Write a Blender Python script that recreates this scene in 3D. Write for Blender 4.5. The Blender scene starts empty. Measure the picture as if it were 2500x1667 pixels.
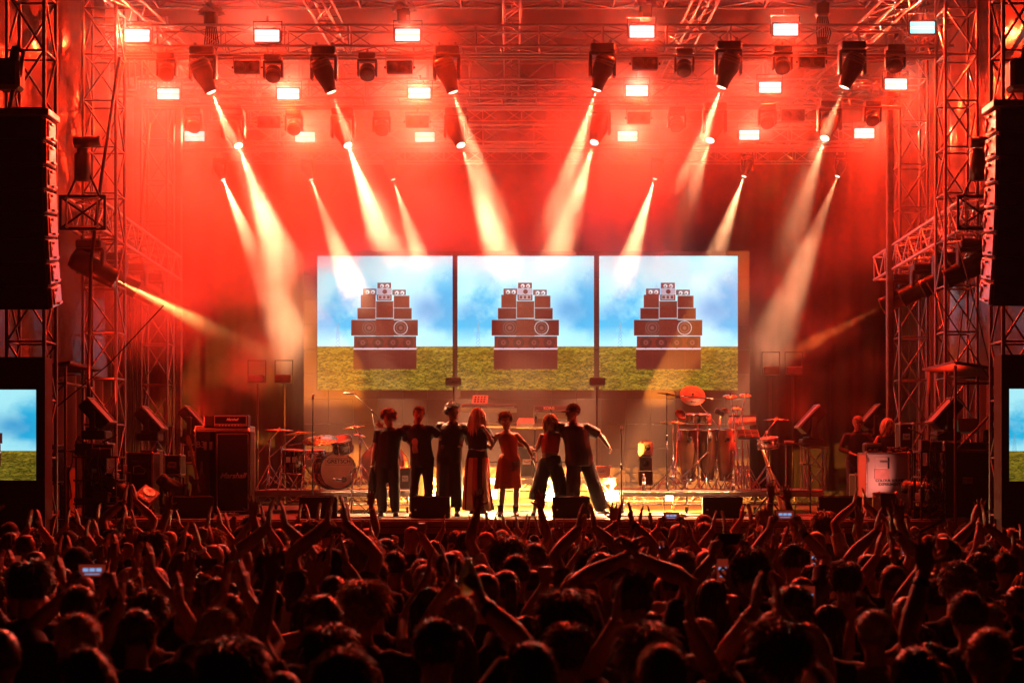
import bpy, math, random
import numpy as np
from mathutils import Vector, Matrix, Euler
PI = math.pi
rad = math.radians
S = bpy.context.scene
COL = S.collection

# ------------------------------------------------------------------ camera, night sky, exposure
F, CX, HY, CZ = 3575.0, 1250.0, 1131.0, 2.4      # focal length and principal point measured on the photograph
def at(px, py, d):
    """world point seen at photograph pixel (px, py) when it stands d metres from the camera"""
    return Vector(((px - CX) / F * d, d, CZ - (py - HY) / F * d))
def X(px, d): return (px - CX) / F * d
def Z(py, d): return CZ - (py - HY) / F * d

cam_d = bpy.data.cameras.new('camera')
cam = bpy.data.objects.new('camera', cam_d)
COL.objects.link(cam)
cam.location = (0, 0, CZ)
cam.rotation_euler = (PI / 2, 0, 0)
cam_d.sensor_width = 36.0
cam_d.lens = 36.0 * F / 2500.0
cam_d.shift_y = (HY - 833.5) / 2500.0
cam_d.clip_start = 0.1
cam_d.clip_end = 500
cam_d.dof.use_dof = True
cam_d.dof.focus_distance = 25.5
cam_d.dof.aperture_fstop = 3.0
S.camera = cam

W = bpy.data.worlds.new('World')
S.world = W
W.use_nodes = True
wn = W.node_tree
sky = wn.nodes.new('ShaderNodeTexSky')
sky.sky_type = 'NISHITA'
sky.sun_disc = False
sky.sun_elevation = rad(-9)
sky.sun_rotation = rad(200)
wn.nodes['Background'].inputs['Strength'].default_value = 0.05
wn.links.new(sky.outputs['Color'], wn.nodes['Background'].inputs['Color'])

S.view_settings.view_transform = 'Standard'
S.view_settings.look = 'None'
S.view_settings.gamma = 1.0
S.view_settings.use_curve_mapping = False
S.view_settings.exposure = 0.0
S.render.engine = 'CYCLES'
cy = S.cycles
cy.max_bounces = 4
cy.diffuse_bounces = 1
cy.glossy_bounces = 2
cy.transmission_bounces = 2
cy.volume_bounces = 0
cy.transparent_max_bounces = 6
cy.volume_step_rate = 1.0
cy.volume_max_steps = 256
cy.use_light_tree = True
cy.sample_clamp_indirect = 4.0
cy.sample_clamp_direct = 0.0
cy.use_denoising = True
cy.caustics_reflective = False
cy.caustics_refractive = False

# colours of the lamps (what the photograph's lamps give off)
RED = (1.0, 0.022, 0.004)
AMBER = (1.0, 0.42, 0.19)
WARM = (1.0, 0.58, 0.20)

# ------------------------------------------------------------------ helpers: things, parts, materials
def prop(o, label=None, cat=None, group=None, kind=None):
    if label: o['label'] = label
    if cat: o['category'] = cat
    if group: o['group'] = group
    if kind: o['kind'] = kind
    return o
def thing(name, label, cat, loc=(0, 0, 0), rz=0.0, group=None, rot=None):
    o = bpy.data.objects.new(name, None)
    COL.objects.link(o)
    o.empty_display_size = 0.1
    o.location = loc
    o.rotation_euler = rot if rot is not None else (0, 0, rz)
    return prop(o, label, cat, group)
KIDS = {}
def link(o, parent=None):
    COL.objects.link(o)
    if parent is not None:
        o.parent = parent
        KIDS.setdefault(parent.name, []).append(o)
    return o
def copy_tree(o, parent=None):
    c = o.copy()
    link(c, parent)
    for k in list(KIDS.get(o.name, [])):
        copy_tree(k, c)
    return c
def again(o, label, loc=None, rz=None, rot=None, group=None):
    c = copy_tree(o)
    c['label'] = label
    if loc is not None: c.location = loc
    if rz is not None: c.rotation_euler = (0, 0, rz)
    if rot is not None: c.rotation_euler = rot
    if group: c['group'] = group
    return c

MATS = {}
def mat(name, col, rough=0.5, metal=0.0, vary=0.25, scale=6.0, bump=0.0, bscale=40.0, coat=0.0, sheen=0.0, spec=0.5):
    """principled surface whose colour and gloss wander with a noise, plus fine relief"""
    if name in MATS: return MATS[name]
    m = bpy.data.materials.new(name)
    m.use_nodes = True
    t = m.node_tree
    b = t.nodes['Principled BSDF']
    b.inputs['Roughness'].default_value = rough
    b.inputs['Metallic'].default_value = metal
    b.inputs['Coat Weight'].default_value = coat
    b.inputs['Sheen Weight'].default_value = sheen
    b.inputs['Specular IOR Level'].default_value = spec
    tc = t.nodes.new('ShaderNodeTexCoord')
    n = t.nodes.new('ShaderNodeTexNoise')
    n.inputs['Scale'].default_value = scale
    n.inputs['Detail'].default_value = 5
    t.links.new(tc.outputs['Object'], n.inputs['Vector'])
    r = t.nodes.new('ShaderNodeValToRGB')
    c = np.array(col)
    r.color_ramp.elements[0].position = 0.3
    r.color_ramp.elements[1].position = 0.75
    r.color_ramp.elements[0].color = (*np.clip(c * (1 - vary), 0, 1), 1)
    r.color_ramp.elements[1].color = (*np.clip(c * (1 + vary), 0, 1), 1)
    t.links.new(n.outputs['Fac'], r.inputs['Fac'])
    t.links.new(r.outputs['Color'], b.inputs['Base Color'])
    mr = t.nodes.new('ShaderNodeMapRange')
    mr.inputs['To Min'].default_value = max(0.04, rough - 0.12)
    mr.inputs['To Max'].default_value = min(1.0, rough + 0.15)
    t.links.new(n.outputs['Fac'], mr.inputs['Value'])
    t.links.new(mr.outputs['Result'], b.inputs['Roughness'])
    if bump:
        n2 = t.nodes.new('ShaderNodeTexNoise')
        n2.inputs['Scale'].default_value = bscale
        n2.inputs['Detail'].default_value = 4
        t.links.new(tc.outputs['Object'], n2.inputs['Vector'])
        bp = t.nodes.new('ShaderNodeBump')
        bp.inputs['Strength'].default_value = bump
        bp.inputs['Distance'].default_value = 0.02
        t.links.new(n2.outputs['Fac'], bp.inputs['Height'])
        t.links.new(bp.outputs['Normal'], b.inputs['Normal'])
    MATS[name] = m
    return m
def glow(name, col, strength):
    if name in MATS: return MATS[name]
    m = bpy.data.materials.new(name)
    m.use_nodes = True
    b = m.node_tree.nodes['Principled BSDF']
    b.inputs['Base Color'].default_value = (0.02, 0.02, 0.02, 1)
    b.inputs['Emission Color'].default_value = (*col, 1)
    b.inputs['Emission Strength'].default_value = strength
    MATS[name] = m
    return m

ALU = mat('truss aluminium', (0.30, 0.30, 0.31), 0.38, 1.0, 0.18, 9, 0.05, 60)
ALU_LIT = mat('truss aluminium with painted light', (0.66, 0.66, 0.67), 0.4, 0.9, 0.15, 9, 0.05, 60)  # paler truss copy: light on the side trusses put into its colour
ALU2 = mat('scuffed steel tube', (0.20, 0.195, 0.19), 0.48, 0.8, 0.3, 7, 0.08, 50)
BLK = mat('black plastic', (0.022, 0.022, 0.024), 0.42, 0, 0.4, 8, 0.06, 120)
BLKM = mat('black powder coat', (0.018, 0.018, 0.02), 0.36, 0.3, 0.4, 12, 0.05, 160)
TOLEX = mat('black tolex', (0.014, 0.014, 0.015), 0.55, 0, 0.4, 20, 0.25, 260)
GRILLE = mat('black grille cloth', (0.008, 0.008, 0.009), 0.85, 0, 0.4, 60, 0.3, 400)
CHROME = mat('chrome', (0.86, 0.86, 0.87), 0.14, 1.0, 0.06, 14)
GLASS_D = mat('dark lens glass', (0.03, 0.03, 0.035), 0.08, 0, 0.2, 4)
WHITE = mat('white card', (0.78, 0.77, 0.74), 0.6, 0, 0.06, 10)
LABELW = mat('white print', (0.8, 0.79, 0.76), 0.6, 0, 0.03, 10)
LABELK = mat('black print', (0.012, 0.012, 0.012), 0.6, 0, 0.03, 10)

class MB:
    """collects shapes into one mesh"""
    def __init__(s): s.v = []; s.f = []; s.sm = []; s.mi = []; s.cur = 0
    def add(s, v, f, smooth=False):
        o = len(s.v)
        s.v.extend([tuple(p) for p in v])
        for q in f:
            s.f.append(tuple(i + o for i in q)); s.sm.append(smooth); s.mi.append(s.cur)
        return s
    def box(s, c, sz, R=None, taper=1.0, bev=0.0):
        hx, hy, hz = sz[0] / 2, sz[1] / 2, sz[2] / 2
        b = min(bev, hx * .9, hy * .9, hz * .9)
        if b <= 0:
            v = [(-hx, -hy, -hz), (hx, -hy, -hz), (hx, hy, -hz), (-hx, hy, -hz),
                 (-hx * taper, -hy * taper, hz), (hx * taper, -hy * taper, hz), (hx * taper, hy * taper, hz), (-hx * taper, hy * taper, hz)]
            f = [(0, 3, 2, 1), (4, 5, 6, 7), (0, 1, 5, 4), (1, 2, 6, 5), (2, 3, 7, 6), (3, 0, 4, 7)]
        else:
            v = []; f = []
            idx = {}
            for sx in (-1, 1):
                for sy in (-1, 1):
                    for sgz in (-1, 1):
                        for a in range(3):
                            p = [sx * (hx - b), sy * (hy - b), sgz * (hz - b)]
                            p[a] = (sx * hx, sy * hy, sgz * hz)[a]
                            idx[(sx, sy, sgz, a)] = len(v); v.append(tuple(p))
            def q(*k): f.append(tuple(idx[j] for j in k))
            for a in range(3):
                o1, o2 = [i for i in range(3) if i != a]
                for sg in (-1, 1):
                    def key(u, w):
                        k = [0, 0, 0]; k[a] = sg; k[o1] = u; k[o2] = w
                        return (*k, a)
                    ring = [key(-1, -1), key(1, -1), key(1, 1), key(-1, 1)]
                    if (sg > 0) == (a == 1): ring.reverse()
                    q(*ring)
                for s1 in (-1, 1):
                    for s2 in (-1, 1):
                        k1 = [0, 0, 0]; k1[a] = -1; k1[o1] = s1; k1[o2] = s2
                        k2 = list(k1); k2[a] = 1
                        ring = [(*k1, o1), (*k2, o1), (*k2, o2), (*k1, o2)]
                        q(*ring)
            for sx in (-1, 1):
                for sy in (-1, 1):
                    for sgz in (-1, 1):
                        q((sx, sy, sgz, 0), (sx, sy, sgz, 1), (sx, sy, sgz, 2))
            # make every face point outward
            for i, fc in enumerate(f):
                ps = [Vector(v[j]) for j in fc]
                nn = (ps[1] - ps[0]).cross(ps[2] - ps[0])
                if nn.dot(sum(ps, Vector()) / len(ps)) < 0: f[i] = tuple(reversed(fc))
        c = Vector(c)
        if R is not None:
            v = [c + (R @ Vector(p)) for p in v]
        else:
            v = [c + Vector(p) for p in v]
        return s.add(v, f)
    def tube(s, p0, p1, r0, r1=None, n=8, caps=True, smooth=True):
        return s.path([p0, p1], [r0, r0 if r1 is None else r1], n, caps, smooth)
    def path(s, pts, rs, n=8, caps=True, smooth=True, flat=None, up=None):
        """swept round (or, with flat=(a,b), elliptical) section along a polyline"""
        pts = [Vector(p) for p in pts]
        if not hasattr(rs, '__len__'): rs = [rs] * len(pts)
        m = len(pts)
        v = []; f = []
        T = []
        for i in range(m):
            a = pts[max(i - 1, 0)]; b = pts[min(i + 1, m - 1)]
            d = b - a
            T.append(d.normalized() if d.length > 1e-9 else Vector((0, 0, 1)))
        ref = Vector(up) if up is not None else (Vector((0, 0, 1)) if abs(T[0].z) < 0.9 else Vector((0, 1, 0)))
        u = (ref - T[0] * ref.dot(T[0])).normalized()
        for i in range(m):
            u = (u - T[i] * u.dot(T[i]))
            u = u.normalized() if u.length > 1e-6 else T[i].orthogonal().normalized()
            w = T[i].cross(u)
            ra, rb = (rs[i] if hasattr(rs[i], '__len__') else (rs[i], rs[i]))
            for k in range(n):
                a = 2 * PI * k / n
                v.append(pts[i] + u * (math.cos(a) * ra) + w * (math.sin(a) * rb))
        for i in range(m - 1):
            for k in range(n):
                k2 = (k + 1) % n
                f.append((i * n + k, i * n + k2, (i + 1) * n + k2, (i + 1) * n + k))
        s.add(v, f, smooth)
        if caps:
            o = len(s.v) - len(v)
            s.f.append(tuple(o + k for k in reversed(range(n)))); s.sm.append(False); s.mi.append(s.cur)
            s.f.append(tuple(o + (m - 1) * n + k for k in range(n))); s.sm.append(False); s.mi.append(s.cur)
        return s
    def lathe(s, prof, n=20, M=None, smooth=True, closed=False):
        """profile [(r, z)] turned about z; M places it"""
        v = []; f = []
        for r, z in prof:
            for k in range(n):
                a = 2 * PI * k / n
                v.append(Vector((r * math.cos(a), r * math.sin(a), z)))
        m = len(prof)
        for i in range(m - 1):
            for k in range(n):
                k2 = (k + 1) % n
                f.append((i * n + k, i * n + k2, (i + 1) * n + k2, (i + 1) * n + k))
        if not closed:
            f.append(tuple(reversed(range(n)))); f.append(tuple((m - 1) * n + k for k in range(n)))
        else:
            for k in range(n):
                k2 = (k + 1) % n
                f.append(((m - 1) * n + k, (m - 1) * n + k2, k2, k))
        if M is not None: v = [M @ p for p in v]
        return s.add(v, f, smooth)
    def ball(s, c, r, n=14, m=8, R=None):
        c = Vector(c)
        rr = r if hasattr(r, '__len__') else (r, r, r)
        v = []; f = []
        for i in range(m + 1):
            th = PI * i / m
            for k in range(n):
                a = 2 * PI * k / n
                p = Vector((rr[0] * math.sin(th) * math.cos(a), rr[1] * math.sin(th) * math.sin(a), rr[2] * math.cos(th)))
                v.append(c + (R @ p if R is not None else p))
        for i in range(m):
            for k in range(n):
                k2 = (k + 1) % n
                f.append((i * n + k, (i + 1) * n + k, (i + 1) * n + k2, i * n + k2))
        return s.add(v, f, True)
    def prism(s, poly, h0, h1, M=None):
        """polygon [(x, y)] extruded from z = h0 to h1"""
        n = len(poly)
        v = [Vector((x, y, h0)) for x, y in poly] + [Vector((x, y, h1)) for x, y in poly]
        f = [tuple(reversed(range(n))), tuple(range(n, 2 * n))] + [(k, (k + 1) % n, n + (k + 1) % n, n + k) for k in range(n)]
        if M is not None: v = [M @ p for p in v]
        return s.add(v, f)
    def grid(s, fn, nu, nv, smooth=True):
        v = [fn(i / nu, j / nv) for j in range(nv + 1) for i in range(nu + 1)]
        f = [(j * (nu + 1) + i, j * (nu + 1) + i + 1, (j + 1) * (nu + 1) + i + 1, (j + 1) * (nu + 1) + i) for j in range(nv) for i in range(nu)]
        return s.add(v, f, smooth)
    def mesh(s, name, *mats):
        me = bpy.data.meshes.new(name)
        me.from_pydata(s.v, [], s.f)
        me.polygons.foreach_set('use_smooth', s.sm)
        for m in mats: me.materials.append(m)
        if len(mats) > 1: me.polygons.foreach_set('material_index', s.mi)
        me.update()
        return me
    def build(s, name, mats, parent=None, loc=(0, 0, 0), rot=None):
        if not isinstance(mats, (list, tuple)): mats = [mats]
        o = bpy.data.objects.new(name, s.mesh(name, *mats))
        link(o, parent)
        o.location = loc
        if rot is not None: o.rotation_euler = rot
        return o
def inst(name, me, parent=None, loc=(0, 0, 0), rot=(0, 0, 0), sc=None):
    o = bpy.data.objects.new(name, me)
    link(o, parent)
    o.location = loc
    o.rotation_euler = rot
    if sc is not None: o.scale = sc
    return o
UNIT = {}
def bar(name, p0, p1, r, m, parent=None, n=8):
    """a straight tube of its own between two points (all bars share one mesh per material)"""
    key = (m.name, n)
    if key not in UNIT:
        UNIT[key] = MB().tube((0, 0, 0), (0, 0, 1), 1, 1, n).mesh('tube', m)
    o = bpy.data.objects.new(name, UNIT[key])
    link(o, parent)
    p0 = Vector(p0); d = Vector(p1) - p0
    o.rotation_mode = 'QUATERNION'
    o.rotation_quaternion = d.to_track_quat('Z', 'Y')
    o.location = p0
    o.scale = (r, r, d.length)
    return o
def aim(d, roll='Y'):
    return Vector(d).to_track_quat('Z', roll).to_matrix().to_4x4()
def T4(v): return Matrix.Translation(Vector(v))
def text_mesh(body, size, extrude=0.002, shear=0.0, bold=0.0, align='CENTER'):
    c = bpy.data.curves.new('lettering', 'FONT')
    c.body = body; c.size = size; c.extrude = extrude; c.shear = shear; c.offset = bold
    c.align_x = align; c.align_y = 'CENTER'
    c.resolution_u = 3
    o = bpy.data.objects.new('lettering', c)
    COL.objects.link(o)
    dg = bpy.context.evaluated_depsgraph_get()
    me = bpy.data.meshes.new_from_object(o.evaluated_get(dg))
    bpy.data.objects.remove(o)
    return me
def lettering(body, size, m, parent, loc, rz=0.0, name='lettering', shear=0.0, bold=0.0, tilt=PI / 2):
    me = text_mesh(body, size, 0.0015, shear, bold)
    me.materials.clear(); me.materials.append(m)
    return inst(name, me, parent, loc, (tilt, 0, rz))
def lamp(kind, energy, col, parent, loc, direction=None, size=None, blend=0.4, radius=0.01, falloff=None, name='lamp'):
    l = bpy.data.lights.new(name, kind)
    l.energy = energy
    l.color = col
    l.shadow_soft_size = radius
    if kind == 'SPOT':
        l.spot_size = size; l.spot_blend = blend
    o = bpy.data.objects.new(name, l)
    link(o, parent)
    o.location = loc
    if direction is not None:
        o.rotation_mode = 'QUATERNION'
        o.rotation_quaternion = Vector(direction).to_track_quat('-Z', 'Y')
    if falloff:
        l.use_nodes = True
        t = l.node_tree
        e = t.nodes['Emission']
        fo = t.nodes.new('ShaderNodeLightFalloff')
        fo.inputs['Strength'].default_value = 1.0
        t.links.new(fo.outputs[falloff], e.inputs['Strength'])
    return o
# ------------------------------------------------------------------ the setting: field, stage deck, wings, backdrop, smoke
SZ = 1.5                                   # height of the stage deck
DF = 23.5                                  # its front edge
def struct(mb, name, m, **k):
    o = mb.build(name, m, **k)
    o['kind'] = 'structure'
    return o

FIELD = mat('trampled field', (0.05, 0.042, 0.025), 0.9, 0, 0.5, 1.4, 0.6, 9)
g = MB(); g.grid(lambda u, v: Vector((-22 + 44 * u, -4.4 + 44.8 * v, 0)), 40, 40)
struct(g, 'ground', FIELD)

# smoke that hangs on the stage: one volume round everything, thin over the crowd, drifting in banks under the roof
hz = MB().box((0, 18, 7.6), (46, 46, 17.4)).build('haze', [])
hz['kind'] = 'stuff'
hm = bpy.data.materials.new('stage smoke')
hm.use_nodes = True
ht = hm.node_tree
ht.nodes.remove(ht.nodes['Principled BSDF'])
pv = ht.nodes.new('ShaderNodeVolumePrincipled')
pv.inputs['Color'].default_value = (0.96, 0.95, 0.94, 1)
pv.inputs['Anisotropy'].default_value = 0.2
ht.links.new(pv.outputs['Volume'], ht.nodes['Material Output'].inputs['Volume'])
htc = ht.nodes.new('ShaderNodeTexCoord')
hs = ht.nodes.new('ShaderNodeSeparateXYZ')
ht.links.new(htc.outputs['Object'], hs.inputs['Vector'])
# the box is centred on its own origin at the world origin, so object space is world space
def mrange(src, a, b, c, d, smooth=True):
    n = ht.nodes.new('ShaderNodeMapRange')
    n.interpolation_type = 'SMOOTHSTEP' if smooth else 'LINEAR'
    for k, v in zip(('From Min', 'From Max', 'To Min', 'To Max'), (a, b, c, d)): n.inputs[k].default_value = v
    ht.links.new(src, n.inputs['Value'])
    return n.outputs['Result']
def hmath(op, a, b):
    n = ht.nodes.new('ShaderNodeMath'); n.operation = op
    for i, q in enumerate((a, b)):
        if isinstance(q, (int, float)): n.inputs[i].default_value = q
        else: ht.links.new(q, n.inputs[i])
    return n.outputs[0]
def hnoise(scale, stretch=(1, 1, 1), detail=3, off=(0, 0, 0)):
    mp = ht.nodes.new('ShaderNodeMapping'); mp.inputs['Scale'].default_value = stretch; mp.inputs['Location'].default_value = off
    ht.links.new(htc.outputs['Object'], mp.inputs['Vector'])
    n = ht.nodes.new('ShaderNodeTexNoise'); n.inputs['Scale'].default_value = scale; n.inputs['Detail'].default_value = detail
    ht.links.new(mp.outputs['Vector'], n.inputs['Vector'])
    return n.outputs['Fac']
big = mrange(hnoise(0.28, (1, 0.8, 1.1), 5, (3.1, 0, 1.7)), 0.46, 0.60, 0.0, 1.0)
zrel = hmath('ADD', hs.outputs['Z'], hmath('ADD', mrange(hs.outputs['X'], -5.6, -3.6, 2.1, 0.0), mrange(hs.outputs['X'], 4.2, 5.6, 0.0, 1.8)))
top = mrange(hmath('ADD', zrel, hmath('MULTIPLY', big, 1.2)), 6.8, 8.0, 0.0, 1.0)
side = mrange(hs.outputs['X'], -7.5, 8.0, 1.9, 0.35, False)
deep = mrange(hs.outputs['Y'], 22.9, 26.2, 0.0, 1.0)
upper = hmath('MULTIPLY', top, hmath('ADD', hmath('MULTIPLY', big, 0.135), 0.016))
low = hmath('ADD', hmath('MULTIPLY', big, 0.007), 0.0012)
roofgap = mrange(hs.outputs['Z'], 9.7, 11.2, 1.0, 0.7)
den = hmath('MULTIPLY', hmath('MULTIPLY', hmath('MULTIPLY', hmath('ADD', upper, low), side), deep), roofgap)
den = hmath('ADD', den, 0.0003)
ht.links.new(den, pv.inputs['Density'])
hz.data.materials.append(hm)
hm.cycles.volume_step_rate = 0.42

# deck: plywood sheets laid on a sub-frame
PLY = mat('black stage plywood', (0.20, 0.185, 0.17), 0.34, 0, 0.25, 2.2, 0.1, 60)
STEELK = mat('dark sub frame', (0.03, 0.03, 0.03), 0.6)
deck = MB().box((0, DF + 6.2, SZ - 0.10), (19, 12.4, 0.12)).build('stage_floor', STEELK); deck['kind'] = 'structure'
sheet = MB().box((0, 0, 0), (1.212, 2.432, 0.036), bev=0.003).mesh('deck_sheet', PLY)
for i in range(15):
    for j in range(5):
        inst('deck_panel', sheet, deck, (-8.54 + i * 1.22, DF + 1.225 + j * 2.44, SZ - 0.018))
KRAFT = mat('bare plywood fascia', (0.42, 0.24, 0.12), 0.55, 0, 0.3, 3.0, 0.2, 30)
fas = MB().box((0, DF + 0.1, 0.66), (19, 0.06, 1.32)).build('stage_front', STEELK); fas['kind'] = 'structure'
pk = MB().box((0, 0, 0), (2.40, 0.035, 0.092), bev=0.006).mesh('plank', KRAFT)
for i in range(8):
    for j in range(2):
        inst('plank', pk, fas, (-8.5 + i * 2.425 + (0.0 if j else 0.04), DF - 0.02 + 0.004 * ((i * 3 + j) % 2), SZ - 0.07 - 0.105 * j))
# walls of the wings and the black cloth behind everything
DRAPE = mat('black serge drape', (0.009, 0.008, 0.008), 0.85, 0, 0.3, 3, 0.2, 40, sheen=0.3)
def drape(p0, p1, z0, z1, folds, name, depth=0.12):
    p0 = Vector(p0); p1 = Vector(p1); d = p1 - p0; nrm = Vector((-d.y, d.x, 0)).normalized()
    rnd = random.Random(folds)
    ph = [rnd.uniform(-.6, .6) for _ in range(folds + 2)]
    def fn(u, v):
        q = u * folds
        a = math.sin(2 * PI * q + ph[int(q)] * v) * depth * (0.45 + 0.55 * v)
        p = p0 + d * u + nrm * a
        return Vector((p.x, p.y, z1 + (z0 - z1) * v))
    return MB().grid(fn, folds * 8, 8).build(name, DRAPE)
bd = drape((9.4, 34.6, 0), (-9.4, 34.6, 0), SZ, 11.2, 30, 'back_drape')
prop(bd, 'black pleated cloth hung across the back of the stage behind the video wall', 'drape')
for sx, word in ((-1, 'left wing behind the guitar amplifier'), (1, 'right wing behind the two crew members')):
    d_ = drape((sx * 8.9, 26.3, 0), (sx * 8.9, 34.4, 0), SZ, 11.2, 12, 'side_drape')
    prop(d_, 'black side cloth along the ' + word, 'drape')
# roof skin
roofm = mat('roof skin', (0.05, 0.05, 0.05), 0.5, 0, 0.2, 2, 0.1, 20)
def roof_fn(u, v):
    x = -10.5 + 21 * u; y = 22.5 + 12.5 * v
    return Vector((x, y, 12.6 - 0.012 * x * x + 0.05 * math.sin(u * 40)))
rf = MB().grid(roof_fn, 40, 14).build('stage_roof', roofm); rf['kind'] = 'structure'
# ------------------------------------------------------------------ video wall and side screens (pictures drawn here, pixel by pixel)
def fbm(w, h, seed, base=3, octs=6, ax=1.0, gain=0.55):
    r = np.random.RandomState(seed)
    out = np.zeros((h, w)); amp = 1.0; tot = 0
    for o in range(octs):
        n = base * 2 ** o
        gy, gx = max(2, int(n * ax) + 1), n + 1
        gr = r.rand(gy, gx)
        yy = np.linspace(0, gy - 1.001, h); xx = np.linspace(0, gx - 1.001, w)
        y0 = yy.astype(int); x0 = xx.astype(int)
        fy = yy - y0; fx = xx - x0
        fy = fy * fy * (3 - 2 * fy); fx = fx * fx * (3 - 2 * fx)
        a = gr[y0][:, x0]; b = gr[y0][:, np.minimum(x0 + 1, gx - 1)]
        c = gr[np.minimum(y0 + 1, gy - 1)][:, x0]; d = gr[np.minimum(y0 + 1, gy - 1)][:, np.minimum(x0 + 1, gx - 1)]
        out += amp * ((a * (1 - fx) + b * fx) * (1 - fy)[:, None] + (c * (1 - fx) + d * fx) * fy[:, None])
        tot += amp; amp *= gain
    return out / tot
def stack_picture(w=480, h=476):
    """field, clouded sky, pylon and a heap of loudspeakers; rows run from the top"""
    img = np.zeros((h, w, 3))
    hor = int(h * 0.676)
    yy = np.linspace(0, 1, hor)[:, None]; xx = np.linspace(0, 1, w)[None, :]
    n = fbm(w, hor, 4, 3, 6, 0.7)
    n2 = fbm(w, hor, 9, 2, 5, 0.8)
    cl = np.clip((n - 0.36) * 4.2, 0, 1)
    blue = np.array((0.02, 0.48, 0.80)); white = np.array((0.42, 0.90, 1.0)); dark = np.array((0.02, 0.33, 0.68))
    base = white * 1.0
    k = np.clip((n2 - 0.45) * 3.2, 0, 1)
    skyc = white[None, None] * (1 - (1 - cl)[..., None]) + blue[None, None] * (1 - cl)[..., None]
    dd = np.exp(-(((xx - 0.86) / 0.2) ** 2 + ((yy - 0.60) / 0.22) ** 2)) * (0.35 + 0.9 * n)
    dl = np.exp(-(((xx - 0.03) / 0.16) ** 2 + ((yy - 0.60) / 0.12) ** 2)) * 0.5
    q = np.clip(dd + dl, 0, 1)[..., None]
    skyc = skyc * (1 - q) + dark * q
    lift = np.clip(1 - abs(yy - 0.05) / 0.35, 0, 1)[..., None] * 0.6 + (np.clip((yy - 0.78) / 0.2, 0, 1) * np.ones_like(xx))[..., None] * 0.8
    skyc = skyc * (1 - np.clip(lift, 0, .85)) + white * np.clip(lift, 0, .85)
    img[:hor] = skyc
    gh = h - hor
    gy = np.linspace(0, 1, gh)[:, None]
    g1 = fbm(w, gh, 21, 60, 3, 1.1, 0.8)
    g2 = fbm(w, gh, 22, 9, 4, 2.2)
    gm = np.clip((g1 - 0.5) * 3.4 + 0.5, 0, 1)
    gm2 = np.clip((g2 - 0.5) * 3 + 0.5, 0, 1)
    ga = np.array((0.030, 0.034, 0.002)); gb = np.array((0.27, 0.19, 0.016)); gc = np.array((0.24, 0.13, 0.01))
    gr = ga + (gb - ga) * gm[..., None]
    gr = gr * (0.65 + 0.6 * gm2[..., None]) + gc * (np.clip(0.5 - gy, 0, 1)[..., None]) * 0.5
    img[hor:] = gr
    def rect(x0, y0, x1, y1, c, nz=0.0, seed=1):
        a, b, c0, d0 = int(x0 * w), int(x1 * w), int(y0 * h), int(y1 * h)
        r = np.random.RandomState(seed)
        t = np.array(c)[None, None] * (1 + nz * (r.rand(d0 - c0, b - a, 1) - 0.5))
        img[c0:d0, a:b] = t
    def edge(x0, y0, x1, y1, c):
        t = 0.004
        rect(x0, y0, x1, y0 + t, c); rect(x0, y1 - t, x1, y1, c); rect(x0, y0, x0 + t, y1, c); rect(x1 - t, y0, x1, y1, c)
    Y_, X_ = np.mgrid[0:h, 0:w]
    def disc(cx, cy_, r0, c, r1=0.0):
        dd_ = np.hypot((X_ - cx * w), (Y_ - cy_ * h)) / w
        img[(dd_ < r0) & (dd_ >= r1)] = c
    dk = (0.075, 0.010, 0.008); dk2 = (0.11, 0.018, 0.012); gy_ = (0.16, 0.07, 0.06); lt = (0.42, 0.40, 0.42)  # red of the lit smoke put into the loudspeakers' dark tones
    rect(0.268, 0.70, 0.735, 0.845, dk, .5, 2)                    # bottom bins
    for k_ in range(3): rect(0.384 + k_ * 0.117, 0.70, 0.387 + k_ * 0.117, 0.845, dk2)
    rect(0.268, 0.688, 0.735, 0.699, (0.62, 0.50, 0.58))          # white band
    rect(0.272, 0.600, 0.732, 0.688, dk2, .7, 3)
    for k_ in range(4):
        disc(0.335 + k_ * 0.112, 0.645, 0.042, (0.05, 0.012, 0.01)); disc(0.335 + k_ * 0.112, 0.645, 0.018, (0.16, .05, .045)); disc(0.335 + k_ * 0.112, 0.645, 0.008, dk)
    rect(0.250, 0.478, 0.745, 0.596, dk, .5, 4); edge(0.250, 0.478, 0.745, 0.596, (0.09, 0.03, 0.025))
    rect(0.433, 0.470, 0.565, 0.597, dk2, 1.2, 5)
    for cx in (0.382, 0.615):
        rect(cx - 0.052, 0.482, cx + 0.052, 0.592, (0.07, 0.02, 0.016), .4, 6)
        disc(cx, 0.535, 0.050, gy_); disc(cx, 0.535, 0.046, (0.06, 0.015, 0.012)); disc(cx, 0.535, 0.036, (0.15, 0.06, 0.05), 0.028); disc(cx, 0.535, 0.014, gy_)
    disc(0.615, 0.535, 0.052, lt, 0.047)
    rect(0.297, 0.390, 0.433, 0.474, dk, .4, 7); edge(0.297, 0.390, 0.433, 0.474, gy_)
    rect(0.565, 0.390, 0.698, 0.474, dk, .4, 8); edge(0.565, 0.390, 0.698, 0.474, gy_)
    rect(0.435, 0.338, 0.563, 0.466, dk2, 1.4, 9); edge(0.435, 0.338, 0.563, 0.466, gy_); rect(0.44, 0.345, 0.558, 0.372, (0.09, 0.03, 0.02), .4, 10)
    rect(0.322, 0.292, 0.432, 0.388, dk2, 1.0, 11); rect(0.566, 0.298, 0.682, 0.388, dk2, 1.0, 12); edge(0.566, 0.298, 0.682, 0.388, gy_)
    rect(0.338, 0.244, 0.438, 0.291, dk); rect(0.350, 0.252, 0.430, 0.284, (0.17, 0.12, 0.13))
    rect(0.556, 0.254, 0.656, 0.294, dk); rect(0.566, 0.262, 0.648, 0.288, (0.17, 0.12, 0.13))
    rect(0.440, 0.288, 0.552, 0.332, dk2)
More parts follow.
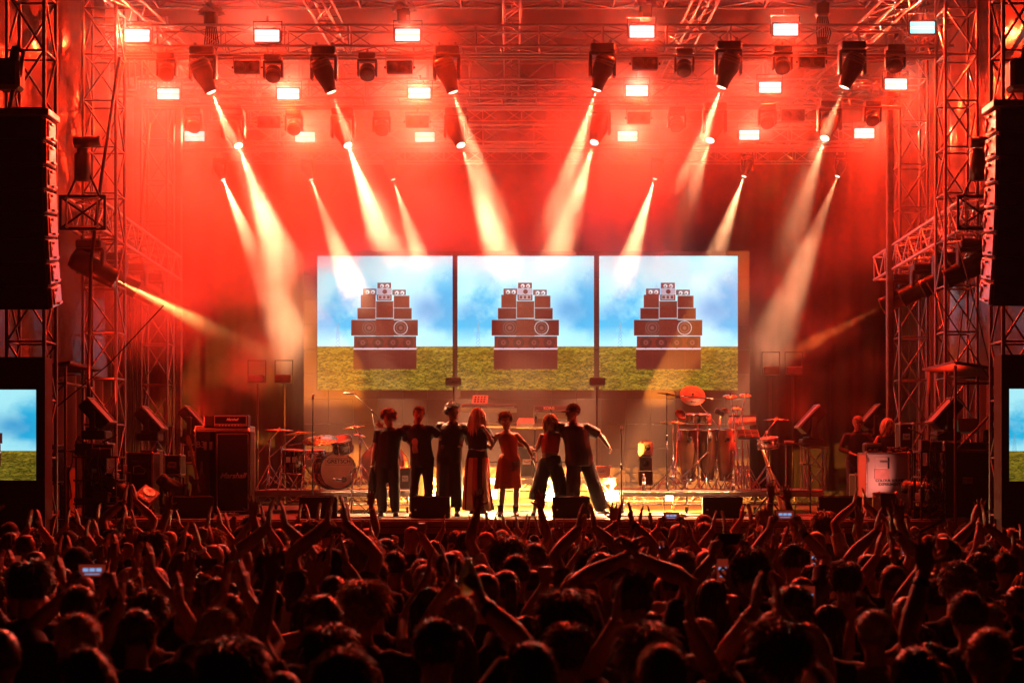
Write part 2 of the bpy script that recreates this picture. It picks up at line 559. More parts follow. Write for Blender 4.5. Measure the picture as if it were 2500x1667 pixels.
    for k_ in range(3): edge(0.452 + k_ * 0.030, 0.294, 0.480 + k_ * 0.030, 0.324, lt)
    rect(0.444, 0.244, 0.550, 0.287, (0.36, 0.34, 0.42)); disc(0.497, 0.265, 0.017, (0.05, .01, .01))
    rect(0.445, 0.200, 0.546, 0.243, dk)
    for cx, cy_ in ((0.370, 0.268), (0.411, 0.268), (0.587, 0.275), (0.628, 0.275), (0.477, 0.223), (0.517, 0.223)):
        disc(cx, cy_, 0.0155, lt); disc(cx, cy_, 0.012, (0.7, 0.85, 0.9)); disc(cx - .002, cy_ + .003, 0.007, dk2)
    pc = (0.16, 0.40, 0.55)                                       # pylon
    def line(x0, y0, x1, y1, c=pc):
        for t in np.linspace(0, 1, 160):
            X0 = int((x0 + (x1 - x0) * t) * w); Y0 = int((y0 + (y1 - y0) * t) * h)
            img[Y0, X0] = img[Y0, X0] * .35 + np.array(c) * .65
    line(0.135, 0.674, 0.148, 0.49); line(0.168, 0.674, 0.154, 0.49); line(0.151, 0.488, 0.151, 0.56)
    for y_, hw in ((0.505, .012), (0.53, .024), (0.572, .026)): line(0.151 - hw, y_, 0.151 + hw, y_)
    for k_ in range(6):
        a0 = 0.674 - k_ * 0.026
        line(0.136 + k_ * .002, a0, 0.166 - k_ * .002, a0 - .026); line(0.166 - k_ * .002, a0, 0.138 + k_ * .002, a0 - .026)
    return np.clip(img, 0, 1)
PICT = stack_picture()
def screen_image(name, arr):
    h, w = arr.shape[:2]
    im = bpy.data.images.new(name, w, h, float_buffer=True)
    im.colorspace_settings.name = 'Linear Rec.709'
    px = np.ones((h, w, 4), np.float32)
    px[..., :3] = arr[::-1]
    im.pixels.foreach_set(px.ravel())
    im.update()
    return im
def screen_mat(name, im, strength, pitch):
    m = bpy.data.materials.new(name)
    m.use_nodes = True
    t = m.node_tree
    b = t.nodes['Principled BSDF']
    b.inputs['Base Color'].default_value = (0.015, 0.015, 0.016, 1)
    b.inputs['Roughness'].default_value = 0.5
    ti = t.nodes.new('ShaderNodeTexImage'); ti.image = im; ti.interpolation = 'Linear'; ti.extension = 'EXTEND'
    uv = t.nodes.new('ShaderNodeUVMap')
    t.links.new(uv.outputs['UV'], ti.inputs['Vector'])
    t.links.new(ti.outputs['Color'], b.inputs['Emission Color'])
    b.inputs['Emission Strength'].default_value = strength
    return m
def screen_panel(name, w, h, m, parent, loc, u0=0.0, u1=1.0):
    mb = MB().add([(-w / 2, 0, -h / 2), (w / 2, 0, -h / 2), (w / 2, 0, h / 2), (-w / 2, 0, h / 2)], [(0, 1, 2, 3)])
    me = mb.mesh(name, m)
    uv = me.uv_layers.new(name='UVMap')
    for li, c in enumerate(((u0, 0), (u1, 0), (u1, 1), (u0, 1))): uv.data[li].uv = c
    return inst(name, me, parent, loc)
IMG = screen_image('loudspeaker_heap', PICT)
SCR = screen_mat('video wall picture', IMG, 1.25, 0)
SCR2 = screen_mat('side screen picture', IMG, 0.95, 0)
DW = 33.0
WALLM = mat('dark led tile', (0.06, 0.052, 0.048), 0.5, 0, 0.15, 30, 0.1, 200)
vw = thing('video_wall', 'wide dark LED wall showing three pictures of a loudspeaker heap in a field', 'video wall', (0, DW, SZ))
x0, x1 = X(741, DW), X(1831, DW); zt = Z(612, DW)
ntx, nty = 18, 10
tw, th = (x1 - x0) / ntx, (zt - SZ - 0.12) / nty
tile = MB().box((0, 0.05, 0), (tw - 0.004, 0.1, th - 0.004), bev=0.004).mesh('led_tile', WALLM)
for i in range(ntx):
    for j in range(nty):
        inst('tile', tile, vw, (x0 + tw * (i + .5), 0.02, 0.12 + th * (j + .5)))
for a, b in ((775, 1105), (1117, 1450), (1463, 1801)):
    screen_panel('screen', X(b, DW) - X(a, DW), Z(625, DW) - Z(952, DW), SCR, vw, ((X(a, DW) + X(b, DW)) / 2, -0.012, (Z(625, DW) + Z(952, DW)) / 2 - SZ))
ft = MB(); ft.box(((x0 + x1) / 2, 0.4, 0.06), (x1 - x0, 0.8, 0.118)); ft.build('base', STEELK, vw)

FRAMEK = mat('side screen frame', (0.006, 0.006, 0.006), 0.85, 0, 0.3, 6)
for (px0, px1, py0, py1, fx0, fx1, fy0, fy1, D_, u0, u1, wd) in (
        (-190, 90, 951, 1172, -214, 112, 872, 1268, 20.0, 0.16, 1.0, 'left'), (2462, 2742, 949, 1174, 2443, 2768, 866, 1268, 20.0, 0.10, 1.0, 'right')):
    s_ = thing('side_screen', 'big side screen in a black frame at the %s edge beside the stage' % wd, 'screen', (X((fx0 + fx1) / 2, D_), D_, 0), 0, 'side screens')
    cx = X((fx0 + fx1) / 2, D_)
    l, r, t_, b_ = X(fx0, D_) - cx, X(fx1, D_) - cx, Z(fy0, D_), Z(fy1, D_)
    il, ir, it, ib = X(px0, D_) - cx, X(px1, D_) - cx, Z(py0, D_), Z(py1, D_)
    MB().box(((l + r) / 2, 0.16, (t_ + b_) / 2), (r - l, 0.24, t_ - b_)).build('cabinet', FRAMEK, s_)
    f_ = MB()
    f_.box(((l + r) / 2, 0, (t_ + it) / 2), (r - l, 0.07, t_ - it)); f_.box(((l + r) / 2, 0, (b_ + ib) / 2), (r - l, 0.07, ib - b_))
    f_.box(((l + il) / 2, 0, (it + ib) / 2), (il - l, 0.07, it - ib)); f_.box(((r + ir) / 2, 0, (it + ib) / 2), (r - ir, 0.07, it - ib))
    f_.build('frame', FRAMEK, s_)
    screen_panel('screen', ir - il, it - ib, SCR2, s_, ((il + ir) / 2, 0.02, (it + ib) / 2), u0, u1)
    for q in (l + 0.1, r - 0.1): MB().box((q, 0.16, b_ / 2), (0.14, 0.2, b_)).build('support', FRAMEK, s_)
    MB().box(((l + r) / 2, -0.02, b_ / 2 + 0.02), (r - l, 0.02, b_ - 0.04)).build('skirt', DRAPE, s_)
# ------------------------------------------------------------------ trusses and towers, every tube a part
def truss(name, label, cat, group, p0, p1, w, h, bay, m=ALU, rc=0.024, rb=0.012, faces='FBTU', n=6, roll=None):
    """box truss from p0 (its base) to p1; w and h are its section"""
    p0 = Vector(p0); p1 = Vector(p1); d = p1 - p0; L = d.length; t = d.normalized()
    up = Vector((0, 0, 1)) if abs(t.z) < 0.9 else Vector((0, 1, 0))
    u = t.cross(up).normalized(); v = u.cross(t).normalized()
    th_ = thing(name, label, cat, p0, 0, group)
    c = [u * (sx * w / 2) + v * (sv * h / 2) for sx, sv in ((-1, -1), (1, -1), (1, 1), (-1, 1))]
    for q in c: bar('chord', q, q + d, rc, m, th_, 8)
    k = max(1, round(L / bay)); st = L / k
    pairs = []
    if 'F' in faces: pairs.append((0, 1))
    if 'B' in faces: pairs.append((2, 3))
    if 'T' in faces: pairs.append((3, 0))
    if 'U' in faces: pairs.append((1, 2))
    for (a, b) in pairs:
        for i in range(k):
            q0, q1 = (a, b) if i % 2 == 0 else (b, a)
            bar('brace', c[q0] + t * (st * i), c[q1] + t * (st * (i + 1)), rb, m, th_, 5)
        for i in range(0, k + 1, 2 if bay < 0.7 else 1):
            bar('rung', c[a] + t * (st * i), c[b] + t * (st * i), rb, m, th_, 5)
    return th_
# three lighting trusses across the stage, the front one nearest the crowd
LT = []
for d, zc, wd in ((25.4, Z(96, 25.4), 'front lighting truss nearest the crowd, carrying the top row of strobe lights'),
                  (28.4, Z(238, 28.4) + .12, 'middle lighting truss behind the front one, carrying the second row of strobes'),
                  (31.4, Z(342, 31.4) + .1, 'rear lighting truss in the haze, carrying the third row of strobes')):
    LT.append(truss('lighting_truss', wd, 'truss', 'lighting trusses across the stage', (-7.2, d, zc), (7.6, d, zc), 0.42, 0.36, 0.55, faces='FBTU'))
    lad = LT[-1]
    zz = -0.36
    for yy in (-0.26, -0.08): bar('pipe', (0.1, yy, zz), (14.7, yy, zz), 0.022, ALU, lad, 8)
    for i in range(22): bar('drop_arm', (0.3 + i * 0.67, -0.2, -0.18), (0.3 + i * 0.67 + 0.05, -0.17, zz), 0.016, ALU, lad, 5)
# lattice towers
TW = []
def tower(px0, px1, d, z0, z1, label, bay=1.0, dep=None, m=ALU, rc=0.028, rb=0.017):
    x0, x1 = X(px0, d), X(px1, d)
    w = x1 - x0
    return truss('lattice_tower', label, 'tower', 'lattice towers holding up the stage', ((x0 + x1) / 2, d + w / 2, z0), ((x0 + x1) / 2, d + w / 2, z1), w, dep or w, bay, m, rc, rb)
tower(203, 283, 24.6, SZ, 11.6, 'lattice tower left of the stage opening with the tilted floor light before it', .75)
tower(2308, 2386, 24.6, SZ, 11.6, 'lattice tower right of the stage opening behind the laptop desk', .75)
tower(345, 408, 30.2, SZ, 11.6, 'dim lattice tower deep on the left behind the slanting side truss', .85)
tower(2197, 2264, 28.6, SZ, 11.6, 'dim lattice tower deep on the right beside the tall plain post', .85)
tower(17, 108, 20.8, 0, 12.4, 'near lattice tower at the left edge behind the hanging loudspeakers', .8, None, ALU2, 0.03, 0.018)
tower(2449, 2540, 20.8, 0, 12.4, 'near lattice tower at the right edge behind the hanging loudspeakers', .8, None, ALU2, 0.03, 0.018)
for px, d, wd in ((437, 30.6, 'left'), (2172, 28.4, 'right')):
    p_ = thing('upright_post', 'tall plain metal post on the %s of the stage, beside a dim lattice tower' % wd, 'post', (X(px, d), d, SZ), 0, 'plain posts')
    b_ = MB().box((0, 0, 4.6), (0.125, 0.125, 9.2), bev=0.02); b_.build('post', ALU2, p_)
    MB().box((0, 0, 0.012), (0.3, 0.3, 0.024), bev=0.006).build('base_plate', ALU2, p_)
# slanting-in-perspective side trusses that run back along each wing
ST = []
for sx, pxn, pxf, wd in ((-1, 196, 415, 'left'), (1, 2362, 2190, 'right')):
    dn, df = 23.8, 29.8
    xn = X(pxn, dn); xf = X(pxf, df)
    pn = Vector(((xn + xf) / 2, dn, 6.48)); pf = Vector(((xn + xf) / 2, df, 6.36))
    ST.append(truss('side_truss', 'box truss running back along the %s wing with tube lamps slung under it' % wd, 'truss', 'side trusses over the wings', pn, pf, 0.5, 0.46, 0.42, ALU_LIT, 0.03, 0.014))
# roof steel
RB = []
for d, z, wd in ((23.6, 10.75, 'first roof beam over the front edge of the stage'), (27.0, 11.25, 'second roof beam behind the first, over the performers'), (32.6, 11.0, 'third roof beam, deep in the haze above the video wall')):
    RB.append(truss('roof_beam', wd, 'truss', 'roof beams', (-9.4, d, z), (9.4, d, z), 0.5, 0.75, 0.95, ALU2, 0.034, 0.02))
for i, x in enumerate((-6.6, -3.3, 0.0, 3.3, 6.6)):
    o = truss('rafter', ('rafter running back under the roof at the far left', 'rafter running back under the roof left of the middle', 'rafter running back under the roof over the middle of the stage', 'rafter running back under the roof right of the middle', 'rafter running back under the roof at the far right')[i],
          'truss', 'rafters under the roof', (x, 23.9, 10.2), (x, 34.2, 10.9), 0.3, 0.3, 0.9, ALU2, 0.024, 0.013, 'FB')
for z, k in ((Z(282, 34.0), 'upper'), (Z(380, 34.0), 'lower')):
    truss('rear_truss', '%s of the two zigzag trusses hung before the back cloth' % k, 'truss', 'zigzag rear trusses', (-7.0, 34.0, z), (7.0, 34.0, z), 0.3, 0.32, 0.45, ALU, 0.02, 0.01, 'UT')

# ------------------------------------------------------------------ lamps
STROBE = glow('strobe tubes', (0.15, 0.97, 1.0), 1.3)
STROBE_MID = glow('strobe centre line', (1.0, 0.72, 0.30), 1.6)
def make_strobe(tilt, spread):
    t = thing('strobe_light', 'x', 'stage light', (0, 0, 0), 0, 'white strobe lights on the trusses')
    MB().box((0, 0.07, 0), (0.46, 0.12, 0.25), bev=0.012).build('housing', BLK, t)
    fr = MB()
    for s in (-1, 1): fr.box((0, 0, s * 0.118), (0.46, 0.03, 0.018)); fr.box((s * 0.223, 0, 0), (0.018, 0.03, 0.218))
    fr.build('bezel', BLK, t)
    for s in (-1, 1): MB().box((0, -0.002, s * 0.056), (0.418, 0.02, 0.088), bev=0.008).build('led_bar', STROBE, t)
    MB().box((0, 0.0, 0), (0.418, 0.018, 0.016)).build('tube', STROBE_MID, t)
    y_ = MB()
    for s in (-1, 1): y_.box((s * 0.245, 0.07, 0.1), (0.012, 0.05, 0.32))
    y_.box((0, 0.07, 0.262), (0.502, 0.05, 0.012)); y_.build('yoke', BLKM, t)
    MB().tube((0, 0.07, 0.26), (0, 0.07, 0.36), 0.025).build('clamp', ALU, t)
    lamp('SPOT', STROBE_W * (1.15 if spread < 150 else 1.0), RED, t, (0, -0.03, 0), (0, -1, tilt), rad(spread), 0.6, 0.004)
    lamp('SPOT', STROBE_W * 0.17, (1.0, 0.76, 0.46), t, (0, -0.035, 0.03), (0, -1, -0.04), rad(80), 0.9, 0.004)
    return t
STROBE_W = 1500
SR = [(25.1, [(335, 88), (652, 88), (995, 86), (1567, 78), (1918, 73), (2252, 68)], 'top'),
      (28.1, [(411, 230), (704, 230), (1024, 228), (1555, 222), (1880, 214), (2187, 206)], 'middle'),
      (31.1, [(475, 333), (745, 335), (1037, 335), (1532, 333), (1829, 330), (2110, 326)], 'lowest')]
ORD = ('first', 'second', 'third', 'fourth', 'fifth', 'sixth', 'seventh')
k = 0
for d, ps, row in SR:
    strobe0 = None                     # the front row is turned a little more to the crowd than the two rows behind it
    for i, (px, py) in enumerate(ps):
        lb = 'bright white strobe panel, %s from the left in the %s row of strobes' % (ORD[i], row)
        p = at(px, py, d)
        if strobe0 is None:
            strobe0 = make_strobe(*((-.25, 140) if row == 'top' else (-.80, 166)))
            strobe0.location = p; strobe0['label'] = lb
        else: again(strobe0, lb, p)
        k += 1

LENS = glow('lit beam lens', (1.0, 0.88, 0.60), 5.0)
def make_spot(big=True, watts=900, ang=11.0):
    """moving head: base, yoke, head tilted along its beam. The beam leaves along local -Z of the head, tilted in the label's direction by the caller"""
    s = 1.0 if big else 0.62
    t = thing('moving_head', 'x', 'stage light')
    MB().box((0, 0, 0.0), (0.42 * s, 0.34 * s, 0.13 * s), bev=0.02).build('base', BLK, t)
    for q in (-1, 1): MB().tube((q * 0.14 * s, 0, 0.06 * s), (q * 0.14 * s, 0, 0.16 * s), 0.026 * s).build('clamp', ALU, t)
    y = MB()
    for q in (-1, 1):
        y.box((q * 0.205 * s, 0, -0.27 * s), (0.055 * s, 0.17 * s, 0.42 * s), bev=0.02)
    y.box((0, 0, -0.09 * s), (0.45 * s, 0.2 * s, 0.06 * s), bev=0.015)
    y.build('yoke', BLK, t)
    return t, s
def spot_head(t, s, direction, watts, ang, pivot=(0, 0, -0.36), lit=True, col=AMBER, lensm=None):
    M = T4(Vector(pivot) * s) @ aim(direction)        # head's +Z runs along the beam
    h = MB()
    h.lathe([(0.06 * s, -0.26 * s), (0.15 * s, -0.25 * s), (0.175 * s, -0.19 * s), (0.175 * s, 0.02 * s), (0.15 * s, 0.10 * s), (0.115 * s, 0.24 * s), (0.11 * s, 0.33 * s), (0.085 * s, 0.33 * s)], 14, M)
    hd = h.build('head', BLKM, t)
    rb = MB()
    for z in (-0.22, -0.17, -0.12): rb.lathe([(0.176 * s, z * s), (0.186 * s, z * s + .004), (0.186 * s, z * s + 0.016 * s), (0.176 * s, z * s + 0.02 * s)], 14, M, True, True)
    rb.build('cooling_fin', BLKM, hd)
    lz = MB().lathe([(0.084 * s, 0.322 * s), (0.078 * s, 0.338 * s), (0.045 * s, 0.348 * s), (0.004, 0.351 * s)], 14, M)
    lz.build('lens', (lensm or LENS) if lit else GLASS_D, t)
    if lit:
        p = M @ Vector((0, 0, 0.37 * s))
        lamp('SPOT', watts, col, t, p, direction, rad(ang), 0.9, 0.003)
BEAM_W = 21000.0
rows = [(25.0, [(517, 228, 1), (810, 228, 1), (1107, 228, 1), (1455, 222, -1), (1760, 216, -1), (2060, 216, -1)], 'front', 1),
        (28.0, [(583, 358, 1), (850, 357, 1), (1126, 357, 1), (1450, 350, -1), (1733, 345, -1), (2013, 340, -1)], 'middle', 1),
        (32.2, [(545, 440, 1), (760, 440, 1), (960, 440, 1), (1598, 438, -1), (1816, 432, -1), (2044, 432, -1)], 'rear', 0)]
for d, ps, row, big in rows:
    for i, (px, py, sg) in enumerate(ps):
        s = 1.0 if big else 0.62
        slope = (0.42, 0.38, 0.34)[min(i, 5 - i)] * (1.0 if sg > 0 else 0.92)
        dr = Vector((sg * slope, (0.20, -0.42, 0.05)[('front', 'middle', 'rear').index(row)], -1)).normalized()
        lens = at(px, py, d)
        t, s = make_spot(big)
        t['label'] = 'black moving head with a lit lens, %s from left in the %s beam row' % (ORD[i], row)
        t['group'] = 'moving heads throwing amber beams'
        t.location = lens - (Vector((0, 0, -0.36)) * s + dr * 0.35 * s)
        spot_head(t, s, dr, BEAM_W * {'front': 1.0, 'middle': 1.15, 'rear': 1.5}[row], 18.0)
# ------------------------------------------------------------------ people: one continuous body each, clothes and hair as parts
SKIN = mat('skin', (0.36, 0.21, 0.15), 0.48, 0, 0.12, 9, 0.05, 120, spec=0.4)
SKIN2 = mat('skin deeper', (0.26, 0.14, 0.09), 0.46, 0, 0.12, 9, 0.05, 120, spec=0.4)
HAIRS = [mat('hair dark', (0.018, 0.011, 0.008), 0.38, 0, 0.4, 30, sheen=0.25), mat('hair brown', (0.06, 0.032, 0.018), 0.40, 0, 0.4, 30, sheen=0.25),
         mat('hair fair', (0.34, 0.22, 0.10), 0.42, 0, 0.3, 30, sheen=0.25), mat('hair grey', (0.30, 0.28, 0.26), 0.45, 0, 0.3, 30, sheen=0.25)]
HAIR_PALE = mat('hair platinum', (0.72, 0.62, 0.48), 0.42, 0, 0.2, 30)
CLOTH = [mat('cloth ' + n, c, 0.85, 0, 0.2, 5, 0.25, 90) for n, c in
         (('black', (0.015, 0.015, 0.016)), ('navy', (0.02, 0.03, 0.06)), ('grey', (0.14, 0.14, 0.14)), ('white', (0.55, 0.54, 0.52)), ('rust', (0.25, 0.07, 0.03)), ('olive', (0.07, 0.075, 0.04)))]
DENIM = mat('denim', (0.035, 0.05, 0.09), 0.8, 0, 0.3, 8, 0.3, 150)
SHOE = mat('shoe leather', (0.02, 0.018, 0.016), 0.45, 0, 0.3, 10)
SOLE = mat('pale rubber', (0.5, 0.48, 0.45), 0.7)
EYEW = mat('eye', (0.65, 0.62, 0.6), 0.2, 0, 0.02)

def voxel(mb, name, size, smooth=3, m=None):
    """fuse the collected shapes into one skin"""
    me = mb.mesh(name)
    o = bpy.data.objects.new(name, me)
    COL.objects.link(o)
    r = o.modifiers.new('r', 'REMESH'); r.mode = 'VOXEL'; r.voxel_size = size; r.use_smooth_shade = True
    if smooth:
        s_ = o.modifiers.new('s', 'SMOOTH'); s_.iterations = smooth; s_.factor = 0.5
    dg = bpy.context.evaluated_depsgraph_get()
    out = bpy.data.meshes.new_from_object(o.evaluated_get(dg))
    bpy.data.objects.remove(o)
    out.name = name
    out.materials.clear()
    if m: out.materials.append(m)
    return out
def mesh_np(me):
    v = np.empty(len(me.vertices) * 3); me.vertices.foreach_get('co', v)
    return v.reshape(-1, 3)
def set_np(me, v):
    me.vertices.foreach_set('co', np.asarray(v, float).ravel()); me.update()
def join_meshes(name, parts, m):
    """several meshes (with matrices) as one mesh"""
    mb_v = []; mb_f = []
    off = 0
    for me, M in parts:
        v = mesh_np(me)
        A = np.array(M)
        v = v @ A[:3, :3].T + A[:3, 3]
        flip = np.linalg.det(A[:3, :3]) < 0
        mb_v.append(v)
        for p in me.polygons:
            q = [i + off for i in p.vertices]
            mb_f.append(tuple(reversed(q)) if flip else tuple(q))
        off += len(v)
    out = bpy.data.meshes.new(name)
    out.from_pydata(np.concatenate(mb_v).tolist(), [], mb_f)
    out.polygons.foreach_set('use_smooth', [True] * len(out.polygons))
    if m: out.materials.append(m)
    out.update()
    return out
def loft(mb, secs, n=20, M=None, ripple=None):
    """closed stack of ellipses (z, rx, ry, yoff[, xoff]) ; ripple(angle, t) scales the radius"""
    v = []; f = []
    m = len(secs)
    for i, s_ in enumerate(secs):
        z, rx, ry, yo = s_[:4]; xo = s_[4] if len(s_) > 4 else 0
        for k in range(n):
            a = 2 * PI * k / n
            q = ripple(a, i / (m - 1)) if ripple else 1
            v.append(Vector((xo + rx * q * math.cos(a), yo + ry * q * math.sin(a), z)))
    for i in range(m - 1):
        for k in range(n):
            k2 = (k + 1) % n
            f.append((i * n + k, i * n + k2, (i + 1) * n + k2, (i + 1) * n + k))
    f.append(tuple(reversed(range(n)))); f.append(tuple((m - 1) * n + k for k in range(n)))
    if M is not None: v = [M @ p for p in v]
    return mb.add(v, f, True)
HANDS = {}
def hand_mesh(kind):
    """right hand: fingers along +Z, palm faces +Y, thumb on the -X side"""
    if kind in HANDS: return HANDS[kind]
    mb = MB()
    mb.path([(0, 0, -0.03), (0, 0, 0.0), (0, 0.002, 0.045), (0, 0.002, 0.088)], [(0.027, 0.020), (0.027, 0.019), (0.041, 0.016), (0.040, 0.013)], 12, up=(1, 0, 0))
    bend = {'flat': 0.12, 'spread': 0.10, 'curl': 0.75, 'grip': 1.25, 'fist': 1.5}[kind]
    fan = {'flat': 0.05, 'spread': 0.24, 'curl': 0.06, 'grip': 0.02, 'fist': 0.0}[kind]
    for i, (x, L, r) in enumerate(((-0.030, 0.072, 0.0092), (-0.010, 0.082, 0.0095), (0.011, 0.076, 0.0092), (0.030, 0.060, 0.0082))):
        p = Vector((x * 0.9, 0.002, 0.078)); a = 0.0; side = (i - 1.4) * fan
        pts = [Vector((x * .8, 0.002, 0.05)), p]
        for j, fr in enumerate((0.45, 0.32, 0.23)):
            a += bend * (0.75 if j == 0 else 1.0) * (1 + 0.08 * i)
            p = p + Vector((math.sin(side) * math.cos(a), math.sin(a), math.cos(a) * math.cos(side))) * (L * fr)
            pts.append(p)
        mb.path(pts, [r * 1.05, r * 1.08, r, r * .93, r * .72], 7)
    th = {'flat': (-0.062, 0.006, 0.072), 'spread': (-0.082, 0.008, 0.058), 'curl': (-0.05, 0.032, 0.078), 'grip': (-0.03, 0.045, 0.07), 'fist': (-0.012, 0.05, 0.066)}[kind]
    tm = Vector((-0.040, 0.010, 0.035)).lerp(Vector(th), 0.42) + Vector((-0.006, 0.004, 0))
    mb.path([(-0.018, 0.004, 0.012), (-0.038, 0.008, 0.036), tm, th], [0.0135, 0.0125, 0.0105, 0.008], 7)
    HANDS[kind] = voxel(mb, 'hand', 0.0058, 1)
    return HANDS[kind]
def ik(sh, wr, a, b, pole):
    d = wr - sh; L = min(d.length, a + b - 0.004); L = max(L, 0.12); t = d.normalized()
    ca = max(-1, min(1, (a * a + L * L - b * b) / (2 * a * L)))
    pv_ = Vector(pole); pv_ = (pv_ - t * pv_.dot(t))
    pv_ = pv_.normalized() if pv_.length > 1e-5 else t.orthogonal()
    return sh + t * (a * ca) + pv_ * (a * math.sqrt(1 - ca * ca)), sh + t * L
HEAD = [(-0.118, 0.018, 0.018, 0.060), (-0.108, 0.038, 0.036, 0.052), (-0.080, 0.055, 0.060, 0.030), (-0.045, 0.064, 0.078, 0.012), (-0.005, 0.070, 0.090, 0.000), (0.035, 0.075, 0.096, -0.006),
        (0.070, 0.071, 0.091, -0.010), (0.095, 0.055, 0.070, -0.010), (0.110, 0.030, 0.040, -0.010), (0.116, 0.006, 0.008, -0.010)]
def skeleton(p):
    fem = p.get('fem', False)
    k = {}
    lean = p.get('lean', 0.0); side = p.get('side', 0.0)
    sw = 0.162 if fem else 0.194
    k['sw'] = sw
    k['pel'] = Vector((p.get('hip', 0.0), 0, 0.95))
    k['chest'] = Vector((side * 0.7, lean * 0.7, 1.28))
    k['neck'] = Vector((side, lean, 1.475))
    hp, hy, hr = p.get('head', (0, 0, 0))          # pitch (down positive), yaw (to the person's left positive), roll
    k['headM'] = T4(k['neck'] + Vector((0, 0.018, 0.03))) @ Euler((-hp, hr, hy), 'ZYX').to_matrix().to_4x4() @ T4((0, 0.01, 0.135)) @ Matrix.Diagonal((p.get('hs', 1.11),) * 3 + (1,))
    for s_, nm in ((1, 'R'), (-1, 'L')):
        a = p.get(nm) or dict(t=(0.24, 0.06, 0.83), pole=(0.2, -1, 0), hand='curl', palm=(-1, 0.2, 0))
        t = Vector(a['t'])
        up = max(0, min(1, (t.z - 1.35) / 0.5))
        sh = Vector((s_ * (sw - 0.018 * up) + side * 0.9, lean * 0.9 - 0.005, 1.405 + 0.055 * up))
        wr = Vector((s_ * t.x, t.y, t.z))
        po = Vector(a.get('pole', (1, -0.3, -0.3))); po = Vector((s_ * po.x, po.y, po.z))
        el, wr = ik(sh, wr, 0.295, 0.262, po)
        pa = Vector(a.get('palm', (-1, 0, 0))); pa = Vector((s_ * pa.x, pa.y, pa.z))
        fd = Vector(a['dir']) if a.get('dir') else None
        if fd is not None: fd = Vector((s_ * fd.x, fd.y, fd.z)).normalized()
        k[nm] = (sh, el, wr, pa, a.get('hand', 'curl'), fd, s_)
    for s_, nm in ((1, 'legR'), (-1, 'legL')):
        f = Vector(p.get(nm, (0.11, 0.0, 0.0)))
        hipj = k['pel'] + Vector((s_ * 0.088, 0, -0.03))
        an = Vector((s_ * f.x, f.y - 0.03, 0.085 + f.z))
        kn, an = ik(hipj, an, 0.43, 0.415, (s_ * 0.12, 1, 0))
        k[nm] = (hipj, kn, an, p.get('toe', {}).get(nm, 0.12) * s_)
    k['fem'] = fem
    return k
def torso_secs(k, g=0.0, z0=0.86, z1=1.5, flare=0.0):
    fem = k['fem']
    base = [(0.80, .150, .105), (0.88, .168, .120), (0.95, .168, .122), (1.03, .148 if fem else .166, .112), (1.10, .134 if fem else .162, .108), (1.20, .144 if fem else .170, .115),
            (1.29, .157 if fem else .184, .122), (1.36, .160 if fem else .190, .114), (1.42, .130 if fem else .158, .095), (1.455, .085, .070), (1.485, .060, .058), (1.50, .055, .055)]
    if fem: base[1] = (0.88, .175, .118); base[2] = (0.95, .168, .118)
    out = []
    for z, rx, ry in base:
        if z < z0 - 1e-6 or z > z1 + 1e-6: continue
        t = max(0, min(1, (z - 0.95) / 0.525))
        c = k['pel'].lerp(k['neck'], t)
        fl = flare * max(0, (1.2 - z) / 0.35)
        out.append((z, rx + g + fl, ry + g + fl, c.y, c.x))
    return out
def hand_matrix(a):
    sh, el, wr, pa, kind, fd, s_ = a
    z = fd if fd is not None else (wr - el).normalized()
    y = pa - z * pa.dot(z)
    y = y.normalized() if y.length > 1e-4 else z.orthogonal().normalized()
    x = y.cross(z)
    M = Matrix(((x.x, y.x, z.x, wr.x), (x.y, y.y, z.y, wr.y), (x.z, y.z, z.z, wr.z), (0, 0, 0, 1)))
    # the modelled hand has its thumb on -X with the palm on +Y: that is a right hand; mirror for the left one
    return M @ Matrix.Diagonal((1 if s_ > 0 else -1, 1, 1, 1)) @ T4((0, 0, 0.012))
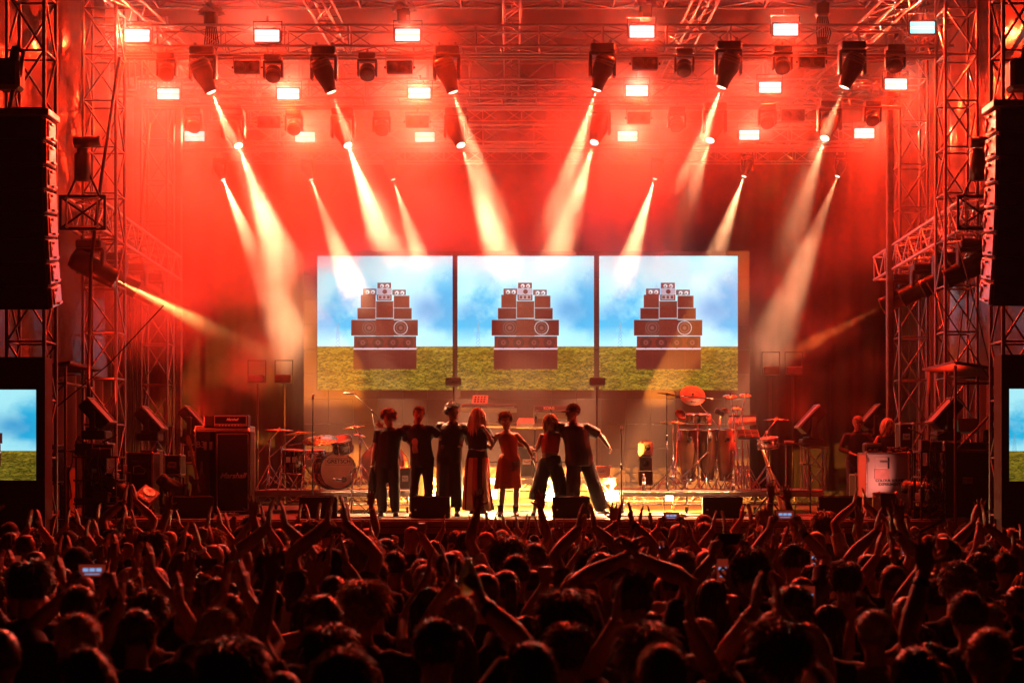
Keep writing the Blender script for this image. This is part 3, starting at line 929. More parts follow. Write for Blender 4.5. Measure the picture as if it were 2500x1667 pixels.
def body_mesh(k, vs, m, face=False):
    mb = MB()
    loft(mb, torso_secs(k), 20)
    mb.path([k['neck'] + Vector((0, -.012, -0.06)), k['neck'] + Vector((0, 0.0, 0.03)), k['headM'] @ Vector((0, -0.012, -0.05))], [0.062, 0.054, 0.052], 12)
    loft(mb, HEAD, 22, k['headM'])
    nz = MB()
    mb.path([k['headM'] @ Vector(q) for q in ((0, 0.086, 0.022), (0, 0.100, -0.008), (0, 0.110, -0.026), (0, 0.092, -0.036))], [0.009, 0.011, 0.0145, 0.011], 8)
    for s_ in (1, -1):
        mb.ball(k['headM'] @ Vector((s_ * 0.073, -0.012, -0.008)), (0.010, 0.020, 0.031), 10, 6, k['headM'].to_3x3() @ Euler((0, 0, s_ * -0.35)).to_matrix())
        mb.ball(k['headM'] @ Vector((s_ * 0.026, 0.078, 0.024)), (0.022, 0.012, 0.007), 8, 5, k['headM'].to_3x3())
        mb.ball(k['headM'] @ Vector((0, 0.084, -0.062)), (0.022, 0.010, 0.010), 8, 5, k['headM'].to_3x3())
    for nm in ('R', 'L'):
        sh, el, wr, pa, kind, fd, s_ = k[nm]
        g = 0.86 if k['fem'] else 1.0
        mid = sh.lerp(el, 0.45)
        inn = sh + Vector((-s_ * 0.07, 0, 0.0))
        mb.path([inn, sh, mid, el, el.lerp(wr, 0.3), wr, wr + (wr - el).normalized() * 0.02], [0.054 * g, 0.061 * g, 0.054 * g, 0.042 * g, 0.046 * g, 0.030 * g, 0.027 * g], 10)
    for nm in ('legR', 'legL'):
        h, kn, an, toe = k[nm]
        mb.path([h + Vector((0, 0, 0.03)), h.lerp(kn, 0.35), kn, kn.lerp(an, 0.3) + Vector((0, -0.012, 0)), an], [0.09, 0.082, 0.054, 0.056, 0.037], 12)
        dirt = Vector((math.sin(toe), math.cos(toe), 0))
        mb.path([an + Vector((0, 0, 0.0)) - dirt * 0.01, an - dirt * 0.03 + Vector((0, 0, -0.045)), an + dirt * 0.07 + Vector((0, 0, -0.052)), an + dirt * 0.16 + Vector((0, 0, -0.062))], [0.038, 0.038, 0.036, 0.02], 10)
    me = voxel(mb, 'person', vs, 2)
    v = mesh_np(me)
    if face:                                    # eye sockets, mouth line, cheeks
        Mi = np.array(k['headM'].inverted())
        h = v @ Mi[:3, :3].T + Mi[:3, 3]
        fwd = np.array(k['headM'].to_3x3() @ Vector((0, 1, 0)))
        fr = h[:, 1] > 0.03
        d = np.zeros(len(v))
        for s_ in (1, -1):
            d -= 0.013 * np.exp(-(((h[:, 0] - s_ * 0.030) / 0.016) ** 2 + ((h[:, 2] - 0.006) / 0.011) ** 2))
            d += 0.004 * np.exp(-(((h[:, 0] - s_ * 0.042) / 0.018) ** 2 + ((h[:, 2] + 0.030) / 0.018) ** 2))
        d -= 0.008 * np.exp(-((h[:, 0] / 0.020) ** 2 + ((h[:, 2] + 0.064) / 0.0045) ** 2))
        v = v + (d * fr)[:, None] * fwd
        set_np(me, v)
    hands = [(hand_mesh(k[nm][4]), hand_matrix(k[nm])) for nm in ('R', 'L')]
    out = join_meshes('person', [(me, Matrix())] + hands, m)
    bpy.data.meshes.remove(me)
    return out
def fold(me, amp, seed, zs=9.0):
    """cloth folds"""
    v = mesh_np(me)
    nrm = np.empty(len(v) * 3); me.vertices.foreach_get('normal', nrm); nrm = nrm.reshape(-1, 3)
    r = np.random.RandomState(seed)
    d = np.zeros(len(v))
    for i in range(7):
        kx, ky, kz = r.normal(0, 1, 3) * np.array((16, 16, zs)) ; ph = r.rand() * 6.28
        d += np.sin(v @ np.array((kx, ky, kz)) + ph)
    d = d / 7
    set_np(me, v + nrm * (amp * (d + 0.6 * np.abs(d)))[:, None])
def shirt_mesh(k, m, sleeve='short', hem=0.84, g=0.014, vs=0.014, seed=1, flare=0.01, top=1.485, fit=1.0):
    mb = MB()
    z0 = 0.80 if hem < 0.86 else hem
    loft(mb, torso_secs(k, g, z0, top, flare), 20)
    for nm in ('R', 'L'):
        sh, el, wr, pa, kind, fd, s_ = k[nm]
        gg = 0.9 if k['fem'] else 1.0
        inn = sh + Vector((-s_ * 0.07, 0, 0.0))
        if sleeve == 'short':
            e = sh.lerp(el, 0.62 * fit)
            mb.path([inn, sh, e], [0.062 * gg + g * .3, 0.066 * gg + g * .5, 0.063 * gg + g * .6], 12)
        elif sleeve == 'long':
            mb.path([inn, sh, sh.lerp(el, .5), el, el.lerp(wr, .4), wr - (wr - el).normalized() * 0.02], [0.062 * gg, 0.066 * gg + g * .4, 0.06 * gg + g * .3, 0.052 * gg + g * .2, 0.05 * gg, 0.037 * gg], 12)
        elif sleeve == 'none':
            mb.path([inn, sh.lerp(inn, 0.35)], [0.05 * gg, 0.052 * gg], 12)
    me = voxel(mb, 'shirt', vs, 2, m)
    fold(me, 0.013, seed)
    return me
def trousers_mesh(k, m, vs=0.015, seed=2, wide=0.0, length=1.0, g=0.014):
    mb = MB()
    loft(mb, [(0.80, .150 + g, .105 + g, 0, k['pel'].x), (0.88, .170 + g, .120 + g, 0, k['pel'].x), (0.95, .167 + g, .120 + g, 0, k['pel'].x), (1.02, .152 + g, .106 + g, 0, k['pel'].x)], 20)
    for nm in ('legR', 'legL'):
        h, kn, an, toe = k[nm]
        pts = [h + Vector((0, 0, 0.03)), h.lerp(kn, 0.35), kn, kn.lerp(an, 0.45), an + Vector((0, 0, -0.02))]
        rs = [0.094 + g, 0.088 + g + wide * .4, 0.066 + g + wide, 0.062 + g + wide, 0.052 + g + wide]
        if length < 1:
            pts = [pts[0], pts[1], kn.lerp(an, length)]; rs = [rs[0], rs[1] + wide * .5, rs[2] + wide]
        mb.path(pts, rs, 12)
    me = voxel(mb, 'trousers', vs, 2, m)
    fold(me, 0.013, seed, 14)
    return me
def shoes_mesh(k, m, boot=0.0):
    mb = MB()
    for nm in ('legR', 'legL'):
        h, kn, an, toe = k[nm]
        d = Vector((math.sin(toe), math.cos(toe), 0))
        b = Vector((an.x, an.y, an.z - 0.085))
        mb.path([b - d * 0.075 + Vector((0, 0, 0.045)), b - d * 0.03 + Vector((0, 0, 0.055)), b + d * 0.06 + Vector((0, 0, 0.045)), b + d * 0.15 + Vector((0, 0, 0.034)), b + d * 0.2 + Vector((0, 0, 0.026))],
                [(0.034, 0.034), (0.05, 0.044), (0.044, 0.047), (0.032, 0.048), (0.018, 0.03)], 12, up=(0, 0, 1))
        if boot: mb.path([b + Vector((0, 0, 0.05)), b + Vector((0, 0, 0.1 + boot))], [0.052, 0.058], 12)
        mb.box(b + d * 0.06 + Vector((0, 0, 0.010)), (0.088, 0.28, 0.02), Euler((0, 0, -toe)).to_matrix(), bev=0.006)
    return voxel(mb, 'shoes', 0.011, 1, m)
HAIRM = {}
def hair_mesh(style, m, seed=0):
    key = (style, m.name, seed)
    if key in HAIRM: return HAIRM[key]
    r = random.Random(seed * 7 + len(style))
    mb = MB()
    def scalp(th, ph, k_=1.0):
        # th from the crown (0) down, ph round; ph = pi/2 is the face
        x = 0.078 * math.sin(th) * math.cos(ph); y = 0.098 * math.sin(th) * math.sin(ph) - 0.010; z = 0.030 + 0.090 * math.cos(th)
        return Vector((x * k_, (y + 0.010) * k_ - 0.010, 0.030 + (z - 0.030) * k_))
    def limit(ph):      # how low the hair comes: high on the brow, low at the nape
        f = math.sin(ph)
        return 1.18 if f > 0.55 else (1.75 if f > -0.1 else 2.25)
    lift = {'short': 1.05, 'crop': 1.025, 'textured': 1.04, 'curly': 1.06, 'long': 1.07, 'bob': 1.08, 'ponytail': 1.05, 'bun': 1.05, 'shaggy': 1.07, 'afro': 1.2, 'receding': 1.03}[style]
    def capfn(u, v):
        ph = 2 * PI * u
        lim = limit(ph) if style != 'receding' else max(0.75, limit(ph) - (1.15 if math.sin(ph) > .1 else 0.1))
        th = v * lim
        if style == 'receding': th = 0.62 + (lim - 0.62) * v if math.sin(ph) <= .1 else lim * (0.8 + .2 * v)
        wob = 1 + 0.018 * math.sin(ph * 7 + seed) * math.sin(th * 5 + seed) + 0.012 * math.sin(ph * 17 + th * 11)
        kk = 1 + (lift - 1) * (1 - max(0, v - 0.75) / 0.25 * 0.85)
        return scalp(th, ph, kk * wob)
    mb.grid(capfn, 40, 14)
    n = {'short': 420, 'crop': 260, 'textured': 1100, 'curly': 420, 'long': 300, 'bob': 280, 'ponytail': 260, 'bun': 260, 'shaggy': 950, 'afro': 520, 'receding': 220}[style]
    for i in range(n):
        ph = r.uniform(0, 2 * PI); th = math.acos(1 - r.random() * (1 - math.cos(limit(ph))))
        if style == 'receding' and (th < 0.7 or math.sin(ph) > 0.2): continue
        p = scalp(th, ph, lift - 0.01)
        nrm = (p - Vector((0, -0.010, 0.030))).normalized()
        dn = Vector((0, 0, -1)); dn = (dn - nrm * dn.dot(nrm)); dn = dn.normalized() if dn.length > .05 else Vector((r.uniform(-1, 1), r.uniform(-1, 1), 0)).normalized()
        sw = Vector((r.uniform(-1, 1), r.uniform(-1, 1), r.uniform(-.4, .4)))
        if style in ('short', 'crop', 'receding'):
            L = 0.022 if style == 'short' else 0.012
            q = p + (nrm * 0.55 + dn * 0.7 + sw * 0.3) * L
            mb.path([p - nrm * .004, q], [0.0038, 0.0008], 3, False)
        elif style in ('textured', 'shaggy'):
            L = r.uniform(0.03, 0.05) * (1.5 if style == 'shaggy' else 1)
            a = p + (nrm * 0.6 + dn * 0.3 + sw * 0.45) * L * .6
            mb.path([p - nrm * .004, a, a + (dn * 0.9 + sw * 0.5) * L * .6], [0.0038, 0.0032, 0.0006], 3, False)
        elif style in ('curly', 'afro'):
            R_ = r.uniform(0.010, 0.018); c = p + nrm * (R_ * (0.6 if style == 'curly' else r.uniform(.4, 2.0)))
            u = nrm.orthogonal().normalized(); w = nrm.cross(u); a0 = r.uniform(0, 6.28)
            t1 = (u * math.cos(a0) + w * math.sin(a0)); t2 = nrm
            pts = [c + (t1 * math.cos(a) + t2 * math.sin(a)) * R_ + u * (0.003 * j) for j, a in enumerate(np.linspace(0, 5.2, 7))]
            mb.path(pts, [0.0045] * 6 + [0.001], 3, False)
        else:
            back = 0.8 - math.sin(ph) * 0.25
            if style in ('ponytail', 'bun'):
                t = Vector((0, -0.10, 0.055))
                q = p.lerp(t, 0.6) + nrm * 0.012
                mb.path([p, q], [0.006, 0.003], 3, False)
            else:
                if math.sin(ph) > 0.75 and th > 0.7: continue
                L = (0.36 if style == 'long' else 0.17) * r.uniform(0.75, 1.1) * (0.7 + 0.3 * back)
                pts = [p]; q = p.copy(); wave = r.uniform(0, 6.28)
                for j in range(6):
                    tt = (j + 1) / 6
                    out = nrm * (0.012 * (1 - tt)); out.z = 0
                    q = q + Vector((0, 0, -1)) * (L / 6) * (0.45 + 0.55 * min(1, tt * 2)) + dn * (L / 12) * max(0, 1 - tt * 2) + out + Vector((math.sin(wave + j * 1.3) * .006, math.cos(wave + j) * .005 - (0.004 if math.sin(ph) < 0 else 0), 0))
                    rad_ = math.hypot(q.x, q.y + 0.01)
                    if q.z < 0.02 and rad_ < 0.082: s_ = 0.082 / max(rad_, .01); q.x *= s_; q.y = (q.y + .01) * s_ - .01
                    pts.append(q.copy())
                mb.path(pts, [0.009, 0.012, 0.012, 0.011, 0.010, 0.007, 0.001], 4, False)
    if style == 'ponytail':
        for i in range(40):
            p = Vector((r.gauss(0, .01), -0.105, 0.055 + r.gauss(0, .008))); pts = [p]
            for j in range(5): p = p + Vector((r.gauss(0, .006), -0.026 + j * .007, -0.004 - j * 0.018)); pts.append(p.copy())
            mb.path(pts, [0.008, 0.011, 0.011, 0.009, 0.006, 0.001], 4, False)
    if style == 'bun':
        for i in range(90):
            a0 = r.uniform(0, 6.28); el = r.uniform(-1.2, 1.2); c = Vector((0, -0.095, 0.105)); pts = []
            for j in range(5):
                a = a0 + j * .5
                pts.append(c + Vector((math.cos(a) * math.cos(el), math.sin(a) * math.cos(el) * .9, math.sin(el) + .1 * math.sin(a * 2))) * 0.046)
            mb.path(pts, [0.003, .008, .008, .007, .002], 4, False)
    me = mb.mesh('hair', m)
    HAIRM[key] = me
    return me
def cap_mesh(m, brim='peak'):
    key = ('cap' + brim, m.name)
    if key in HAIRM: return HAIRM[key]
    mb = MB()
    def fn(u, v):
        ph = 2 * PI * u; th = v * 1.55
        k_ = 1.13 + 0.01 * math.sin(ph * 6)
        return Vector((0.078 * k_ * math.sin(th) * math.cos(ph), 0.098 * k_ * math.sin(th) * math.sin(ph) - 0.010, 0.034 + 0.090 * k_ * math.cos(th)))
    mb.grid(fn, 32, 10)
    mb.ball((0, -0.010, 0.137), 0.008, 8, 4)
    if brim == 'peak':
        def bf(u, v):
            a = PI * (0.12 + 0.76 * u)
            return Vector((0.092 * math.cos(a) * (1 + .05 * v), -0.010 + 0.108 * math.sin(a) + 0.085 * v * math.sin(a) ** 0.6, 0.036 - 0.012 * v - 0.02 * abs(math.cos(a)) * v))
        mb.grid(bf, 16, 4)
        mb.grid(lambda u, v: bf(1 - u, v) - Vector((0, 0, 0.006)), 16, 4)
    else:
        def bf(u, v):
            a = 2 * PI * u
            return Vector(((0.088 + 0.055 * v) * math.cos(a), -0.010 + (0.110 + 0.055 * v) * math.sin(a), 0.036 - 0.045 * v))
        mb.grid(bf, 28, 3)
        mb.grid(lambda u, v: bf(1 - u, v) - Vector((0, 0, 0.005)), 28, 3)
    HAIRM[key] = mb.mesh('cap', m)
    return HAIRM[key]
def part_at(name, me, parent, M):
    o = bpy.data.objects.new(name, me)
    link(o, parent)
    o.matrix_local = M
    return o
def own_mat(o, m):
    o.material_slots[0].link = 'OBJECT'
    o.material_slots[0].material = m
def make_person(pose, label, loc, rz, scale=1.0, skin=SKIN, vs=0.012, face=False, group=None):
    k = skeleton(pose)
    b = bpy.data.objects.new('person', body_mesh(k, vs, skin, face))
    link(b)
    b.location = loc; b.rotation_euler = (0, 0, rz); b.scale = (scale,) * 3
    prop(b, label, 'person', group)
    return b, k
# ------------------------------------------------------------------ the seven performers in a row and three crew members
def skirt(parent, name, secs, mats, ripn=9, rip=0.05, n=54, stripes=None):
    mb = MB()
    def rip_fn(a, t):
        return 1 + rip * (1 - t) * math.sin(a * ripn + 1.3) + rip * 0.5 * (1 - t) * math.sin(a * (ripn * 2 + 1))
    loft(mb, secs, n, None, rip_fn)
    if stripes:
        m = len(secs)
        for i in range(len(mb.f)): mb.mi[i + 0] = stripes[(i % n) * len(stripes) // n] if i < (m - 1) * n else 0
    return mb.build(name, mats, parent)
def add_eyes(b, k):
    for s_ in (1, -1):
        part_at('eye', EYEB, b, k['headM'] @ T4((s_ * 0.030, 0.076, 0.006)))
EYEB = MB().ball((0, 0, 0), 0.0115, 8, 6).mesh('eye', EYEW)
BLACK, NAVY, GREY, WHITEC, RUST, OLIVE = CLOTH
ORANGE = mat('cloth burnt orange', (0.42, 0.085, 0.03), 0.8, 0, 0.15, 6, 0.2, 80)
REDC = mat('cloth red knit', (0.50, 0.05, 0.03), 0.85, 0, 0.12, 6, 0.25, 120)
STRIPE = mat('cloth cream stripe', (0.62, 0.46, 0.32), 0.75, 0, 0.12, 6, 0.15, 80)
SATIN = mat('black satin', (0.02, 0.018, 0.018), 0.5, 0, 0.3, 6, 0.1, 60)
def R(t, **k): return dict(t=t, **k)
DP = 25.0
def stand_at(px): return Vector((X(px, DP), DP, SZ))
HANG = R((0.25, 0.05, 0.82), pole=(0.2, -1, 0), hand='curl', palm=(-1, 0.2, 0))
def dressed(b, k, *parts):
    for name, me in parts: inst(name, me, b)

# 1 shaggy hair, black tee, jacket in hand
p = dict(lean=0.04, side=-0.03, hip=0.02, head=(0.08, -0.15, 0.10), R=R((0.27, 0.03, 0.80), pole=(0.3, -1, 0), hand='grip', palm=(-1, 0, 0)), L=R((0.50, -0.05, 1.42), pole=(0, -0.6, -1), hand='curl', palm=(0, 1, -.3)), legR=(0.10, 0.02, 0), legL=(0.12, 0.0, 0))
b, k = make_person(p, 'shaggy haired person in black tee holding a jacket, left end of the row', stand_at(948), PI, 1.02, SKIN, 0.010, True, 'performers in a row with arms round each other')
dressed(b, k, ('shirt', shirt_mesh(k, BLACK, 'short', 0.82, 0.016, 0.012, 3)), ('trousers', trousers_mesh(k, BLACK, 0.013, 4, 0.008)), ('shoes', shoes_mesh(k, SHOE)))
part_at('hair', hair_mesh('shaggy', HAIRS[1], 1), b, k['headM']); add_eyes(b, k)
jk = MB()
loft(jk, [(-0.50, .035, .05, 0), (-0.42, .075, .065, 0.01), (-0.25, .07, .06, 0), (-0.08, .05, .045, 0), (0.03, .028, .03, 0), (0.07, .04, .03, .01)], 24, None, lambda a, t: 1 + 0.16 * math.sin(a * 5 + t * 4) + .08 * math.sin(a * 11))
hp_ = b.matrix_basis @ (k['R'][2] + Vector((0, 0.02, -0.09)))
jo = jk.build('jacket', BLACK, None, hp_); prop(jo, 'dark jacket hanging from the hand of the performer at the left end', 'jacket')
# 2 short hair, black top with a pale print
p = dict(lean=0.09, side=0.03, hip=-0.03, head=(0.02, 0.1, -0.10), R=R((0.60, -0.10, 1.42), pole=(0, -0.5, -1), hand='spread', palm=(0, 1, 0)), L=R((0.52, -0.04, 1.44), pole=(0, -0.5, -1), hand='curl', palm=(0, 1, 0)), legR=(0.11, 0.03, 0), legL=(0.13, 0, 0))
b, k = make_person(p, 'person in black top with a pale jellyfish print and short hair, singing, second from left', stand_at(1026), PI, 1.055, SKIN, 0.010, True, 'performers in a row with arms round each other')
dressed(b, k, ('shirt', shirt_mesh(k, BLACK, 'short', 0.82, 0.014, 0.012, 5)), ('trousers', trousers_mesh(k, BLACK, 0.013, 6, -0.004)), ('shoes', shoes_mesh(k, SHOE)))
part_at('hair', hair_mesh('short', HAIRS[1], 2), b, k['headM']); add_eyes(b, k)
pr = MB()
def on_chest(x, z): return Vector((x, 0.170 + 0.35 * p['lean'] - 1.6 * x ** 2 + 0.03 * max(0, z - 1.15), z))
pr.grid(lambda u, v: on_chest(0.075 + 0.052 * math.cos(2 * PI * u) * v, 1.20 + 0.062 * math.sin(2 * PI * u) * v), 20, 3)
for i in range(6):
    x0_ = 0.035 + i * 0.015; r_ = random.Random(i)
    pr.path([on_chest(x0_ + .006 * math.sin(i + j * 1.4), 1.16 - j * 0.035) for j in range(5)], [0.006, .006, .005, .004, .002], 5)
pr.build('print', LABELW, b)
# 3 tall, long black coat, turned
p = dict(lean=-0.03, side=-0.04, head=(-0.05, 1.05, 0.05), R=R((0.50, -0.05, 1.42), pole=(0, -0.5, -1), hand='curl', palm=(0, 1, 0)), L=R((0.44, -0.14, 1.34), pole=(0, -0.5, -1), hand='curl', palm=(0, 1, 0)), legR=(0.10, -0.02, 0), legL=(0.13, 0.02, 0))
b, k = make_person(p, 'tall person in a long black coat with head turned, third from left', stand_at(1097) + Vector((0, .1, 0)), PI - 0.15, 1.09, SKIN, 0.010, True, 'performers in a row with arms round each other')
dressed(b, k, ('shirt', shirt_mesh(k, SATIN, 'long', 0.82, 0.02, 0.012, 7, 0.02)), ('shoes', shoes_mesh(k, SHOE, 0.08)))
skirt(b, 'coat', [(0.14, .215, .19, -.02), (0.30, .215, .185, -.01), (0.55, .205, .175, 0), (0.80, .20, .155, 0), (1.0, .185, .135, 0), (1.12, .165, .118, 0)], [SATIN], 7, 0.06)
part_at('hair', hair_mesh('textured', HAIRS[0], 3), b, k['headM']); add_eyes(b, k)
# 4 long pale hair, dark top, long striped skirt
p = dict(fem=True, lean=0.0, head=(0.0, 0.95, 0.0), R=R((0.28, -0.1, 1.2), pole=(0.4, -1, -.3), hand='curl', palm=(0, 1, 0)), L=R((0.16, 0.20, 1.40), pole=(0.5, 0, -1), hand='grip', palm=(-1, 0, 0)), legR=(0.07, -0.06, 0.04), legL=(0.07, -0.04, 0.04), toe={'legR': 0.1, 'legL': 0.2})
b, k = make_person(p, 'person with long pale hair and a long striped skirt, fourth from left', stand_at(1166) + Vector((0, -.05, 0)), PI - 0.1, 1.04, SKIN, 0.010, True, 'performers in a row with arms round each other')
dressed(b, k, ('shirt', shirt_mesh(k, BLACK, 'short', 0.95, 0.012, 0.012, 9)), ('shoes', shoes_mesh(k, SHOE)))
skirt(b, 'skirt', [(0.10, .25, .20, .02, -.02), (0.25, .235, .20, .02, -.01), (0.5, .215, .19, .02), (0.75, .20, .165, .02), (0.92, .19, .140, 0), (1.04, .155, .115, 0), (1.08, .145, .11, 0)], [STRIPE, SATIN, ORANGE], 8, 0.07, 60, [0, 1, 0, 2, 1, 0, 2, 0, 1, 2, 0, 1, 2, 0, 1])
part_at('hair', hair_mesh('long', HAIR_PALE, 4), b, k['headM']); add_eyes(b, k)
belt = MB(); belt.lathe([(0.150, 1.065), (0.158, 1.07), (0.158, 1.10), (0.150, 1.105)], 24, Matrix.Diagonal((1, .78, 1, 1)), True, True); belt.build('belt', CHROME, b)
# 5 curly hair, orange top and knee skirt, boots
p = dict(fem=True, lean=0.05, side=0.03, hip=-0.05, head=(0.15, 0.05, 0.12), R=R((0.47, -0.02, 1.36), pole=(0, -0.3, -1), hand='curl', palm=(0, 1, -.4)), L=R((0.43, 0.10, 0.98), pole=(0.6, -1, 0.2), hand='flat', palm=(-1, 0, 0)), legR=(0.13, 0.04, 0), legL=(0.13, -0.04, 0))
b, k = make_person(p, 'person with curly hair in a burnt orange top, knee length skirt and heavy boots', stand_at(1241) + Vector((0, -.1, 0)), PI, 0.985, SKIN, 0.010, True, 'performers in a row with arms round each other')
dressed(b, k, ('shirt', shirt_mesh(k, ORANGE, 'none', 0.95, 0.010, 0.012, 11, 0.0, 1.42)), ('shoes', shoes_mesh(k, SHOE, 0.1)))
skirt(b, 'skirt', [(0.48, .235, .185, .0), (0.6, .225, .175, 0), (0.8, .20, .15, 0), (0.95, .178, .130, 0), (1.04, .150, .110, 0), (1.07, .142, .106, 0)], [ORANGE], 7, 0.05)
part_at('hair', hair_mesh('curly', HAIRS[1], 5), b, k['headM'] @ Matrix.Diagonal((1.12, 1.1, 1.08, 1))); add_eyes(b, k)
wb = MB(); s_, e_, w_ = k['L'][0], k['L'][1], k['L'][2]; wb.path([w_ - (w_ - e_).normalized() * .04, w_ - (w_ - e_).normalized() * .01], [0.034, 0.034], 10); wb.build('wristband', WHITEC, b)
# 6 wavy fair hair, red crop top, black culottes
p = dict(fem=True, lean=0.03, side=0.0, hip=0.03, head=(0.05, 0.1, 0.14), R=R((0.50, 0.02, 1.22), pole=(0, -0.2, -1), hand='curl', palm=(0, 1, 0)), L=R((0.36, -0.16, 1.16), pole=(0.6, -.6, -.5), hand='curl', palm=(0, 1, 0)), legR=(0.30, 0.05, 0), legL=(0.26, 0, 0))
b, k = make_person(p, 'person with wavy fair hair in a red cropped top and wide black shorts', stand_at(1346), PI, 0.98, SKIN, 0.010, True, 'performers in a row with arms round each other')
dressed(b, k, ('shirt', shirt_mesh(k, REDC, 'none', 1.08, 0.012, 0.012, 13, 0.0, 1.44)), ('trousers', trousers_mesh(k, BLACK, 0.013, 14, 0.03, 0.55)), ('shoes', shoes_mesh(k, SHOE)))
skirt(b, 'waistband', [(0.94, .182, .135, 0), (1.0, .17, .124, 0), (1.06, .155, .114, 0)], [BLACK], 6, 0.0)
part_at('hair', hair_mesh('bob', HAIRS[2], 6), b, k['headM'] @ Matrix.Diagonal((1.08, 1.06, 1.05, 1))); add_eyes(b, k)
# 7 black cap, dark shirt, striped wide trousers
p = dict(lean=0.03, side=0.06, hip=-0.04, head=(0.05, -1.15, 0.0), R=R((0.34, -0.26, 1.18), pole=(0.4, -.9, -.4), hand='curl', palm=(0, 1, 0)), L=R((0.50, 0.10, 1.10), pole=(0.5, -1, 0.2), hand='curl', palm=(-1, 0, 0)), legR=(0.06, 0.10, 0), legL=(0.40, -0.02, 0), toe={'legL': 0.5, 'legR': 0.1})
b, k = make_person(p, 'tall person in black cap and loose dark shirt, right end of the row', stand_at(1408) + Vector((0, -.05, 0)), PI, 1.075, SKIN, 0.010, True, 'performers in a row with arms round each other')
dressed(b, k, ('shirt', shirt_mesh(k, SATIN, 'short', 0.80, 0.034, 0.012, 15, 0.03, 1.485, 1.25)), ('trousers', trousers_mesh(k, BLACK, 0.013, 16, 0.035)), ('shoes', shoes_mesh(k, SHOE)))
h_, kn_, an_, _ = k['legL']
for j in range(3):
    st = MB(); o_ = Vector((-0.125 - 0.0 * j, 0.030 * (j - 1), 0))
    st.path([h_ + o_ * 1.0 + Vector((0.01, 0, -.06)), h_.lerp(kn_, .5) + o_ * .98, kn_ + o_ * .95 + Vector((0.01, 0, 0)), kn_.lerp(an_, .5) + o_ * 0.95, an_ + o_ * .9], 0.0085, 5)
    st.build('stripe', WHITEC, b)
part_at('hair', hair_mesh('short', HAIRS[1], 7), b, k['headM']); part_at('cap', cap_mesh(BLACK), b, k['headM']); add_eyes(b, k)
# crew
DESK = R((0.18, 0.34, 1.08), pole=(0.8, -0.6, -.5), hand='flat', palm=(0, 0, -1))
p = dict(lean=0.08, head=(0.25, -0.1, 0), R=DESK, L=DESK)
b, k = make_person(p, 'crew person in dark long sleeves and glasses behind the pale lighting case', Vector((X(2090, 28.2), 28.2, SZ)), PI, 1.02, SKIN, 0.012, True)
dressed(b, k, ('shirt', shirt_mesh(k, BLACK, 'long', 0.82, 0.014, 0.013, 17)), ('trousers', trousers_mesh(k, DENIM, 0.014, 18)), ('shoes', shoes_mesh(k, SHOE)))
part_at('hair', hair_mesh('short', HAIRS[3], 8), b, k['headM']); add_eyes(b, k)
gl = MB()
for s_ in (1, -1): gl.lathe([(0.019, -.002), (0.022, 0), (0.019, .002), (0.017, 0)], 14, k['headM'] @ T4((s_ * .031, .098, .006)) @ Matrix.Rotation(PI / 2, 4, 'X'), True, True)
gl.path([k['headM'] @ Vector((-.012, .100, .01)), k['headM'] @ Vector((.012, .100, .01))], .002, 5)
gl.build('glasses', BLKM, b)
p = dict(fem=True, lean=0.1, head=(0.1, 0.2, 0), R=DESK, L=DESK)
b, k = make_person(p, 'crew person with fair hair and a dark sleeveless top behind the pale lighting case', Vector((X(2163, 27.6), 27.6, SZ)), PI, 0.985, SKIN, 0.012, True)
dressed(b, k, ('shirt', shirt_mesh(k, BLACK, 'none', 0.82, 0.012, 0.013, 19, 0.01, 1.43)), ('trousers', trousers_mesh(k, BLACK, 0.014, 20)), ('shoes', shoes_mesh(k, SHOE)))
part_at('hair', hair_mesh('bob', HAIR_PALE, 9), b, k['headM']); add_eyes(b, k)
p = dict(lean=0.12, head=(0.4, 0.5, 0), R=R((0.16, 0.4, 1.12), pole=(0.8, -0.6, -.5), hand='flat', palm=(0, 0, -1)), L=R((0.1, 0.42, 1.12), pole=(1.0, -0.2, -.1), hand='flat', palm=(0, 0, -1)))
b, k = make_person(p, 'crew person with dark hair and black tee bent over laptops at the right wing', Vector((X(2412, 24.3), 24.3, SZ)), PI + 0.75, 1.0, SKIN, 0.012, True)
dressed(b, k, ('shirt', shirt_mesh(k, BLACK, 'short', 0.82, 0.014, 0.013, 21)), ('trousers', trousers_mesh(k, DENIM, 0.014, 22)), ('shoes', shoes_mesh(k, SHOE)))
part_at('hair', hair_mesh('textured', HAIRS[0], 10), b, k['headM']); add_eyes(b, k)
# ------------------------------------------------------------------ risers, drums, amplifiers, keyboards, percussion
CYMB = mat('bronze cymbal', (0.72, 0.48, 0.22), 0.26, 1.0, 0.15, 10, 0.06, 120)
DRUMW = mat('dark drum wrap', (0.03, 0.015, 0.012), 0.2, 0, 0.5, 9, coat=0.6)
SKINW = mat('drum head', (0.62, 0.52, 0.42), 0.5, 0, 0.12, 4)
WOOD = mat('conga wood', (0.30, 0.11, 0.045), 0.3, 0, 0.3, 5, coat=0.5)
WOODD = mat('dark wood', (0.12, 0.05, 0.025), 0.35, 0, 0.3, 5, coat=0.4)
CASEW = mat('pale flight case', (0.62, 0.60, 0.58), 0.45, 0, 0.08, 3, 0.08, 40)
CASEB = mat('black flight case', (0.022, 0.022, 0.024), 0.5, 0, 0.3, 6, 0.15, 80)
CASEO = mat('tan flight case', (0.50, 0.30, 0.12), 0.5, 0, 0.2, 4, 0.1, 60)
EDGE = mat('case edge', (0.66, 0.66, 0.68), 0.3, 1.0, 0.1, 12)
RUB = mat('black rubber', (0.02, 0.02, 0.02), 0.7)
PLAST = mat('keyboard shell', (0.10, 0.10, 0.105), 0.4, 0, 0.2, 8)
KEYW = mat('keys', (0.75, 0.73, 0.70), 0.35)
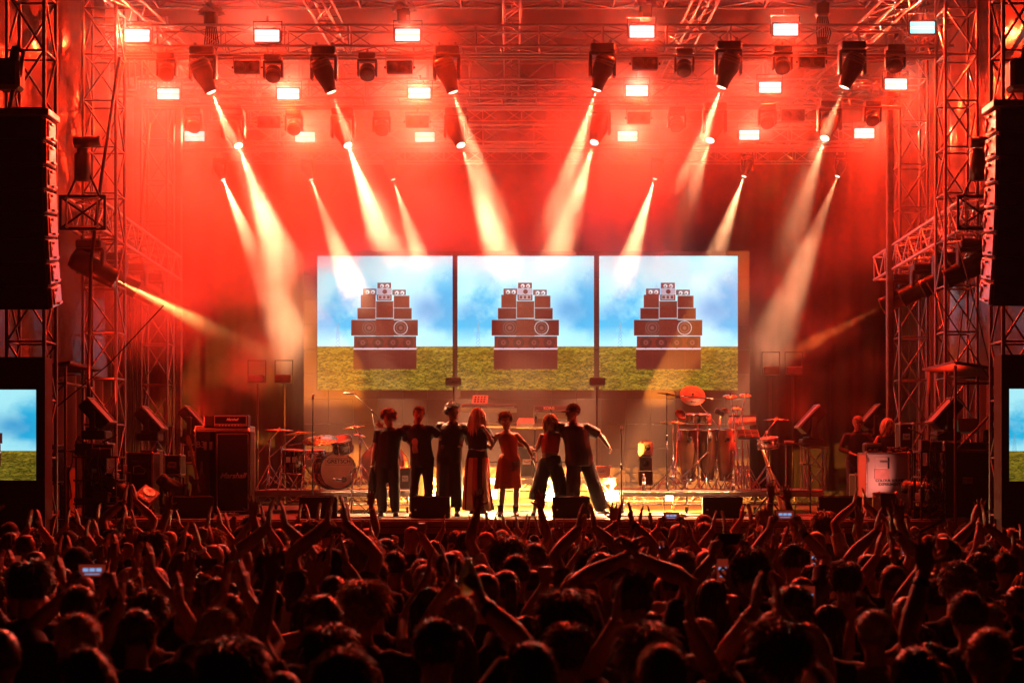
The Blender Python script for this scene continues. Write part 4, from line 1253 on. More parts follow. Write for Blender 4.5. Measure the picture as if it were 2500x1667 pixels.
BASSW = mat('bass body', (0.05, 0.02, 0.015), 0.2, 0, 0.3, 6, coat=0.6)
MAPLE = mat('maple neck', (0.55, 0.35, 0.17), 0.35, 0, 0.15, 8)
PINK = mat('pink card', (0.62, 0.36, 0.34), 0.7)
CABLE = mat('black cable', (0.012, 0.012, 0.012), 0.55)
RZ = SZ + 0.001

def caster(parent, x, y, z, h=0.14):
    c = MB(); c.box((x, y, z - 0.02), (0.09, 0.07, 0.012)); c.box((x - .03, y + .012, z - h * .45), (0.006, 0.045, h * .75)); c.box((x + .03, y + .012, z - h * .45), (0.006, 0.045, h * .75))
    o = c.build('caster', ALU2, parent)
    MB().lathe([(0.03, -.02), (0.056, -.018), (0.056, .018), (0.03, .02)], 14, T4((x, y + 0.02, z - h + 0.056)) @ Matrix.Rotation(PI / 2, 4, 'Y')).build('wheel', RUB, o)
def riser(name, label, x0, x1, y0, y1, zt, group, lat=True, foot=0.16):
    t = thing(name, label, 'riser', ((x0 + x1) / 2, (y0 + y1) / 2, SZ), 0, group)
    w, d, h = x1 - x0, y1 - y0, zt - SZ
    n = max(1, round(w / 1.22)); pw = w / n
    pm = MB().box((0, 0, 0), (pw - 0.006, d - 0.006, 0.024), bev=0.003).mesh('deck_panel', PLY)
    for i in range(n): inst('deck_panel', pm, t, (-w / 2 + pw * (i + .5), 0, h - 0.012))
    for s_ in (-1, 1):
        MB().box((0, s_ * (d / 2 - 0.02), h - 0.068), (w, 0.04, 0.085), bev=0.006).build('rail', ALU, t)
        MB().box((s_ * (w / 2 - 0.02), 0, h - 0.068), (0.04, d - 0.085, 0.085), bev=0.006).build('rail', ALU, t)
    if lat:
        zb = h - 0.25
        for yy in (-d / 2 + 0.02, d / 2 - 0.02):
            bar('chord', (-w / 2, yy, zb), (w / 2, yy, zb), 0.014, ALU, t, 6)
            k_ = max(2, round(w / 0.14)); st = w / k_
            for i in range(k_):
                za, zb_ = (h - 0.112, zb) if i % 2 == 0 else (zb, h - 0.112)
                bar('brace', (-w / 2 + st * i, yy, za), (-w / 2 + st * (i + 1), yy, zb_), 0.009, ALU, t, 5)
    for i in range(n + 1):
        x = min(max(-w / 2 + pw * i, -w / 2 + 0.08), w / 2 - 0.08)
        for yy in (-d / 2 + 0.06, d / 2 - 0.06):
            bar('leg', (x, yy, foot), (x, yy, h - 0.11), 0.024, ALU2, t, 8)
            caster(t, x, yy, foot + 0.02, foot + 0.016)
    return t
zd = Z(1197, 26.4)
riser('drum_riser', 'low wheeled riser with a lattice edge under the drum kit', X(616, 26.4), X(1005, 26.4), 26.4, 28.6, zd, 'wheeled risers')
zk = Z(1166, 27.6)
riser('keyboard_riser', 'higher wheeled riser with a lattice edge under the keyboards, behind the performers', X(1040, 27.6), X(1504, 27.6), 27.6, 29.6, zk, 'wheeled risers')
riser('percussion_riser', 'long wheeled riser under the congas and cymbals', X(1510, 26.4), X(2012, 26.4), 26.4, 28.8, zd, 'wheeled risers')

def tripod(t, h, spread=0.3, m=CHROME, double=False, top=0.45, r=0.012):
    for i in range(3):
        a = 2 * PI * i / 3 + 0.5
        e = Vector((math.cos(a) * spread, math.sin(a) * spread, 0.012))
        l = MB(); l.tube((0.015 * math.cos(a), 0.015 * math.sin(a), top), e, r, None, 6)
        if double: l.tube((0.015 * math.cos(a), 0.015 * math.sin(a), top - 0.2), e * 0.55 + Vector((0, 0, .1)), r * .8, None, 6)
        l.ball(e, 0.02, 8, 5)
        l.build('leg', m, t)
def cymbal_profile(r, bell=0.12):
    return [(0.006, 0.012 * r / .25 + 0.022), (r * bell * .6, 0.030), (r * bell, 0.018), (r * 0.55, 0.010), (r, -0.006), (r, -0.0085), (r * 0.55, 0.0075), (r * bell, 0.0155), (0.006, 0.024)]
def cymbal_stand(label, foot, top, r, tilt=(0.1, 0.0), boom=None, name='cymbal_stand', group='cymbal stands'):
    """foot and top are world points; boom is where the upright ends when the arm is angled"""
    t = thing(name, label, 'cymbal stand', foot, 0, group)
    top = Vector(top) - Vector(foot)
    up = Vector(boom) - Vector(foot) if boom is not None else top
    tripod(t, up.z, 0.32, CHROME, True)
    b = MB(); b.tube((0, 0, 0.08), (up.x, up.y, up.z * 0.5), 0.0145, None, 8); b.tube((up.x, up.y, up.z * .5), up, 0.011, None, 8); b.ball((up.x, up.y, up.z * .5), 0.024, 8, 6)
    b.build('upright', CHROME, t)
    if boom is not None:
        a = MB(); d = (top - up).normalized(); a.tube(up - d * 0.3, top, 0.0095, None, 8); a.ball(up, 0.028, 8, 6); a.build('boom_arm', CHROME, t)
    Rm = Euler((tilt[0], tilt[1], 0)).to_matrix().to_4x4()
    c = MB(); c.lathe(cymbal_profile(r), 40, T4(top) @ Rm, True, True); cy_ = c.build('cymbal', CYMB, t)
    f = MB(); f.lathe([(0.004, 0.0), (0.018, 0.02), (0.018, 0.05), (0.006, 0.06)], 10, T4(top) @ Rm); f.build('wing_nut', BLK, t)
    return t
def drum(t, c, r, h, R_=None, shell=DRUMW, head=SKINW, lugs=8, name='shell', bothheads=True):
    M = T4(c) @ (R_.to_4x4() if R_ is not None else Matrix())
    MB().lathe([(r - .006, -h / 2), (r, -h / 2 + .004), (r, h / 2 - .004), (r - .006, h / 2)], 36, M).build(name, shell, t)
    MB().lathe([(r * .2, h / 2 + 0.004), (r + .002, h / 2 + .003), (r + .002, h / 2 - .002), (r * .2, h / 2 - .001)], 36, M, True, True).build('rim_gasket', BLK, t) if False else None
    hd = MB(); hd.lathe([(0.004, h / 2 + .006), (r * .97, h / 2 + .004), (r * .97, h / 2 - .004), (0.004, h / 2 - .004)], 36, M, False, True); hd.build('drum_head', head, t)
    for s_ in (-1, 1):
        MB().lathe([(r - .004, s_ * h / 2 - .014), (r + .012, s_ * h / 2 - .012), (r + .012, s_ * h / 2 + .010), (r - .002, s_ * h / 2 + .012)], 36, M, True, True).build('hoop', CHROME, t)
    lg = MB()
    for i in range(lugs):
        a = 2 * PI * i / lugs + .2
        p = Vector((math.cos(a) * (r + .01), math.sin(a) * (r + .01), 0))
        lg.tube(M @ (p + Vector((0, 0, -h / 2))), M @ (p + Vector((0, 0, h / 2))), 0.004, None, 5)
        for s_ in (-1, 1): lg.tube(M @ (p + Vector((0, 0, s_ * (h / 2 - .07)))), M @ (p + Vector((0, 0, s_ * (h / 2 - .02)))), 0.010, None, 6)
    lg.build('tension_rod', CHROME, t)
    return M
# ---- drum kit on the left riser
DD = 27.2
bc = at(812, 1150, DD)
t = thing('bass_drum', 'bass drum with pale lettered front head and dark shell on the left riser', 'drum', (bc.x, bc.y, zd))
rB = 0.335
c_ = Vector((0, 0.22, rB + 0.02))
Rb = Euler((PI / 2, 0, 0.42)).to_matrix()            # axis to the camera, turned a little
drum(t, c_, rB, 0.46, Rb, DRUMW, SKINW, 10)
M = T4(c_) @ Rb.to_4x4()
ho = MB()
for s_ in (-1, 1): ho.lathe([(rB, s_ * .24 - .02), (rB + .022, s_ * .24 - .02), (rB + .022, s_ * .24 + .02), (rB, s_ * .24 + .02)], 40, M, True, True)
ho.build('wooden_hoop', DRUMW, t)
pm = MB(); pm.lathe([(0.058, 0), (0.068, 0.002), (0.068, 0.006), (0.058, 0.006)], 24, M @ T4((0.12, -0.17, 0.236)), True, True); pm.build('port_ring', WHITE, t)
MB().lathe([(0.002, 0.0), (0.058, 0.0), (0.058, 0.003), (0.002, 0.003)], 24, M @ T4((0.12, -0.17, 0.237)), False).build('port_hole', BLK, t)
me = text_mesh('GRETSCH', 0.105, 0.001, 0, 0.002); me.materials.clear(); me.materials.append(LABELK)
part_at('lettering', me, t, M @ T4((0.02, 0.17, 0.238)))
fr = MB()
for q in ((0, .062, .30, .006), (0, -.062, .30, .006), (-.25, 0, .006, .125), (.25, 0, .006, .125)): fr.box((q[0] * 1.0, q[1], 0), (q[2] * 1.68 if q[2] > .1 else q[2], q[3], 0.002))
part_at('lettering_frame', fr.mesh('lettering_frame', LABELK), t, M @ T4((0.02, 0.17, 0.2385)))
for s_ in (-1, 1): MB().tube(M @ Vector((s_ * rB * .8, -rB * .45, .1)), M @ Vector((s_ * rB * 1.45, -rB * 1.02, .2)), 0.008, None, 6).build('spur', CHROME, t)
tc_ = at(836, 1086, DD) - Vector((bc.x, bc.y, zd))
Rt = Euler((0.45, -0.12, 0)).to_matrix()
drum(t, tc_, 0.185, 0.25, Rt, DRUMW, SKINW, 6, 'rack_tom')
MB().path([c_ + Vector((0.02, 0, rB)), tc_ + Vector((-.05, .05, -.13))], 0.014, 8).build('tom_post', CHROME, t)
f_ = at(716, 1126, 27.0)
t = thing('floor_tom', 'dark floor tom with a small badge at the left of the drum kit', 'drum', (f_.x, f_.y, zd))
hz_ = f_.z - zd
drum(t, Vector((0, 0, hz_)), 0.215, 0.42, Euler((0.06, 0.05, 0)).to_matrix(), DRUMW, SKINW, 8)
for i in range(3):
    a = 2 * PI * i / 3 + .9
    MB().path([(math.cos(a) * .232, math.sin(a) * .232, hz_ + .1), (math.cos(a) * .232, math.sin(a) * .232, 0.1), (math.cos(a) * .26, math.sin(a) * .26, 0.01)], 0.008, 6).build('leg', CHROME, t)
for q in (-0.06, 0.05): MB().box((q, -0.219, hz_ + .03), (0.075, 0.006, 0.10)).build('badge', LABELW, t)
s_ = at(770, 1108, 27.5)
t = thing('snare_drum', 'snare drum on a low stand behind the bass drum', 'drum', (s_.x, s_.y, zd))
drum(t, Vector((0, 0, s_.z - zd)), 0.178, 0.14, Euler((.1, 0, 0)).to_matrix(), CHROME, SKINW, 8); tripod(t, 0.5, .25, CHROME, False, .4); MB().tube((0, 0, .3), (0, 0, s_.z - zd - .07), .014).build('upright', CHROME, t)
def st_foot(px, d, zb=None): return Vector((X(px, d), d, zd if zb is None else zb))
cymbal_stand('crash cymbal at the far left of the drum kit, on an angled boom', st_foot(657, 27.0), at(681, 1049, 27.0), 0.27, (0.05, 0.03), at(658, 1075, 27.0))
cymbal_stand('second crash cymbal of the drum kit, tilted to the right above the floor tom', st_foot(686, 26.8), at(730, 1057, 26.8), 0.285, (-0.04, -0.10), at(687, 1092, 26.8))
cymbal_stand('wide dark ride cymbal showing its underside over the bass drum', st_foot(742, 26.9), at(781, 1074, 26.9), 0.33, (0.32, -0.06), at(743, 1080, 26.9))
cymbal_stand('thin cymbal tilted up at the right of the drum kit', st_foot(883, 27.2), at(864, 1042, 27.2), 0.215, (0.0, -0.14), at(881, 1068, 27.2))
cymbal_stand('bare looking rear stand with a small cymbal beside the rack tom', st_foot(866, 27.5), at(878, 1062, 27.5), 0.12, (0.1, 0.2))
bd_ = at(938, 1135, 28.0)
t = thing('concert_drum', 'large dark red concert drum standing behind the performer with the jacket', 'drum', (bd_.x, bd_.y, zd))
Rg = Euler((PI / 2, 0, -0.25)).to_matrix()
rr_ = bd_.z - zd
drum(t, Vector((0, 0, rr_)), 0.40, 0.40, Rg, mat('red drum wrap', (0.20, 0.03, 0.02), 0.3, 0, 0.3, 6, coat=.5), SKINW, 10)
lg = MB()
for q in (-.28, .28): lg.path([(q, -.2, 0), (q * .6, 0, rr_ - .36), (q, .2, 0)], .014, 6)
lg.build('cradle', CHROME, t)

# ---- microphones
MICH = mat('mic grille', (0.25, 0.25, 0.26), 0.35, 0.9, 0.3, 60, 0.4, 500)
def mic(parent, p, d, s=1.0):
    M = T4(p) @ aim(d)
    MB().lathe([(0.004, .058 * s), (0.018 * s, .052 * s), (0.026 * s, .034 * s), (0.026 * s, .018 * s), (0.021 * s, .0)], 14, M).build('mic_head', MICH, parent)
    MB().lathe([(0.021 * s, 0.0), (0.017 * s, -.06 * s), (0.011 * s, -.17 * s)], 12, M).build('mic_body', BLK, parent)
def mic_stand(label, foot, top, head_dir, boom=None, base='round', m=BLKM, r=0.011, tail=0.25):
    t = thing('microphone_stand', label, 'microphone stand', foot, 0, 'microphone stands')
    top = Vector(top) - Vector(foot); up = Vector(boom) - Vector(foot) if boom is not None else top
    if base == 'round': MB().lathe([(0.17, 0), (0.17, .012), (0.15, .022), (0.03, .032), (0.018, .05)], 28).build('base', m, t)
    else: tripod(t, up.z, 0.33, m, False, 0.28, .009)
    u = MB(); u.tube((0, 0, .02), (0, 0, up.z * .55), r * 1.25, None, 8); u.tube((0, 0, up.z * .55), up, r * .85, None, 8); u.tube((0, 0, up.z * .52), (0, 0, up.z * .58), r * 1.7, None, 8)
    u.build('upright', m, t)
    hd = Vector(head_dir).normalized()
    end = top - hd * 0.12
    if boom is not None:
        d = (end - up).normalized(); a = MB(); a.tube(up - d * tail, end, r * .75, None, 7); a.ball(up, .025, 8, 6); a.build('boom_arm', m, t)
    mic(t, top, hd)
    return t
f0 = Vector((X(763, 25.4), 25.4, RZ))
mic_stand('tall straight microphone stand in front of the drum kit', f0, at(764, 968, 25.4), (0.15, -0.7, 0.75))
f0 = Vector((X(926, 26.2), 26.2, RZ))
mic_stand('boom microphone stand reaching up left beside the performer with the jacket', f0, at(846, 960, 26.2), (-1, 0, 0.05), at(908, 1003, 26.2), 'tripod')
f0 = Vector((X(1517, 24.9), 24.9, RZ))
mic_stand('round based microphone stand right of the row of performers', f0, at(1517, 1046, 24.9), (0.0, -0.35, 0.95))
f0 = Vector((X(1628, 26.6), 26.6, zd))
mic_stand('boom microphone stand crossing in front of the pale china cymbal', f0, at(1734, 974, 26.6), (1, -.1, -0.13), at(1628, 962, 26.6), 'tripod', BLKM, .012, 0.17)
f0 = Vector((X(1978, 25.2), 25.2, RZ))
mic_stand('short pole microphone stand in front of the truss pedestal at the right', f0, at(1960, 1132, 25.2), (-1, 0, 0.1), at(1978, 1134, 25.2), 'round')
f0 = Vector((X(858, 26.2), 26.2, RZ))
mic_stand('low kick drum microphone on a short boom', f0, at(820, 1170, 26.5), (-1, .2, .1), at(858, 1150, 26.2), 'tripod')

# ---- amplifier stack in its case
AD = 25.9
x0, x1 = X(524, AD), X(612, AD); zt = Z(1052, AD)
t = thing('speaker_cabinet', 'tall black guitar amplifier cabinet with white script lettering', 'amplifier', ((x0 + x1) / 2, AD, RZ))
w_, h_ = x1 - x0, zt - RZ
MB().box((0, 0.22, h_ / 2), (w_, 0.40, h_), bev=0.02).build('cabinet', TOLEX, t)
MB().box((0, 0.008, h_ / 2), (w_ - .11, 0.02, h_ - .13)).build('grille', GRILLE, t)
pi_ = MB()
for s_ in (-1, 1): pi_.box((s_ * (w_ / 2 - .045), 0.006, h_ / 2), (.012, .03, h_ - .10)); pi_.box((0, 0.006, h_ / 2 + s_ * (h_ / 2 - .055)), (w_ - .1, .03, .012))
pi_.build('piping', EDGE, t)
lettering('Marshall', 0.135, LABELW, t, (0, -0.004, Z(1161, AD) - RZ), 0, 'lettering', 0.35, 0.003)
hx = (X(495, AD) + X(604, AD)) / 2
t = thing('guitar_amplifier', 'black amplifier head with a white script name on top of the tall cabinet', 'amplifier', (hx, AD, Z(1043, AD)))
hw, hh = X(604, AD) - X(495, AD), Z(1012, AD) - Z(1043, AD)
MB().box((0, 0.18, hh / 2), (hw, 0.28, hh), bev=0.02).build('shell', TOLEX, t)
MB().box((0.09, 0.035, hh * .58), (hw - .24, 0.012, hh * .56)).build('grille', GRILLE, t)
MB().box((0.09, 0.034, hh * .16), (hw - .24, 0.014, hh * .16)).build('control_panel', mat('gold panel', (0.28, 0.2, 0.09), .35, .8), t)
fr = MB()
for s_ in (-1, 1): fr.box((0.09, 0.034, hh * (.58 + s_ * .31)), (hw - .22, .018, .010)); fr.box((0.09 + s_ * (hw / 2 - .115), 0.034, hh * .5), (.010, .018, hh * .8))
fr.build('piping', EDGE, t)
for i in range(7): MB().lathe([(.011, 0), (.011, .014), (.007, .018)], 10, T4((-0.1 + i * .055, .028, hh * .16)) @ Matrix.Rotation(PI / 2, 4, 'X')).build('knob', LABELW, t)
lettering('Marshall', 0.062, LABELW, t, (0.12, 0.026, hh * .62), 0, 'lettering', 0.35, 0.002)
MB().box((-hw / 2 + .09, 0.034, hh * .5), (.14, .014, hh * .8), bev=.01).build('vent_panel', BLK, t)
def case_edges(t, w, d, h, y0=0.0, m=EDGE, r=0.014, x0=0.0, z0=0.0):
    e = MB()
    for sx in (-1, 1):
        for sy in (0, 1): e.box((x0 + sx * w / 2, y0 + sy * d, z0 + h / 2), (r * 2, r * 2, h), bev=.004)
    for sz in (0, 1):
        for sy in (0, 1): e.box((x0, y0 + sy * d, z0 + sz * h), (w, r * 2.06, r * 2.06), bev=.004)
        for sx in (-1, 1): e.box((x0 + sx * w / 2, y0 + d / 2, z0 + sz * h), (r * 2.03, d, r * 2.03), bev=.004)
    e.build('edging', m, t)
    b_ = MB()
    for sx in (-1, 1):
        for sz in (0, 1): b_.ball((x0 + sx * w / 2, y0, z0 + sz * h), 0.032, 10, 6)
    b_.build('corner', m, t)
cx0, cx1 = X(485, 26.4), X(613, 26.4)
t = thing('amplifier_case', 'open dark flight case with pale edges round the tall cabinet, lettered B3 on its side', 'flight case', ((cx0 + cx1) / 2, 26.15, RZ))
cw, ch = cx1 - cx0, Z(1052, 26.4) - RZ
sl = MB(); sl.box((-cw / 2 + 0.02, 0.3, ch / 2), (0.03, 0.6, ch)); sl.box((cw / 2 - .02, .3, ch / 2), (.03, .6, ch)); sl.box((0, .58, ch / 2), (cw - .07, .03, ch)); sl.box((-cw / 2 + .14, 0.02, ch / 2), (.22, .03, ch - .03))
sl.build('shell', CASEB, t)
MB().box((0, 0.29, ch + .045), (cw + .02, .66, .085), bev=.012).build('lid', EDGE, t)
case_edges(t, cw, .6, ch, 0.0)
lettering('B3', 0.16, LABELW, t, (-cw / 2 + .085, 0.0, ch - .25), 0, 'lettering', 0, 0.003)
for q in (0.17, 0.27): MB().box((-cw / 2 + q, -0.0, ch - .27), (.055, .008, .15)).build('sticker', LABELW, t)

# ---- bass guitar on a stand
p0, p1 = at(462, 1072, 25.7), at(486, 1190, 25.5)
t = thing('bass_guitar', 'bass guitar with a pale neck leaning on a stand left of the amplifier', 'guitar', p1)
ax = (p0 - p1).normalized()
M = aim(ax, 'X')
rotM = Matrix(((1, 0, 0, 0), (0, 1, 0, 0), (0, 0, 1, 0), (0, 0, 0, 1)))
sd = ax.cross(Vector((0, 1, 0))).normalized(); nn = sd.cross(ax).normalized()
MM = Matrix(((sd.x, nn.x, ax.x, 0), (sd.y, nn.y, ax.y, 0), (sd.z, nn.z, ax.z, 0), (0, 0, 0, 1)))
outline = [(0.0, -0.22), (0.13, -0.20), (0.17, -0.10), (0.13, 0.0), (0.11, 0.08), (0.15, 0.17), (0.13, 0.26), (0.09, 0.25), (0.05, 0.16), (-.05, .16), (-.09, .22), (-.14, .20), (-.15, .12), (-.11, .04), (-.12, -.04), (-.17, -.12), (-.13, -.20)]
MB().prism([(a, b) for a, b in outline], -0.02, 0.02, MM @ Matrix.Rotation(PI / 2, 4, 'X')).build('body', BASSW, t)
MB().box((0, 0, 0), (0.05, .024, .62), MM.to_3x3()).build('neck', MAPLE, t, ax * 0.46 + nn * -.02)
hd = MB().prism([(-.03, 0), (.03, 0), (.055, .06), (.03, .19), (-.005, .21), (-.03, .1)], -.008, .008, MM @ T4((0, 0, .77)) @ Matrix.Rotation(PI / 2, 4, 'X')); hd.build('headstock', MAPLE, t)
tn = MB()
for i in range(4): tn.box(MM @ Vector((.055, 0, .81 + i * .035)), (.03, .012, .018), MM.to_3x3())
tn.build('tuner', CHROME, t)
sn = MB()
for i in range(4): sn.tube(MM @ Vector((-.014 + i * .009, -.034, -.1)), MM @ Vector((-.014 + i * .009, -.034, .8)), .0012, None, 4)
sn.build('string', CHROME, t)
fz = p1.z - RZ
t2 = thing('guitar_stand', 'folding black guitar stand under the bass guitar', 'guitar stand', (p1.x, p1.y + .1, RZ))
g_ = MB()
for s_ in (-1, 1): g_.path([(0, .12, fz + .45), (s_ * .06, 0, .25), (s_ * .16, -.18, .02)], .011, 6); g_.path([(s_ * .06, -.02, fz - .24), (s_ * .06, -.2, fz - .22)], .009, 6)
g_.path([(0, .12, fz + .45), (0, .3, .02)], .011, 6); g_.build('frame', BLKM, t2)

# ---- wedge monitors along the front of the stage
MONW = mat('monitor side', (0.10, 0.075, 0.045), 0.5, 0, 0.2, 5, 0.1, 60)
def wedge(label, pxa, pxb, rz, i):
    d = 24.05
    w = (pxb - pxa) / F * d
    t = thing('wedge_monitor', label, 'stage monitor', ((X(pxa, d) + X(pxb, d)) / 2, d, RZ), rz, 'black wedge monitors along the stage edge')
    h = 0.35
    # back to the crowd, sloping face to the performers
    prof = [(0.0, 0.0), (0.0, h), (0.16, h + .0), (0.50, 0.10), (0.50, 0.0)]
    n_ = len(prof)
    v = [(-w / 2, y, z) for y, z in prof] + [(w / 2, y, z) for y, z in prof]
    MB().add(v, [tuple(reversed(range(n_))) if False else tuple(range(n_)), tuple(reversed(range(n_, 2 * n_)))] + [(k_, n_ + k_, n_ + (k_ + 1) % n_, (k_ + 1) % n_) for k_ in range(n_)][:]).build('cabinet', TOLEX, t)
    a = math.atan2(-(h - .10), .34)
    MB().box((0, .335, h / 2 + .06), (w - .06, .43, .012), Euler((a, 0, 0)).to_matrix()).build('grille', GRILLE, t)
    for s_ in (-1, 1):
        pn = MB(); pn.prism([(y * .98 + .004, z * .985 + .003) for y, z in prof], 0, 0.006, Matrix.Translation((s_ * (w / 2 + .001) - (0.006 if s_ < 0 else 0), 0, 0)) @ Matrix(((0, 0, 1, 0), (1, 0, 0, 0), (0, 1, 0, 0), (0, 0, 0, 1))))
        pn.build('side_panel', MONW, t)
        hn = MB(); hn.box((s_ * (w / 2 + .009), .13, .19), (.008, .07, .12), bev=.003); hn.build('handle_plate', WHITE if s_ > 0 else BLK, t)
        hn = MB(); hn.box((s_ * (w / 2 + .0125), .13, .19), (.008, .04, .085), bev=.003); hn.build('handle', BLK, t)
    MB().box((-w / 2 + .07, -.004, .14), (.03, .006, .03), bev=.002).build('badge', EDGE, t)
for i, (a, b, rz, lb) in enumerate(((424, 520, 0.30, 'wedge monitor in front of the tall guitar cabinet'), (732, 822, 0.12, 'wedge monitor in front of the drum kit'),
        (1004, 1098, 0.0, 'wedge monitor before the feet of the tall performer in the long coat'), (1350, 1440, 0.0, 'wedge monitor before the performer in the red cropped top'),
        (1717, 1812, -0.10, 'wedge monitor in front of the congas'), (2002, 2102, -0.22, 'wedge monitor beside the pale lighting case, with smoke round it'))):
    wedge(lb, a, b, rz, i)

# ---- keyboards behind the performers
def keyboard(label, px0, px1, py, d, tilt=0.0, text=None, dep=0.32, h=.09, rz=0.0, facing=1):
    w = (px1 - px0) / F * d
    c = at((px0 + px1) / 2, py, d)
    t = thing('keyboard', label, 'keyboard', c, rz, 'keyboards behind the performers')
    Rm = Euler((tilt, 0, 0)).to_matrix()
    MB().box((0, 0, 0), (w, dep, h), Rm, bev=.012).build('case', PLAST, t)
    MB().box(Rm @ Vector((0, dep * .20, h / 2 + .004)), (w * .86, dep * .42, .012), Rm).build('keys', KEYW, t)
    MB().box(Rm @ Vector((0, -dep * .2, h / 2 + .003)), (w * .8, dep * .3, .01), Rm).build('control_panel', BLK, t)
    MB().box(Rm @ Vector((0, -dep / 2 - .004, -h * .3)), (w * .9, .006, .016), Rm).build('trim', EDGE, t)
    if text: lettering(text, .075, LABELW, t, Rm @ Vector((-w * .12, -dep / 2 - .006, .006)), 0, 'lettering', 0, .002, PI / 2 + tilt)
    return t
keyboard('dark keyboard high on a stand behind the singer with pale hair', 1126, 1262, 996, 28.4, -0.25)
keyboard('lower dark keyboard under the high one, behind the singer with pale hair', 1128, 1285, 1038, 28.2, -0.05)
keyboard('keyboard with white maker lettering behind the performer in the black cap', 1303, 1400, 1006, 28.4, -0.35, 'KORG', .36, .14)
keyboard('lower pale keyboard behind the performer in the red cropped top', 1290, 1412, 1040, 28.2, -0.05)
c = at(1282, 1033, 28.0)
t = thing('sound_module', 'pale wedge shaped sound module left of the lower pale keyboard', 'sound module', c, .2)
MB().box((0, 0, 0), (.30, .26, .12), Euler((-.35, 0, 0)).to_matrix(), bev=.012).build('case', WHITE, t)
MB().box(Euler((-.35, 0, 0)).to_matrix() @ Vector((0, 0, .064)), (.24, .2, .006), Euler((-.35, 0, 0)).to_matrix()).build('control_panel', PLAST, t)
c = at(1172, 976, 28.5)
t = thing('drum_machine', 'pale pad controller tilted on top of the high keyboard', 'pad controller', c, -.15)
Rm = Euler((.9, 0, 0)).to_matrix()
MB().box((0, 0, 0), (.30, .22, .03), Rm, bev=.008).build('case', WHITE, t)
pd = MB().box((0, 0, 0), (.042, .042, .01), bev=.003).mesh('pad', BLK)
for i in range(4):
    for j in range(3): part_at('pad', pd, t, Rm.to_4x4() @ T4((-.09 + i * .06, -.06 + j * .06, .018)))
for px, w_ in ((1200, .85), (1350, .8)):
    t = thing('keyboard_stand', 'black frame stand carrying two keyboards, %s' % ('behind the singer with pale hair' if px == 1200 else 'behind the performer in the red cropped top'), 'keyboard stand', (X(px, 28.35), 28.35, zk), 0, 'keyboard stands')
    for s_ in (-1, 1):
        bar('leg', (s_ * w_ / 2, -.2, 0), (s_ * w_ / 2 * .8, .12, Z(1000, 28.4) - zk), .018, BLKM, t); bar('foot', (s_ * w_ / 2, -.3, .02), (s_ * w_ / 2, .3, .02), .018, BLKM, t)
        for zz in (1045, 1008): bar('arm', (s_ * w_ / 2 * .86, .1, Z(zz, 28.4) - zk - .03), (s_ * w_ / 2 * .86, -.3, Z(zz, 28.4) - zk - .0), .014, ALU, t)
    bar('cross_bar', (-w_ / 2, 0, .3), (w_ / 2, 0, .3), .015, BLKM, t)
def plain_case(label, px0, px1, py0, py1, d, dep, m, zbase=None, name='flight_case', handles=True, group=None):
    w, h = (px1 - px0) / F * d, (py1 - py0) / F * d
    zb = Z(py1, d) if zbase is None else zbase
    t = thing(name, label, 'flight case', (X((px0 + px1) / 2, d), d, zb), 0, group)
    MB().box((0, dep / 2 + .004, h / 2), (w - .012, dep - .008, h - .012), bev=.01).build('shell', m, t)
    case_edges(t, w - .02, dep, h - .02, 0.0, EDGE, .010, 0, .01)
    if handles:
        MB().box((0, -.004, h * .5), (min(.16, w * .5), .012, min(.11, h * .3)), bev=.004).build('handle_dish', EDGE, t)
        MB().path([(-min(.06, w * .18), -.018, h * .52), (0, -.026, h * .48), (min(.06, w * .18), -.018, h * .52)], .007, 6).build('handle', BLK, t)
    return t
plain_case('small pink lit flight case on the right end of the keyboard riser', 1446, 1490, 1134, 1162, 28.2, .4, CASEW, zk)
plain_case('black box standing upright under the keyboards between two performers', 1262, 1310, 1088, 1164, 28.4, .4, CASEB, zk)
c_ = plain_case('low speaker cabinet with a side handle behind the performer with the print', 974, 1004, 1143, 1197, 27.4, .4, CASEB, zd, 'speaker_cabinet')
# speaker, bottle and stool right of the performers
s_ = at(1577, 1190, 28.2)
t = thing('monitor_speaker', 'pale rounded speaker standing on a stack behind the water bottle', 'speaker', (s_.x, s_.y, Z(1115, 28.2)))
MB().box((0, .12, .155), (.27, .24, .31), bev=.05).build('cabinet', PLAST, t); MB().box((.03, -.004, .16), (.14, .012, .25), bev=.01).build('front_panel', EDGE, t)
MB().lathe([(.004, 0), (.045, .0), (.05, .008), (.055, 0), (.055, -.01)], 20, T4((.03, -.012, .18)) @ Matrix.Rotation(PI / 2, 4, 'X')).build('cone', GRILLE, t)
t = thing('speaker_stack', 'dim stack of small black speakers on the riser under the pale speaker', 'speaker', (s_.x, s_.y, zd))
hs_ = Z(1115, 28.2) - zd
MB().box((0, .13, hs_ * .78), (.24, .24, hs_ * .42), bev=.01).build('cabinet', BLK, t); MB().box((0, .13, hs_ * .33), (.27, .25, hs_ * .44), bev=.01).build('cabinet', BLK, t)
MB().lathe([(.004, -.02), (.05, .0), (.07, .006), (.078, 0), (.078, -.01)], 20, T4((0, -.0, hs_ * .80)) @ Matrix.Rotation(PI / 2, 4, 'X')).build('cone', GRILLE, t)
for q in (-.1, .1): bar('leg', (q, .1, 0), (q, .1, hs_ * .12), .012, CHROME, t)
BOT = bpy.data.materials.new('clear bottle'); BOT.use_nodes = True
_b = BOT.node_tree.nodes['Principled BSDF']; _b.inputs['Transmission Weight'].default_value = 0.85; _b.inputs['Roughness'].default_value = 0.08; _b.inputs['Base Color'].default_value = (0.9, 0.95, 0.97, 1); _b.inputs['IOR'].default_value = 1.33
